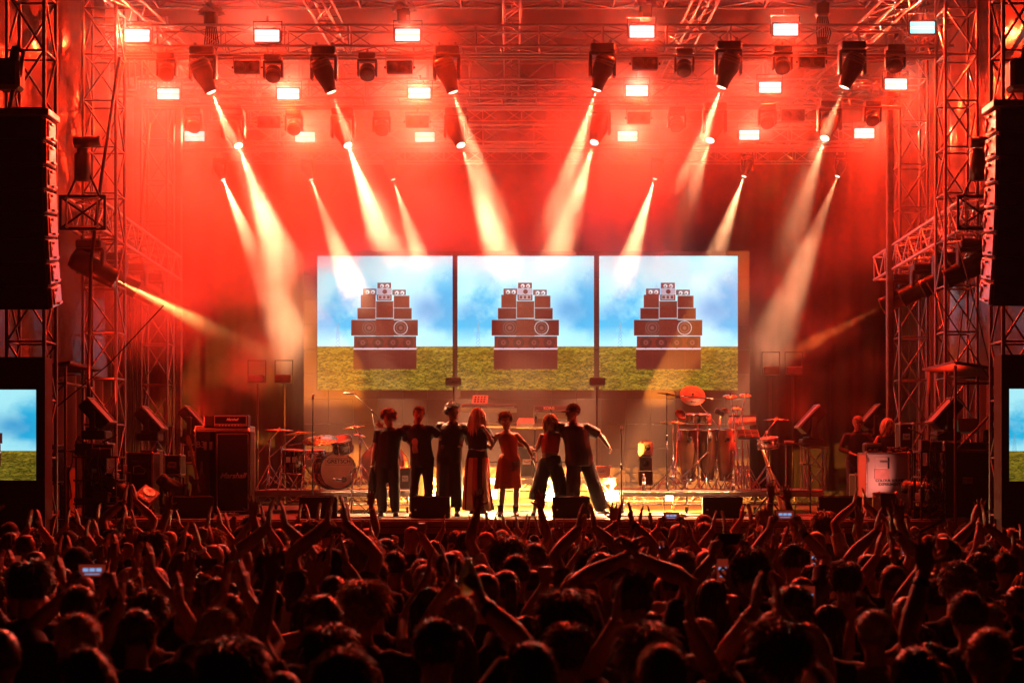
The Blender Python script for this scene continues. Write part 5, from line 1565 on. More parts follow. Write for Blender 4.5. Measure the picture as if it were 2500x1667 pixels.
def bottle(label, p, h=.26):
    t = thing('water_bottle', label, 'bottle', p, 0, 'water bottles')
    MB().lathe([(.030, 0), (.036, .006), (.036, h * .55), (.033, h * .6), (.036, h * .66), (.028, h * .8), (.014, h * .9), (.014, h * .94)], 18).build('bottle', BOT, t)
    MB().lathe([(.0365, h * .28), (.0368, h * .28), (.0368, h * .5), (.0365, h * .5)], 18, None, True, True).build('label', WHITE, t)
    MB().lathe([(.0155, h * .93), (.0155, h * 1.0), (.004, h * 1.005)], 12).build('cap', WHITE, t)
bottle('clear water bottle on the left end of the percussion riser', (X(1572, 26.6), 26.6, zd), .30)
bottle('water bottle with a pale top between the conga stands', (X(1790, 26.6), 26.6, zd), .24)

# ---- percussion on the right riser
PD = 27.2
def conga(label, px, pyt, w_px, wood):
    d = PD; r = w_px / 2 / F * d
    t = thing('conga', label, 'drum', (X(px, d), d, zd), 0, 'congas on the percussion riser')
    h = Z(pyt, d) - zd; z0 = .16
    MB().lathe([(r * .62, z0), (r * .74, z0 + (h - z0) * .2), (r * 1.0, z0 + (h - z0) * .55), (r * 1.02, z0 + (h - z0) * .68), (r * .9, h - .01)], 30).build('shell', wood, t)
    MB().lathe([(.004, h + .004), (r * .86, h), (r * .9, h - .02)], 30).build('drum_head', SKINW, t)
    MB().lathe([(r * .9, h - .035), (r * .96, h - .03), (r * .97, h + .004), (r * .9, h + .008)], 30, None, True, True).build('hoop', CHROME, t)
    MB().lathe([(r * .62, z0 - .004), (r * .66, z0 - .004), (r * .68, z0 + .03), (r * .62, z0 + .03)], 30, None, True, True).build('hoop', CHROME, t)
    for i in range(6):
        a = 2 * PI * i / 6 + .4
        l = MB(); l.path([(math.cos(a) * r * .98, math.sin(a) * r * .98, h - .01), (math.cos(a) * r * 1.05, math.sin(a) * r * 1.05, h - .1), (math.cos(a) * r * 1.07, math.sin(a) * r * 1.07, h - .22)], .006, 5); l.box((math.cos(a) * r * 1.03, math.sin(a) * r * 1.03, h - .23), (.03, .03, .03)); l.build('tension_rod', CHROME, t)
    MB().prism([(-.03, .03), (.03, .03), (.03, -.01), (0, -.035), (-.03, -.01)], -.004, .004, T4((r * .1, -r * 1.03, h - .2)) @ Matrix.Rotation(PI / 2, 4, 'X')).build('badge', BLK, t)
    for i in range(3):
        a = 2 * PI * i / 3 + .3
        bar('leg', (math.cos(a) * r * .7, math.sin(a) * r * .7, .28), (math.cos(a) * .3, math.sin(a) * .3, .012), .011, CHROME, t)
conga('dark red conga, left of three on the percussion riser', 1680, 1047, 50, WOODD)
conga('shaded conga, middle of three, partly behind its neighbours', 1727, 1048, 47, WOODD)
conga('pale wood conga with a black badge, right of three', 1771, 1047, 48, WOOD)
t = thing('bongo_pair', 'pair of small bongo drums mounted high on a stand above the congas', 'drum', (X(1704, 27.0), 27.0, zd))
for px, r in ((1688, .10), (1720, .118)):
    c = at(px, 1022, 27.0) - Vector((X(1704, 27.0), 27.0, zd))
    drum(t, c, r, .165, Euler((.12, 0, 0)).to_matrix(), WOODD, SKINW, 4)
bar('upright', (0, 0, .05), (0, 0, Z(1030, 27.0) - zd), .014, CHROME, t); tripod(t, 1, .32, CHROME, True)
_keep = CYMB; CYMB = mat('pale china cymbal', (0.62, 0.50, 0.42), 0.5, .25, .1, 8)
t = cymbal_stand('large pale china cymbal facing the crowd with a printed mark, over the bongos', st_foot(1645, 27.0), at(1691, 965, 27.0), 0.235, (0.95, 0.05), at(1728, 1010, 27.0))
M = T4(at(1691, 965, 27.0) - st_foot(1645, 27.0)) @ Euler((0.95, .05, 0)).to_matrix().to_4x4()
mk = MB()
for q in (-.05, -.015): mk.path([(q - .014, -.17, .006), (q - .012, -.135, .006), (q + .003, -.128, .006), (q + .012, -.14, .006), (q + .013, -.17, .006)], .0045, 5)
mk.path([(.02, -.17, .006), (.022, -.14, .006)], .0045, 5); mk.path([(.04, -.165, .006), (.042, -.14, .006)], .0045, 5)
part_at('printed_mark', mk.mesh('printed_mark', LABELK), t, M @ T4((0.01, .0, .004)))
CYMB = _keep
cymbal_stand('small splash cymbal, left one of two near the top of the percussion', st_foot(1797, 27.0), at(1783, 967, 27.0), .14, (.3, .0), at(1790, 1010, 27.0))
cymbal_stand('small splash cymbal, right one of two near the top of the percussion', st_foot(1818, 27.0), at(1820, 964, 27.0), .115, (.3, .05), at(1812, 1000, 27.0))
cymbal_stand('small pale cymbal lower down between the two splash cymbals', st_foot(1806, 27.3), at(1798, 996, 27.3), .105, (.3, 0))
cymbal_stand('bright thin cymbal level with the bongos at the left of the percussion', st_foot(1641, 26.9), at(1644, 1031, 26.9), .245, (-.03, .06))
cymbal_stand('flat cymbal on an angled boom right of the congas', st_foot(1873, 26.8), at(1895, 1024, 26.8), .23, (.03, 0), at(1872, 1054, 26.8))
t = thing('cowbell_pan', 'dark round steel pan tilted beside the bongos', 'steel pan', (X(1648, 27.1), 27.1, zd))
M = T4(at(1662, 1012, 27.1) - Vector((X(1648, 27.1), 27.1, zd))) @ Euler((.75, .5, 0)).to_matrix().to_4x4()
MB().lathe([(.004, -.03), (.07, -.028), (.115, 0), (.12, .01), (.11, .008), (.07, -.018), (.004, -.02)], 26, M).build('pan', BLKM, t); bar('upright', (0, 0, 0), at(1656, 1020, 27.1) - Vector((X(1648, 27.1), 27.1, zd)), .012, CHROME, t)
t = thing('bar_chimes', 'rack of upright chime bars under the splash cymbals', 'chimes', (X(1812, 27.3), 27.3, zd))
cz0, cz1 = Z(1046, 27.3) - zd, Z(1018, 27.3) - zd
MB().box((0, 0, cz1 + .02), (.52, .06, .03), bev=.004).build('beam', BLK, t)
cb = MB().tube((0, 0, 0), (0, 0, -1), .0065, None, 6).mesh('chime', mat('chime alloy', (.75, .55, .42), .35, 1.0))
for i in range(30): inst('chime', cb, t, (-.245 + i * .0169, -.02, cz1), (0, 0, 0), (1, 1, (cz1 - cz0) * (1.0 - .012 * i)))
bar('upright', (0, .02, 0), (0, .02, cz1), .012, CHROME, t); tripod(t, 1, .3, CHROME)
c = at(1826, 1060, 26.9)
t = thing('drum_pad', 'black tilted electronic drum pad right of the pale conga', 'drum pad', (c.x, c.y, zd))
Rm = Euler((.55, 0, 0)).to_matrix()
MB().box((0, 0, c.z - zd), (.40, .30, .05), Rm, bev=.01).build('case', BLK, t)
for i in range(3):
    for j in range(2): MB().box(Vector((0, 0, c.z - zd)) + Rm @ Vector((-.125 + i * .125, -.065 + j * .13, .028)), (.11, .115, .012), Rm, bev=.004).build('pad', RUB, t)
bar('upright', (0, .03, 0), (0, .03, c.z - zd), .013, CHROME, t); tripod(t, 1, .3, CHROME)
c = at(1875, 1081, 26.9)
t = thing('timbale', 'shiny shallow timbale drum on a stand under the flat cymbal', 'drum', (c.x, c.y, zd))
drum(t, Vector((0, 0, c.z - zd)), .19, .17, Euler((.15, -.12, 0)).to_matrix(), CHROME, SKINW, 8); bar('upright', (0, 0, .1), (0, 0, c.z - zd - .08), .014, CHROME, t); tripod(t, 1, .32, CHROME, True)
c = at(1758, 1006, 27.1)
t = thing('pad_cluster', 'black wedge of small percussion blocks mounted above the congas', 'percussion', (X(1746, 27.1), 27.1, zd))
bb = c - Vector((X(1746, 27.1), 27.1, zd))
MB().box(bb, (.2, .12, .10), Euler((.2, .35, 0)).to_matrix(), bev=.02).build('block', BLK, t); MB().ball(bb + Vector((.08, 0, .02)), (.09, .08, .06), 14, 8).build('block', BLK, t)
bar('upright', (0, 0, 0), bb, .012, CHROME, t); tripod(t, 1, .3, CHROME)
c = at(1940, 1083, 26.9)
t = thing('side_table', 'narrow black side table with a pale box right of the timbale', 'table', (c.x, c.y, zd))
MB().box((0, 0, c.z - zd), (.58, .3, .03), bev=.006).build('table_top', BLK, t)
for q in (-.16, .12): bar('leg', (q, 0, 0), (q, 0, c.z - zd), .014, CHROME, t)
MB().box((-.1, 0, c.z - zd + .035), (.16, .12, .04), bev=.008).build('box', WHITE, t)
p0, p1 = at(1862, 1098, 25.6), at(1912, 1246, 25.3)
t = thing('wooden_horn', 'long pale wooden horn leaning on a low black tripod before the percussion', 'wind instrument', p1)
ax_ = (p0 - p1)
MB().path([Vector((0, 0, .0)), ax_ * .12, ax_ * .5, ax_ * .86, ax_], [.056, .043, .032, .025, .02], 14).build('tube', MAPLE, t)
for q in (.25, .48, .7): MB().path([ax_ * q, ax_ * (q + .025)], [.045, .042], 14).build('binding', WOODD, t)
t = thing('low_tripod', 'low black tripod under the leaning wooden horn', 'stand', (X(1876, 25.5), 25.5, RZ)); tripod(t, .4, .28, BLKM, False, .32, .014); bar('upright', (0, 0, .2), (.0, 0, .5), .016, BLKM, t)
# floor clutter: pedals, cables, set lists
rc = random.Random(5)
for i, (px, py, d, w_) in enumerate(((1820, 1252, 24.8, .16), (1850, 1256, 24.6, .3), (560, 1257, 25.0, .34), (640, 1258, 24.7, .2), (1660, 1256, 24.5, .2))):
    t = thing('effects_pedal', 'small effects pedal on the deck ' + ('behind the monitor before the congas', 'next to the tripod of the wooden horn', 'in front of the tall guitar cabinet', 'between the guitar cabinet and the drum monitor', 'left of the monitor before the congas')[i], 'pedal', (X(px, d), d, RZ), rc.uniform(-.4, .4), 'effects pedals on the deck')
    MB().box((0, 0, .025), (w_, .14, .05), None, .9, .0).build('case', (CASEW, BLK, EDGE, BLK, CASEO)[i], t)
    for j in range(max(1, int(w_ / .07))): MB().lathe([(.012, 0), (.012, .02), (.008, .024)], 10, T4((-w_ / 2 + .04 + j * .07, -.03, .05))).build('knob', CHROME, t)
for i in range(8):
    x = -7.4 + 1.9 * i + rc.uniform(-.3, .3); y = rc.uniform(23.75, 26.0); pts = []
    a = rc.choice((0, PI)) + rc.gauss(0, .3)
    for j in range(14):
        pts.append((x, y, RZ + .010 + rc.uniform(0, .004)))
        a += rc.gauss(0, .5); x += math.cos(a) * .16; y = min(max(y + math.sin(a) * .07, 23.7), 26.1)
    o = MB().path(pts, .009, 6).build('cable', CABLE)
    near = ('at the far left', 'before the guitar cabinet', 'before the drum riser', 'by the performer with the jacket', 'by the orange skirt', 'by the round based stand', 'before the congas', 'before the pale lighting case')[i]
    prop(o, 'black cable snaking over the deck ' + near, 'cable', 'cables on the deck')
for i, (px, d) in enumerate(((905, 24.4), (1195, 24.3), (1265, 24.3))):
    o = MB().box((0, 0, .002), (.21, .29, .003)).build('set_list', WHITE, None, (X(px, d), d, RZ), (0, 0, rc.uniform(-.6, .6)))
    prop(o, 'white paper set list taped to the deck ' + ('before the performer with the jacket', 'before the singer with pale hair', 'before the performer in the orange skirt')[i], 'paper', 'set lists')
# ------------------------------------------------------------------ more lamps on the rig, footlights, wing gear, loudspeaker arrays, sheeting
WASHLENS = mat('wash lens', (0.06, 0.06, 0.065), 0.1, 0, .2, 40, .4, 120)
def make_wash():
    t = thing('wash_light', 'x', 'stage light', group='small unlit wash heads on the trusses')
    MB().box((0, 0, 0), (.30, .24, .10), bev=.015).build('base', BLK, t)
    MB().tube((0, 0, .05), (0, 0, .14), .024).build('clamp', ALU, t)
    y = MB(); y.box((0, 0, -.07), (.34, .14, .05), bev=.012)
    for q in (-1, 1): y.box((q * .155, 0, -.21), (.04, .12, .26), bev=.014)
    y.build('yoke', BLK, t)
    M = T4((0, 0, -.27)) @ aim((0, -.55, -1))
    MB().lathe([(.05, -.15), (.10, -.14), (.13, -.09), (.135, .04), (.125, .09), (.118, .09)], 18, M).build('head', BLKM, t)
    MB().lathe([(.117, .086), (.10, .105), (.06, .122), (.004, .128)], 18, M).build('lens', WASHLENS, t)
    rg = MB().lathe([(.128, -.02), (.142, -.015), (.142, .0), (.128, .005)], 18, M, True, True); rg.build('trim_ring', CHROME, t)
    return t
w0 = make_wash()
n_ = 0
for d, z_off, ps, row in ((25.2, .20, [(407, 168), (667, 172), (897, 168), (1670, 158), (1910, 152), (2185, 148)], 'front'), (28.2, .20, [(473, 298), (718, 303), (932, 305), (1652, 296), (1873, 288), (2130, 281)], 'middle')):
    for i, (px, py) in enumerate(ps):
        p = at(px, py, d) + Vector((0, 0, z_off)); lb = 'small black wash head with a bulging lens, %s from the left on the %s truss' % (ORD[i], row)
        if n_ == 0: w0.location = p; w0['label'] = lb
        else: again(w0, lb, p)
        n_ += 1
def make_blinder():
    t = thing('blinder_light', 'x', 'stage light', group='unlit two lamp blinders on the trusses')
    MB().box((0, .06, 0), (.44, .12, .22), bev=.012).build('housing', BLK, t)
    for s_ in (-1, 1):
        M = T4((s_ * .105, 0, 0)) @ Matrix.Rotation(PI / 2, 4, 'X')
        MB().lathe([(.082, -.004), (.094, 0), (.094, .014), (.084, .018)], 22, M, True, True).build('lamp_ring', BLKM, t)
        MB().lathe([(.004, -.03), (.04, -.022), (.08, .004)], 22, M).build('reflector', WASHLENS, t)
    y = MB()
    for s_ in (-1, 1): y.box((s_ * .235, .06, .07), (.014, .04, .20))
    y.box((0, .06, .17), (.484, .04, .014)); y.build('yoke', ALU2, t)
    MB().tube((0, .06, .17), (0, .06, .26), .022).build('clamp', ALU, t)
    for s_ in (-1, 1): MB().lathe([(.022, 0), (.022, .02), (.01, .026)], 10, T4((s_ * .243, .06, 0)) @ Matrix.Rotation(s_ * PI / 2, 4, 'Y')).build('knob', BLK, t)
    return t
b0 = make_blinder(); n_ = 0
for d, ps, row in ((25.2, [(602, 163), (975, 163), (1575, 154), (1983, 150)], 'front'), (28.2, [(656, 297), (1019, 296), (1560, 287), (1937, 281)], 'middle')):
    for i, (px, py) in enumerate(ps):
        p = at(px, py, d); lb = 'black two lamp blinder with a yoke, %s from the left on the %s truss' % (ORD[i], row)
        if n_ == 0: b0.location = p; b0['label'] = lb
        else: again(b0, lb, p)
        n_ += 1
# chain motors under shiny rain covers on the front truss
FOIL = mat('crinkled clear cover', (0.6, 0.6, 0.62), 0.18, 0.5, .2, 6, .9, 26)
for i, px in enumerate((512, 985, 1577, 2010)):
    t = thing('chain_hoist', 'chain hoist in a crinkled shiny cover above the front truss, %s from the left' % ORD[i], 'hoist', at(px, 40 - i * 8, 25.2))
    MB().box((0, .1, -.02), (.22, .2, .26), bev=.03).build('motor', BLK, t)
    def cov(u, v, i=i):
        a = 2 * PI * u; r = .17 + .03 * math.sin(a * 5 + v * 9 + i) + .02 * math.sin(a * 11 + v * 5)
        return Vector((r * math.cos(a) * (1.15 - .35 * v), .1 + r * .9 * math.sin(a), .05 + .17 * v + .02 * math.sin(a * 3)))
    MB().grid(cov, 40, 8, False).build('rain_cover', FOIL, t)
    bar('chain', (0, .1, .2), (0, .1, 2.2), .014, ALU2, t, 5)
    if i in (0, 3):
        lp = MB()
        for k_ in range(7):
            o_ = (k_ - 3) * .025
            lp.path([(o_, .1, -.1), (o_ * 1.6 + .02, .06, -.45), (o_ * 1.2, .05, -.62), (o_, .1, -.5), (o_ + .015, .16, -.95)], .013, 5)
        lp.build('cable_loop', CABLE, t)
# lamps on poles below and beside the video wall
def pole_lamp(label, px, py, d, square=False, lit=False):
    p = at(px, py, d)
    t = thing('pole_light', label, 'stage light', (p.x, p.y, SZ), 0, 'lamps on poles near the video wall')
    z = p.z - SZ
    bar('pole', (0, .1, 0), (0, .1, z - .1), .024, BLKM, t); MB().box((0, .1, .012), (.5, .5, .024), bev=.004).build('base_plate', BLKM, t)
    MB().box((0, 0, z), (.34, .30, .17), bev=.02).build('body', BLK, t)
    MB().lathe([(.004, -.02), (.05, -.01), (.07, .006), (.08, 0), (.08, -.01)], 18, T4((.04, -.152, z)) @ Matrix.Rotation(PI / 2, 4, 'X')).build('lens', WASHLENS, t)
    if square:
        f = MB()
        for s_ in (-1, 1): f.box((s_ * .19, .02, z + .16), (.02, .03, .5)); 
        f.box((0, .02, z + .40), (.40, .03, .02)); f.build('yoke', BLKM, t)
    return t
pole_lamp('boxy lamp on a pole under the left gap of the video wall', 1107, 932, 31.8)
pole_lamp('boxy lamp on a pole under the right gap of the video wall', 1458, 932, 31.8)
for px, py, wd in ((627, 925, 'outer one left'), (693, 925, 'inner one left'), (1882, 905, 'inner one right'), (1938, 905, 'outer one right')):
    pole_lamp('square yoked lamp on a pole, %s of the video wall' % wd, px, py, 31.6, True)
# footlights: lit lamps low on the deck that flood it with warm light
FOOT = glow('footlight tube', (1.0, 0.90, 0.62), 14.0)
FOOT_W = 520.0
for i, (px, py, d, wd) in enumerate(((1198, 1206, 27.3, 'between the striped skirt and the orange skirt'), (1340, 1212, 27.3, 'behind the performer in the red top'), (1494, 1211, 27.3, 'beside the round based microphone stand'), (1634, 1216, 26.3, 'under the left end of the percussion riser'), (1054, 1211, 27.3, 'behind the long black coat'))):
    p = at(px, py, d)
    t = thing('footlight', 'dazzling lit lamp low on the deck ' + wd, 'stage light', (p.x, p.y, SZ), 0, 'footlights')
    z = p.z - SZ; s_ = .55 if i >= 3 else 1.0
    MB().box((0, .07, z), (.30 * s_, .12, .20 * s_), bev=.012).build('housing', BLK, t)
    MB().box((0, .0, z), (.26 * s_, .02, .16 * s_), bev=.008).build('lens', FOOT, t)
    for q in (-1, 1): MB().box((q * .165 * s_, .07, z * .5 + .02), (.012, .05, z), None).build('bracket', BLKM, t)
    lamp('SPOT', FOOT_W * (.45 if i >= 3 else 1.0), WARM, t, (0, -.03, z), (0, -1, -.75), rad(130), .5, .004)
    lamp('SPOT', FOOT_W * 24, (1.0, .27, .03), t, (0, .16, z + .05), (0, 1, .16), rad(118), .6, .004)  # added rear spot, throws orange on the wall behind

# ---- side lamps slung in a row under each side truss
SIDE_W = 6000.0
for sx in (-1, 1):
    tr = ST[0 if sx < 0 else 1]
    for i in range(4):
        y = 24.3 + i * 1.42
        f = (y - 23.8) / 6.0
        base = Vector(tr.location) + Vector((X(415, 29.8) - X(196, 23.8), 0, 0)) * 0
        x = tr.location.x + (0.0)
        t, s = make_spot(True)
        t['label'] = 'black tube lamp under the %s side truss, %s counted from the front' % ('left' if sx < 0 else 'right', ORD[i])
        t['group'] = 'tube lamps under the side trusses'
        t.location = (x, y, 6.02)
        dr = Vector((-sx * 1.0, 0.42, -0.52)).normalized()
        M = T4(Vector((0, 0, -.36))) @ aim(dr)
        MB().lathe([(.05, -.36), (.15, -.34), (.185, -.26), (.185, .05), (.172, .08), (.165, .40), (.172, .41), (.172, .44), (.16, .44), (.15, .1)], 20, M, True, True).build('head', BLKM, t)
        lit = sx < 0 or i == 3
        MB().lathe([(.155, .13), (.004, .15)], 16, M).build('lens', LENS if (sx < 0) else GLASS_D, t)
        if lit:
            lamp('SPOT', SIDE_W * (1.0 if sx < 0 else 2.0), (1.0, .46, .12) if sx < 0 else (1.0, .20, .04), t, M @ Vector((0, 0, .45)), dr, rad(13), .8, .003)
    # cylinder and bracket hanging from the near end of the truss
    e = Vector(tr.location)
    t = thing('truss_hoist', 'dark motor and ballast box standing on the near end of the %s side truss' % ('left' if sx < 0 else 'right'), 'hoist', e + Vector((0, .1, .23)))
    MB().lathe([(.02, 0), (.13, .01), (.13, .42), (.09, .46), (.09, .52)], 20, T4((-.02, 0, .30))).build('motor', BLKM, t)
    MB().tube((-.15, 0, .92), (.28, 0, .95), .09, None, 14).build('chain_bag', BLK, t)
    for q in (-1, 1): bar('sling', (q * .28, 0, 0), (q * .05, 0, .5), .02, BLKM, t)
    pl = MB()
    for q in (-1, 1): pl.box((q * .36, -.06, -.23), (.04, .04, .56)); pl.box((0, -.06, -.23 + q * .26), (.72, .04, .05))
    pl.tube((-.34, -.06, -.47), (.34, -.06, .01), .018); pl.tube((.34, -.06, -.47), (-.34, -.06, .01), .018)
    pl.build('end_frame', BLKM, t)

# ---- tilted floor lamps (flat panel heads) standing in the wings
PANEL_FILL_W = 420.0  # strength of the fill added to the panel lamps
PANEL_ADDED_GLOW = glow('added red panel glow', (1.0, .06, .03), .35)  # added glow on the otherwise dark panel faces
STRIPM = mat('panel rim', (0.35, 0.34, 0.33), .35, .8)
def panel_head(label, px, py, d, sx, zb, size=1.0, lean=.74):
    p = at(px, py, d)
    t = thing('panel_light', label, 'stage light', (p.x, p.y, zb), 0, 'tilted panel lamps in the wings')
    z = p.z - zb
    R_ = Euler((0, -sx * lean, 0)).to_matrix()
    h = MB(); h.box((0, 0, 0), (.20 * size, .46 * size, .56 * size), None, 1, .03)
    R2 = Euler((0, sx * lean, 0)).to_matrix()
    M = T4((0, 0, z)) @ R2.to_4x4()
    o = MB(); o.box((0, 0, z), (.19 * size, .46 * size, .54 * size), R2, bev=.025); hd = o.build('head', BLKM, t)
    r_ = MB()
    for s_ in (-1, 1):
        r_.box(M @ Vector((-sx * .11 * size, s_ * .215 * size, 0)), (.04 * size, .035, .56 * size), R2, bev=.006)
        r_.box(M @ Vector((-sx * .11 * size, 0, s_ * .265 * size)), (.04 * size, .40 * size, .035), R2, bev=.006)
    r_.build('rim', STRIPM, hd)
    MB().box(M @ Vector((-sx * .102 * size, 0, 0)), (.012, .40 * size, .50 * size), R2).build('lens', PANEL_ADDED_GLOW, hd)
    y = MB()
    for s_ in (-1, 1): y.box((0, s_ * .26 * size, z * .5 + .11), (.10, .035, max(.1, z - .12)), bev=.01)
    y.box((0, 0, .16), (.2, .55 * size, .05), bev=.01); y.build('yoke', BLK, t)
    MB().box((0, 0, .07), (.40 * size, .40 * size, .14), bev=.02).build('base', BLK, t)
    lamp('SPOT', PANEL_FILL_W, (1.0, .022, .006), t, M @ Vector((-sx * .125 * size, 0, 0)), R2 @ Vector((-sx, 0, 0)), rad(160), .5, .03)  # added red spot, side fill for the stage and band gear
    return t
for label, px, py, d, sx, zb in (('panel lamp head on the left, nearest the side screen, in front of the lattice tower', 236, 1013, 24.0, -1, Z(1072, 24.0)), ('panel lamp head on the left, middle one, before the dim rear tower', 366, 1030, 26.6, -1, Z(1076, 26.6)),
        ('panel lamp head on the left, deepest one, by the guitar amplifier', 468, 1024, 30.0, -1, Z(1082, 30.0)), ('panel lamp head on the right, nearest the laptop desk', 2308, 1012, 24.2, 1, Z(1075, 24.2)),
        ('panel lamp head on the right, between the two crew members', 2131, 1021, 29.2, 1, Z(1084, 29.2)), ('panel lamp head on the truss pedestal at the end of the percussion riser', 1981, 1026, 27.0, 1, Z(1089, 27.0))):
    panel_head(label, px, py, d, sx, zb)
# its truss pedestal
px_ = X(1990, 27.1)
t = truss('truss_pedestal', 'short upright truss pedestal at the right end of the percussion riser', 'pedestal', None, (px_, 27.1, zd), (px_, 27.1, Z(1093, 27.0)), .32, .32, .34, ALU, .02, .011)
MB().box((0, 0, Z(1093, 27.0) - zd + .01), (.42, .42, .02), bev=.004).build('top_plate', ALU2, t)
# pedestals and racks under the left panel heads
for label, px0, px1, pyt, pyb, d, dep, m in (
        ('tall black rack under the nearest left panel lamp', 205, 262, 1072, 1256, 24.0, .5, CASEB), ('black case on end beside the left side screen', 113, 139, 1085, 1178, 23.9, .5, CASEB),
        ('tan flight case with bright edges standing left of the black rack', 146, 170, 1114, 1236, 24.4, .4, CASEO), ('square black cabinet left of the bass guitar', 401, 441, 1110, 1160, 26.4, .4, CASEB),
        ('black case under the middle left panel lamp', 344, 384, 1078, 1232, 26.6, .4, CASEB), ('wide black rack under the laptops in the right wing', 2305, 2421, 1060, 1246, 23.95, .6, CASEB),
        ('black case under the right panel lamp next to the laptop rack', 2262, 2302, 1078, 1246, 24.3, .5, CASEB), ('open pale edged case between the crew and the lighting case', 2088, 2112, 1107, 1198, 27.4, .5, CASEB),
        ('tall narrow case with pale edges standing behind the lighting case', 2196, 2230, 1033, 1098, 26.4, .3, CASEB), ('low black case under the deepest left panel lamp', 446, 490, 1084, 1130, 30.0, .5, CASEB), ('black case carrying the crew panel lamp', 2108, 2150, 1086, 1240, 29.2, .4, CASEB)):
    plain_case(label, px0, px1, pyt, pyb, d, dep, m, RZ if pyb > 1195 else None, 'flight_case', True, None)
# cases that would hang in the air get their own dolly or support
for px, pyb, d, w_, wd in ((126, 1178, 23.9, .3, 'the case beside the left side screen'), (421, 1160, 26.4, .3, 'the square cabinet left of the bass guitar'), (2213, 1098, 26.4, .3, 'the narrow case behind the lighting case'), (468, 1130, 30.0, .4, 'the low case by the guitar amplifier')):
    zt_ = Z(pyb, d) - RZ
    t = thing('stand', 'black frame stand under ' + wd, 'stand', (X(px, d), d + .2, RZ))
    for a in (-1, 1):
        for b_ in (-1, 1): bar('leg', (a * w_ * .42, b_ * .14, 0), (a * w_ * .42, b_ * .14, zt_), .016, BLKM, t, 6)
    MB().box((0, 0, zt_ - .02), (w_ * .9, .34, .03)).build('shelf', BLKM, t)
# left: horn loaded speaker, tilted wedge, clutter of stands and boxes
d = 25.6
t = thing('side_fill_speaker', 'upright side speaker with a pale horn and a round cone in a red light tinted frame', 'speaker', (X(339, d), d, RZ))
w_, h_ = X(372, d) - X(306, d), Z(1105, d) - RZ
MB().box((0, .28, h_ / 2), (w_, .5, h_), bev=.015).build('cabinet', CASEB, t)
case_edges(t, w_ - .02, .5, h_ - .02, .03, mat('red light tinted frame', (.35, .2, .18), .5), .016, 0, .01)  # red stage light put into the frame's base colour
hn = MB(); hn.box((0.02, .016, h_ * .72), (w_ * .62, .02, h_ * .3), bev=.01); hn.build('horn_panel', BLKM, t)
MB().add([(-.10, -.002, h_ * .66), (.10, -.002, h_ * .66), (.13, -.002, h_ * .72), (.02, -.002, h_ * .80), (-.10, -.002, h_ * .78), (-.02, .05, h_ * .72)], [(0, 1, 5), (1, 2, 5), (2, 3, 5), (3, 4, 5), (4, 0, 5)]).build('horn', WHITE, t)
MB().lathe([(.004, -.03), (.05, -.01), (.10, .012), (.11, .006), (.11, -.01)], 24, T4((0, .022, h_ * .32)) @ Matrix.Rotation(PI / 2, 4, 'X')).build('cone', GRILLE, t)
MB().lathe([(.004, .012), (.03, .008), (.04, -.004)], 16, T4((0, .01, h_ * .32)) @ Matrix.Rotation(PI / 2, 4, 'X')).build('dust_cap', WHITE, t)
c = at(356, 1213, 24.6)
t = thing('tilted_monitor', 'small pale wedge monitor tilted up on castors with a round cone', 'stage monitor', (c.x, c.y, RZ))
Rm = Euler((.5, .55, 0)).to_matrix()
MB().box((0, 0, c.z - RZ), (.30, .42, .16), Rm, bev=.01).build('cabinet', PLAST, t)
MB().lathe([(.004, .0), (.05, .012), (.09, .022), (.105, .024), (.11, .01)], 24, T4((0, 0, c.z - RZ)) @ Rm.to_4x4() @ T4((0, .05, .075))).build('cone', EDGE, t)
for q in (-.05, .05): MB().box(Vector((0, 0, c.z - RZ)) + Rm @ Vector((q, -.15, .084)), (.06, .05, .01), Rm).build('horn', WHITE, t)
for q in (-.1, .12): caster(t, q, 0, .15, .14)
rr = random.Random(11)
def clutter(label, px0, px1, pyt, d, seed, n=10):
    """desk of boxes, arms and hanging leads"""
    r = random.Random(seed)
    w = (px1 - px0) / F * d
    t = thing('equipment_rack', label, 'equipment', (X((px0 + px1) / 2, d), d, RZ))
    H = Z(pyt, d) - RZ
    for a in (-1, 1):
        for b_ in (-1, 1): bar('leg', (a * w * .42, b_ * .2, 0), (a * w * .42, b_ * .2, H * .8), .018, BLKM, t, 6)
    for j in range(3): MB().box((0, 0, H * (.2 + .3 * j)), (w * .95, .46, .03), bev=.005).build('shelf', BLK, t)
    for j in range(n):
        bw, bh = r.uniform(.12, w * .5), r.uniform(.06, .2)
        MB().box((r.uniform(-w * .3, w * .3), r.uniform(-.16, .02), H * (.2 + .3 * (j % 3)) + bh / 2 + .016 + .001 * j), (bw, r.uniform(.2, .3), bh), Euler((0, 0, r.uniform(-.3, .3))).to_matrix(), bev=.012).build('box', (BLK, BLKM, PLAST, CASEB)[j % 4], t)
    cb_ = MB()
    for j in range(9):
        x = r.uniform(-w * .5, w * .5); z = r.uniform(H * .5, H); pts = []
        for q in range(7): pts.append((x + r.gauss(0, .03) + q * r.uniform(-.04, .04), -.26 - .03 * r.random(), max(.02, z - q * (z / 6)))); 
        cb_.path(pts, .010, 5)
    cb_.build('cable', CABLE, t)
    kn = MB()
    for j in range(14): kn.ball((r.uniform(-w * .45, w * .45), -.25, r.uniform(.1, H * .95)), r.uniform(.008, .018), 7, 5)
    kn.build('fitting', CHROME, t)
    for j in range(3):
        x = r.uniform(-w * .5, w * .5); MB().path([(x, 0, H * .8), (x + r.uniform(-.1, .1), -.05, H), (x + r.uniform(-.3, .3), -.1, H + r.uniform(-.05, .12))], .012, 6).build('arm', BLKM, t)
    return t
clutter('dark crowded equipment desk hung with leads before the left lattice tower', 186, 300, 1078, 23.8, 3, 12)
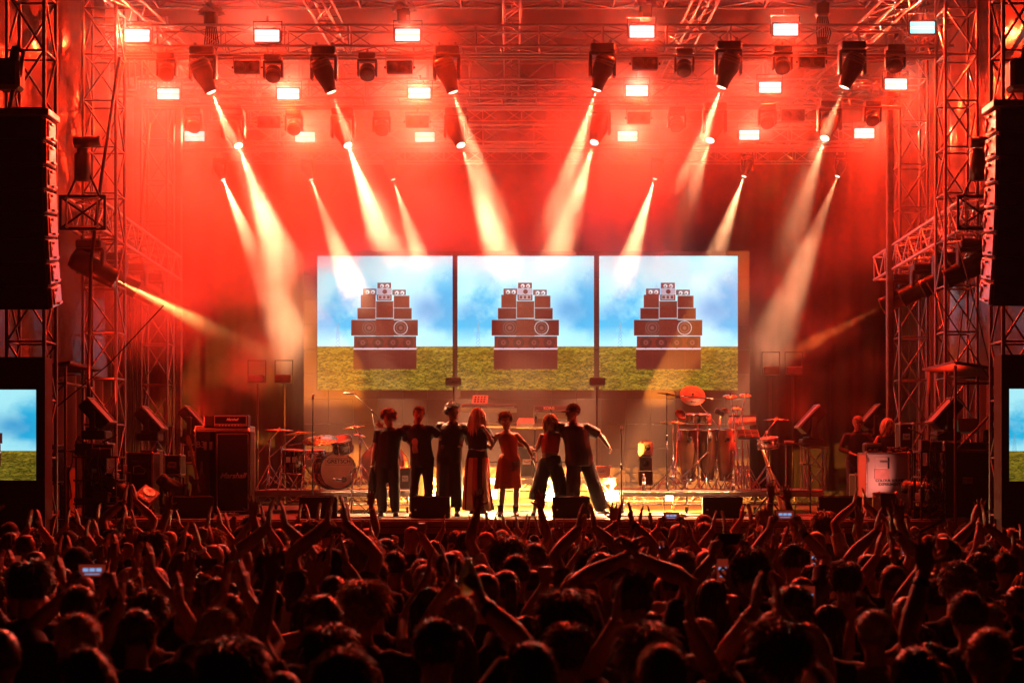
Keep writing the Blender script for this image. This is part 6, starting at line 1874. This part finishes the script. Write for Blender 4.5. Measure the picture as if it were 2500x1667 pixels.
clutter('dark crowded equipment stand with leads between the lighting case and the laptop rack', 2236, 2300, 1062, 23.75, 8, 12)
clutter('low dark heap of stage boxes beside the square cabinet on the left', 286, 312, 1128, 25.2, 9, 6)
CASE_W = 30.0
for px, d, wd in ((290, 24.0, 'left before the side speaker'), (2252, 24.1, 'right of the pale lighting case'), (424, 25.6, 'under the square cabinet by the bass guitar')):
    t, s = make_spot(True)
    t['label'] = 'unlit moving head lamp standing on the deck, ' + wd; t['group'] = 'moving heads standing on the deck'
    t.location = (X(px, d), d, RZ + .075); t.rotation_euler = (PI, 0, 0)
    if px == 2252:                      # this one is on: it washes the pale case from the right
        t['label'] = 'moving head lamp on the deck washing the pale lighting case with pink light'
        spot_head(t, s, (-.75, -.55, -.25), CASE_W, 120, lit=True, col=(1.0, .22, .16), lensm=glow('pink lens', (1, .3, .25), 1.2))
    else: spot_head(t, s, (-.5 if px < 1000 else .6, .55, -.55), 0, 10, lit=False)
# big pale case with stencilled name, desk lamp box on the deck, laptops
d = 24.9
cx = X(2167, d); w_, h_ = X(2219, d) - X(2116, d), Z(1106, d) - RZ
t = thing('lighting_case', 'big pale flight case stencilled COLOUR SOUND EXPERIMENT in the right wing', 'flight case', (cx, d, RZ))
MB().box((0, .3, h_ / 2), (w_, .6, h_), bev=.02).build('shell', CASEW, t)
case_edges(t, w_, .6, h_, 0.0, EDGE, .012)
lettering('COLOUR SOUND', .062, LABELK, t, (.04, -.004, Z(1173, d) - RZ), 0, 'lettering', 0, .003)
lettering('EXPERIMENT.', .066, LABELK, t, (.04, -.004, Z(1182, d) - RZ), 0, 'lettering', 0, .003)
MB().box((X(2153, d) - cx, -.004, Z(1130, d) - RZ), (.22, .006, .18)).build('paper', WHITE, t)
gr = MB()
for i in range(9): gr.box((X(2153, d) - cx, -.0085, Z(1130, d) - RZ - .07 + i * .016), (.2, .002, .003))
gr.build('print', BLK, t)
MB().box((X(2153, d) - cx, -.006, Z(1157, d) - RZ), (.25, .008, .17)).build('card', PINK, t)
MB().box((X(2158, d) - cx, -.012, Z(1127, d) - RZ), (.14, .008, .03)).build('latch', EDGE, t)
MB().box((X(2169, d) - cx, -.008, Z(1130, d) - RZ), (.03, .01, .19)).build('strap', BLK, t)
for z in (.12, h_ - .12): MB().box((-w_ / 2 + .02, -.012, z), (.05, .02, .07), bev=.004).build('latch', EDGE, t)
c = at(2137, 1102, 24.9)
t = thing('mixer', 'black rounded control box with a white print on top of the pale lighting case', 'mixer', (c.x, c.y + .12, RZ + h_ + .014))
MB().box((0, .1, .085), (.30, .24, .17), bev=.03).build('case', BLK, t)
lettering('ASY', .05, LABELW, t, (.03, -.024, .045), 0, 'lettering', .2, .002); MB().prism([(0, 0), (.05, 0), (.065, .03), (.015, .03)], 0, .003, T4((-.10, -.022, .03)) @ Matrix.Rotation(PI / 2, 4, 'X')).build('print', LABELW, t)
MB().box((0, -.022, .015), (.28, .006, .012)).build('trim', EDGE, t)
cc = MB(); r = random.Random(2)
for i in range(9):
    pts = [(r.uniform(-.02, .1) + j * .05, .05 + r.uniform(0, .3), .012 + .03 * (i % 3) + .015 * math.sin(j + i)) for j in range(7)]
    cc.path(pts, .011, 5)
o = cc.build('cable_heap', CABLE, None, (X(2176, d), d, RZ + h_ + .014)); prop(o, 'heap of black cable on top of the pale lighting case', 'cable')
d = 24.2
t = thing('floor_box', 'black cube fixture with a bright framed side panel on the deck edge', 'stage light', (X(2161, d), d, RZ))
w_, h_ = X(2192, d) - X(2130, d), Z(1202, d) - RZ
MB().box((.04, .22, h_ / 2), (w_ - .12, .42, h_), bev=.02).build('cabinet', BLK, t)
MB().box((-w_ / 2 + .07, .0, h_ / 2), (.13, .05, h_), bev=.006).build('side_panel', EDGE, t)
MB().box((-w_ / 2 + .07, -.028, h_ * .36), (.075, .008, h_ * .5), bev=.004).build('plate', WHITE, t)
for q in (-.03, .03): MB().lathe([(.024, 0), (.024, .012), (.012, .02)], 14, T4((-w_ / 2 + .07 + q, -.026, h_ * .84)) @ Matrix.Rotation(PI / 2, 4, 'X')).build('socket', WHITE, t)
case_edges(t, w_ - .13, .42, h_ - .02, .012, EDGE, .007, .045, .01)
SCREENG = glow('laptop glow', (0.9, 0.7, 0.45), .25)
LAP = mat('laptop lid', (.72, .66, .52), .4, .1)
for i, (px, py, d, rz, wd) in enumerate(((2367, 1038, 24.05, .12, 'front one of two'), (2343, 1036, 24.35, -.2, 'rear one of two'))):
    zt_ = Z(1059, 23.95) + .012
    t = thing('laptop', 'open pale laptop seen from behind on the right wing rack, ' + wd, 'laptop', (X(px, d), d + .05, zt_), rz, 'laptops')
    MB().box((0, .14, .009), (.33, .23, .016), bev=.004).build('base', LAP, t)
    Rm = Euler((-.18, 0, 0)).to_matrix()
    MB().box(Vector((0, .0, .02)) + Rm @ Vector((0, 0, .115)), (.33, .010, .23), Rm, bev=.003).build('lid', LAP, t)
    MB().box(Vector((0, .0, .02)) + Rm @ Vector((0, .0065, .115)), (.30, .002, .19), Rm).build('screen', SCREENG, t)
    MB().ball(Vector((0, .0, .02)) + Rm @ Vector((0, -.006, .12)), (.018, .002, .02), 12, 6).build('emblem', WHITE, t)
# lamp that lights the pale case (red floor wash out of the wings)
# ---- loudspeaker arrays hung in front of the near towers
PAB = mat('array cabinet', (0.02, 0.02, 0.022), .5, 0, .3, 10, .1, 90)
RIGP = mat('rigging steel', (.5, .48, .47), .4, .8, .2, 14, .1, 60)
def line_array(label, sx, pxe, pyt, pyb, d):
    n = 8
    t = thing('line_array', label, 'loudspeaker array', (X(pxe, d), d, Z(pyt, d)), 0, 'hanging loudspeaker arrays')
    W_ = 1.30; H = (pyb - pyt) / F * d; h = H / n
    y = 0.0; z = 0.0; a = 0.03; x = -sx * 0
    gm = MB(); gm.box((0, 0, 0), (W_ - .02, .03, h - .035), bev=.006); gme = gm.mesh('grille', GRILLE)
    cm = MB().box((0, 0.25, 0), (W_, .46, h - .014), bev=.012).mesh('cabinet', PAB)
    cm2 = MB(); cm2.box((0, 0, 0), (.035, .42, h * .84), bev=.006); cm2.tube((0.022, -.15, -h * .3), (.022, -.15, h * .36), .02, None, 8); cm2.box((.03, -.02, h * .28), (.05, .10, .03)); cm2.box((.03, .06, -h * .3), (.05, .14, .025)); cm2.box((.028, -.12, .02), (.04, .05, .05)); pme = cm2.mesh('rigging_plate', RIGP)
    for i in range(n):
        a = 0.02 + 0.012 * i + .009 * i * i * .35
        R_ = Euler((a, 0, 0)).to_matrix()
        c = Vector((sx * W_ / 2 * 1.0, y, z)) + R_ @ Vector((0, 0, -h / 2))
        cab = bpy.data.objects.new('cabinet', cm); link(cab, t); cab.location = c; cab.rotation_euler = (a, 0, 0)
        inst('grille', gme, cab, (0, .012, 0))
        for s_ in (-1, 1): inst('rigging_plate', pme, cab, (s_ * (W_ / 2 + .02), .24, 0), (0, 0, 0 if s_ > 0 else PI))
        e = R_ @ Vector((0, 0, -h)); y += e.y; z += e.z
    fl = MB(); fl.box((sx * W_ / 2, .25, .06), (W_ + .16, .5, .09), bev=.01); fl.build('fly_frame', RIGP, t)
    for q in (.1, .5): bar('chain', (sx * W_ / 2, q, .1), (sx * W_ / 2, q, 3.6), .016, ALU2, t, 5)
line_array('tall curved hanging array of black loudspeakers at the left edge', -1, 104, 283, 757, 19.6)
line_array('tall curved hanging array of black loudspeakers at the right edge', 1, 2440, 262, 748, 19.6)
for pxe, py, d, wd in ((24, 185, 20.0, 'left'), (2490, 185, 20.0, 'right')):
    t = thing('chain_motor', 'dark chain motor with a bag above the %s loudspeaker array' % wd, 'hoist', at(pxe, py, d))
    MB().box((0, 0, 0), (.34, .3, .42), bev=.05).build('motor', BLK, t); MB().tube((.05, 0, .2), (.1, 0, .38), .07, None, 12).build('hook_block', BLKM, t)
    MB().path([(.1, -.05, .38), (.2, -.05, .3), (.16, -.05, .0), (.05, -.05, -.25), (.0, -.05, -.55)], .03, 8).build('cable_bundle', CABLE, t)

# ---- plastic sheeting and side structure of the wings
TARP = mat('crinkled plastic sheet', (0.12, 0.11, 0.11), 0.16, 0, 0.15, 3, 0.55, 4.5)
def tarp(label, x0, x1, y0, y1, z0, z1, seed):
    r = np.random.RandomState(seed)
    ks = r.normal(0, 1, (26, 2)) * np.array((7.0, 3.2)); ph = r.rand(26) * 6.28; am = 1 / np.maximum(1.5, np.hypot(ks[:, 0], ks[:, 1]))
    def fn(u, v):
        w = float(np.sum(am * np.abs(np.sin(ks[:, 0] * u * 2.2 + ks[:, 1] * v * 2.6 + ph)))) * .055 - .18
        p = Vector((x0 + (x1 - x0) * u, y0 + (y1 - y0) * u, z1 + (z0 - z1) * v))
        return p + Vector((w, 0.25 * w, .0)) + Vector((0, 0, -.25 * math.sin(PI * u) * (1 - v)))
    o = MB().grid(fn, 46, 70).build('plastic_sheet', TARP); prop(o, label, 'plastic sheet')
tarp('crinkled shiny plastic sheet down the left wing behind the loudspeaker array', -8.6, -7.15, 21.6, 25.6, 3.9, 11.8, 1)
tarp('crinkled plastic sheet down the right wing behind the loudspeaker array', 8.9, 7.75, 21.6, 25.9, 3.9, 11.8, 2)
for sx, wd in ((-1, 'left'), (1, 'right')):
    t = thing('wing_shelter', 'low sloping roof on scaffold poles in the %s wing behind the side screen' % wd, 'shelter', (sx * 7.65, 24.0, 0))
    MB().box((0, .2, Z(900, 23.4)), (1.25, 1.8, .05), Euler((0, sx * .16, 0)).to_matrix(), bev=.01).build('roof_sheet', STEELK, t)
    for a in (-.55, .5):
        for b_ in (-.55, .95): bar('pole', (a, b_, 0), (a, b_, Z(905, 23.4) - sx * a * .16), .024, ALU2, t)
    for zz in (Z(935, 23.4), 2.6): bar('rail', (-.55, -.55, zz), (.5, -.55, zz), .024, ALU2, t); bar('rail', (.5, -.55, zz), (.5, .95, zz), .024, ALU2, t)
    bar('brace', (-.55, -.55, 2.6), (.5, -.55, Z(935, 23.4)), .02, ALU2, t)
# loose lines and guys
def line_thing(label, pts, r=.012, m=CABLE):
    o = MB().path(pts, r, 6).build('cable', m); prop(o, label, 'cable', 'hanging lines and guys')
line_thing('thick dark pipe slanting down in front of the left lattice tower', [at(292, 140, 24.3), at(250, 420, 24.2), at(222, 640, 24.1), at(216, 985, 24.1)], .03, BLKM)
line_thing('slack strap hanging left of the upright post', [at(365, 300, 28.0), at(352, 430, 28.0), at(340, 620, 28)], .03)
for i, (a, b, d) in enumerate((((400, 745), (118, 1010), 23.0), ((2262, 690), (2440, 960), 22.5), ((2330, 560), (2425, 930), 22.8), ((315, 700), (322, 1180), 27.0), ((332, 700), (326, 1180), 27.5), ((2350, 760), (2305, 1050), 24.0), ((130, 760), (118, 900), 22.0))):
    line_thing(('thin guy line slanting down from the left side truss', 'thin guy line slanting from the right side truss to the side screen', 'steep guy line beside the right lattice tower', 'hanging line left of the dim left tower', 'second hanging line left of the dim left tower, slightly slanted', 'line slanting down before the right lattice tower', 'short line under the left loudspeaker array')[i], [at(*a, d), at((a[0] + b[0]) / 2 + 6, (a[1] + b[1]) / 2 + 12, d), at(*b, d)], .010)
# draped cables on the stage lip
for i, px in enumerate((205, 2195)):
    line_thing('bundle of cables looping over the stage lip at the far %s' % ('left', 'right')[i], [at(px - 30, 1262, 23.4), at(px - 5, 1290, 23.3), at(px + 45, 1300, 23.3), at(px + 110, 1268, 23.4)], .03)
# ------------------------------------------------------------------ the crowd: every person in view is a thing, meshes shared between like poses
def pose_of(R_=None, L_=None, **k):
    d = dict(k)
    if R_: d['R'] = R_
    if L_: d['L'] = L_
    return d
UP = (0, 0.1, 1)
CLAP = R((0.055, .22, 1.80), pole=(.5, .35, -.7), hand='flat', palm=(-1, 0, 0), dir=(-.12, .05, 1))
CLAPW = R((0.03, .14, 1.83), pole=(1, 0, .15), hand='curl', palm=(-1, .1, -.2), dir=(-.5, .1, .9))
CLAPS = R((0.15, .26, 1.76), pole=(.5, .3, -.8), hand='flat', palm=(-1, 0, 0), dir=(-.05, .1, 1))
VUP = R((0.36, .18, 1.78), pole=(.7, .1, -.7), hand='spread', palm=(-.3, 1, 0), dir=(.15, .05, 1))
ONE = R((0.22, .12, 1.965), pole=(1, -.4, 0), hand='spread', palm=(-.2, 1, 0), dir=(.02, .05, 1))
ONEL = R((0.28, .26, 1.76), pole=(.6, .2, -.7), hand='flat', palm=(-.5, 1, 0), dir=(.12, .1, 1))
FIST = R((0.24, .20, 1.78), pole=(.6, .2, -.6), hand='fist', palm=(-.2, 1, 0), dir=(0, .05, 1))
HORN = R((0.28, .30, 1.66), pole=(.8, -.5, -.6), hand='curl', palm=(-.2, 1, 0), dir=(.1, .1, 1))
PHONE2 = R((0.115, .36, 1.70), pole=(1, -.2, -.8), hand='grip', palm=(-1, .1, 0), dir=(-.15, .1, 1))
PHONE1 = R((0.13, .35, 1.70), pole=(1, -.2, -.7), hand='grip', palm=(-1, .2, 0), dir=(-.05, .1, 1))
CLAPH = R((0.055, .17, 1.90), pole=(1, -.1, -.1), hand='flat', palm=(-1, 0, 0), dir=(-.12, .05, 1))
PHONEH = R((0.115, .30, 1.84), pole=(1, -.2, -.8), hand='grip', palm=(-1, .1, 0), dir=(-.15, .1, 1))
FACEC = R((0.06, .33, 1.50), pole=(.7, -.1, -1), hand='flat', palm=(-1, 0, 0), dir=(-.1, .3, 1))
CUP = R((0.16, .26, 1.80), pole=(.9, -.3, -.5), hand='grip', palm=(-1, .1, 0), dir=(-.2, .3, 1))
VARS = [  # key, pose, sleeve, female, phrase, raised
    ('down', pose_of(head=(.05, 0, 0)), 'short', False, 'with arms down', 0), ('downf', pose_of(fem=True, head=(0, .1, 0)), 'short', True, 'with arms down', 0),
    ('down2', pose_of(head=(0, -.25, .05), lean=.04), 'long', False, 'looking sideways', 0),
    ('clap', pose_of(CLAP, CLAP, head=(-.05, 0, 0)), 'short', False, 'clapping overhead', 1), ('clapf', pose_of(CLAP, CLAP, fem=True, head=(-.05, .1, 0)), 'none', True, 'clapping overhead', 1),
    ('claps', pose_of(CLAPS, CLAPS, side=.02), 'short', False, 'about to clap', 1), ('clapw', pose_of(CLAPW, CLAPW), 'short', False, 'arching both arms overhead', 1),
    ('vup', pose_of(VUP, VUP, head=(-.1, 0, 0)), 'short', False, 'with arms spread upward', 1), ('vupf', pose_of(VUP, VUP, fem=True), 'none', True, 'with arms spread upward', 1),
    ('one', pose_of(ONE, None, side=-.02), 'short', False, 'reaching one arm up', 1), ('onef', pose_of(ONEL, None, fem=True, side=-.02), 'short', True, 'raising an open palm', 1),
    ('fist', pose_of(FIST, None), 'short', False, 'raising a fist', 1), ('horn', pose_of(HORN, HORN, head=(-.05, .1, 0)), 'long', False, 'holding both hands up', 1),
    ('phone2', pose_of(PHONE2, PHONE2), 'short', False, 'filming two handed', 1), ('phone1', pose_of(PHONE1, None), 'short', True, 'filming one handed', 1),
    ('claph', pose_of(CLAPH, CLAPH, head=(-.05, 0, 0)), 'short', False, 'stretching both hands overhead', 1), ('phoneh', pose_of(PHONEH, PHONEH), 'short', False, 'filming two handed overhead', 1),
    ('face', pose_of(FACEC, FACEC, fem=True), 'short', True, 'clapping before the face', 0), ('cup', pose_of(CUP, None), 'short', False, 'holding up a drink', 1)]
VAR = {}
for i, (key, ps, slv, fem, phrase, rs) in enumerate(VARS):
    ps = dict(ps); ps['fem'] = fem; ps['hs'] = 1.02
    kk = skeleton(ps)
    VAR[key] = dict(k=kk, body=body_mesh(kk, 0.0135, SKIN), shirt=shirt_mesh(kk, BLACK, slv, .82 if not fem else .84, .014, .0165, 30 + i, .012, 1.485 if slv != 'none' else 1.43), phrase=phrase, fem=fem, raised=rs)
TRO = {}
for fem in (False, True):
    kk = skeleton(dict(fem=fem))
    TRO[fem] = (trousers_mesh(kk, DENIM, .022, 50 + fem), shoes_mesh(kk, SHOE))
HST = [('short', 'short haired'), ('crop', 'crop haired'), ('textured', 'tousled'), ('shaggy', 'shaggy haired'), ('curly', 'curly haired'), ('receding', 'balding'), ('bald', 'bald'), ('peak', 'peak capped'), ('bucket', 'bucket hatted'),
       ('long', 'long haired'), ('bob', 'bob haired'), ('ponytail', 'ponytailed'), ('bun', 'bun haired'), ('afro', 'round haired')]
HCOL = [HAIRS[0]] * 4 + [HAIRS[1]] * 4 + [HAIRS[2], HAIRS[3]]
PHSCR = glow('phone picture', (.40, .03, .012), .35)
PHBLUE = glow('phone picture sky', (.30, .55, 1.0), .7)
def smartphone(label, p, rz, upright=False, dark=False, k=1.0):
    t = thing('smartphone', label, 'phone', p, rz, 'phones held up in the crowd')
    w, h = (.148, .072) if not upright else (.072, .148)
    MB().box((0, 0, 0), (w * k, .009, h * k), bev=.004).build('body', BLK, t)
    if not dark:
        MB().box((0, -.0052, 0), (w * k * .9, .001, h * k * .86)).build('screen', PHSCR, t)
        b_ = MB()
        n3 = 3
        for q in range(n3): b_.box(((q - 1) * w * k * .22, -.0062, h * k * .05), (w * k * .18, .001, min(h, w) * k * .24))
        b_.box((0, -.0062, -h * k * .25), (w * k * .5, .001, .004)); b_.build('picture', PHBLUE, t)
    return t
LAND = [(0, 'the left side screen'), (130, 'the left lattice tower'), (300, 'the bass guitar'), (480, 'the guitar cabinet'), (640, 'the floor tom'), (770, 'the bass drum'), (900, 'the held jacket'), (1000, 'the long coat'),
        (1125, 'the striped skirt'), (1205, 'the orange skirt'), (1295, 'the red top'), (1390, 'the capped performer'), (1475, 'the bare microphone stand'), (1560, 'the water bottle'), (1650, 'the congas'), (1800, 'the timbale'), (1900, 'the truss pedestal'), (2000, 'the crew'), (2110, 'the pale case'), (2235, 'the laptop rack'), (2400, 'the right side screen')]
ZONE = [(14.0, 'in the front rows'), (12.7, 'near the front'), (11.2, 'behind the front rows'), (9.4, 'in mid crowd'), (7.4, 'in the nearer half'), (5.9, 'among near silhouettes'), (0, 'at the bottom edge')]
USED = {}
WB = {}
rc = random.Random(77)
def crowd_person(x, y, key, hair, scale, rz, mirror=False, col=None, hcol=None):
    v = VAR[key]; k = v['k']
    hs = [h for h in HST if h[0] == hair][0]
    px = CX + x / y * F
    land = [l for a, l in LAND if px >= a or a == 0][-1]
    zone = [z for a, z in ZONE if y >= a][0]
    base = '%s person %s, %s, below %s' % (hs[1], v['phrase'], zone, land)
    base = ' '.join(base.split())
    b = bpy.data.objects.new('person', v['body']); link(b)
    b.location = (x, y, 0); b.rotation_euler = (0, 0, rz); b.scale = (-scale if mirror else scale, scale, scale)
    prop(b, base, 'person', 'people in the crowd')
    # tall reaching arms only a few
    USED.setdefault(base, []).append((b, px, v, hs, zone, land, y, scale))
    s_ = inst('shirt', v['shirt'], b); own_mat(s_, col or rc.choice([BLACK, BLACK, BLACK, NAVY, NAVY, GREY, OLIVE, RUST] + ([WHITEC] if y > 9 else [])))
    tm, sm_ = TRO[v['fem']]
    inst('trousers', tm, b); inst('shoes', sm_, b)
    if v['raised'] and rc.random() < .4:
        nm = rc.choice('RL'); e_, w_ = k[nm][1], k[nm][2]
        if w_.z > 1.3:
            key_ = (key, nm)
            if key_ not in WB:
                ax_ = (w_ - e_).normalized(); WB[key_] = MB().path([w_ - ax_ * .055, w_ - ax_ * .03], [.035, .035], 10).mesh('wristband', LABELW)
            o = inst('wristband', WB[key_], b); own_mat(o, rc.choice([LABELW, BLK, BLK, CHROME]))
    hc = hcol or rc.choice(HCOL)
    if hair in ('peak', 'bucket'):
        part_at('hair', hair_mesh('short', HAIRS[0], 2), b, k['headM']); part_at('cap', cap_mesh(BLACK, 'peak' if hair == 'peak' else 'bucket'), b, k['headM'] @ Matrix.Rotation(0, 4, 'Z'))
    elif hair != 'bald':
        o = part_at('hair', hair_mesh(hair, HAIRS[0], rc.choice((11, 12)) if hair in ('short', 'textured', 'long') else 11), b, k['headM']); own_mat(o, hc)
    if key in ('phone2', 'phoneh', 'phone1', 'cup'):
        hm_ = hand_matrix(k['R'])
        g_ = (hm_ @ Vector((0, .035, .085)))
        if key in ('phone2', 'phoneh'): g_ = Vector((0, g_.y + .01, g_.z + .02))
        g_ = b.matrix_basis @ g_
        if key == 'cup': return b, g_
        up = key == 'phone1'
        lb = '%s phone showing the stage, held up %s below %s' % ('upright' if up else 'sideways', zone, land)
        smartphone(lb, g_, rz, up, rc.random() < .35)
        return b, g_
    return b, None
taken = []
def special(px, d, key, hair, scale, mirror=False, rz=0.0, off=0.0):
    x = X(px, d) + off
    taken.append((x, d))
    return crowd_person(x, d, key, hair, scale, rz, mirror)
special(1938, 10.3, 'phoneh', 'short', 1.04)
special(664, 9.2, 'claph', 'textured', 1.05)
special(1192, 11.6, 'one', 'short', 1.03, True, 0, .14)
special(1296, 12.2, 'one', 'crop', 1.02, False, 0, -.14)
special(1548, 7.0, 'clapw', 'short', 1.06)
special(2400, 5.6, 'one', 'short', 1.0, True, -.3, .0)
special(60, 7.6, 'one', 'textured', 1.07, True, .0, .0)
b_, g_ = special(1130, 5.5, 'cup', 'short', 1.03, False, 0, -.10)
AMBERL = bpy.data.materials.new('clear cup'); AMBERL.use_nodes = True
_b = AMBERL.node_tree.nodes['Principled BSDF']; _b.inputs['Transmission Weight'].default_value = .6; _b.inputs['Roughness'].default_value = .3; _b.inputs['Base Color'].default_value = (.80, .42, .12, 1); _b.inputs['IOR'].default_value = 1.2
t = thing('drink_bottle', 'small clear bottle of amber drink held up among the near silhouettes, catching the light', 'bottle', g_)
MB().lathe([(.022, -.06), (.030, -.055), (.034, .0), (.030, .035), (.016, .06), (.014, .085)], 22).build('bottle', AMBERL, t)
KEYS_UP = ['clap', 'clap', 'clapf', 'claps', 'claps', 'clap', 'claph', 'vup', 'vupf', 'one', 'onef', 'onef', 'fist', 'horn', 'phone2', 'phone1', 'face']
KEYS_DN = ['down', 'down', 'downf', 'downf', 'down2']
d = 5.15; row = 0
while d < 15.3:
    half = 1250 / F * d + .22
    step = rc.uniform(.48, .53) if d > 8 else .53
    n = int(2 * half / step) + 1
    for i in range(n):
        x = -half + (i + (.5 if row % 2 else 0)) * (2 * half / n) + rc.gauss(0, .07)
        y = d + rc.gauss(0, .09)
        if abs(x) > half + .2: continue
        if any((x - a) ** 2 + (y - b_) ** 2 < .22 for a, b_ in taken): continue
        up = rc.random() < (.16 if d < 7.2 else (.42 if d < 10.5 else (.62 if d < 12.6 else .48)))
        key = rc.choice(KEYS_UP if up else KEYS_DN)
        fem = VAR[key]['fem']
        hair = rc.choice(['long', 'long', 'long', 'bob', 'ponytail', 'bun', 'bob', 'ponytail', 'ponytail'] if fem else ['short', 'short', 'short', 'crop', 'crop', 'short', 'textured', 'shaggy', 'curly', 'receding', 'bald', 'peak', 'bucket'] if d > 7.6 else ['short', 'short', 'short', 'crop', 'textured', 'shaggy', 'crop', 'peak', 'short'])
        sc_ = (rc.gauss(.945, .035) if fem else rc.gauss(1.0, .04))
        if d < 6: sc_ = min(sc_, 1.0)
        crowd_person(x, y, key, hair, max(.88, min(1.09, sc_)), rc.gauss(0, .16), rc.random() < .5)
    d += .49 + .008 * row * .5; row += 1
# labels that still coincide say how the person stands among their likes
SIZEW = {}
for base, lst in USED.items():
    if len(lst) == 1: continue
    v, hs, zone, land = lst[0][2:6]
    srt = sorted(lst, key=lambda q: q[1])
    words_ = ['leftmost', 'rightmost'] if len(srt) == 2 else (['leftmost', 'middle', 'rightmost'] if len(srt) == 3 else ['leftmost', 'inner left', 'inner right', 'rightmost', 'fifth', 'sixth'])
    for q, w_ in zip(srt, words_):
        q[0]['label'] = '%s %s person %s, %s, below %s' % (w_, hs[1], v['phrase'], zone, land)
print('CROWD', sum(len(l) for l in USED.values()), 'dups', sum(len(l) for l in USED.values() if len(l) > 1))
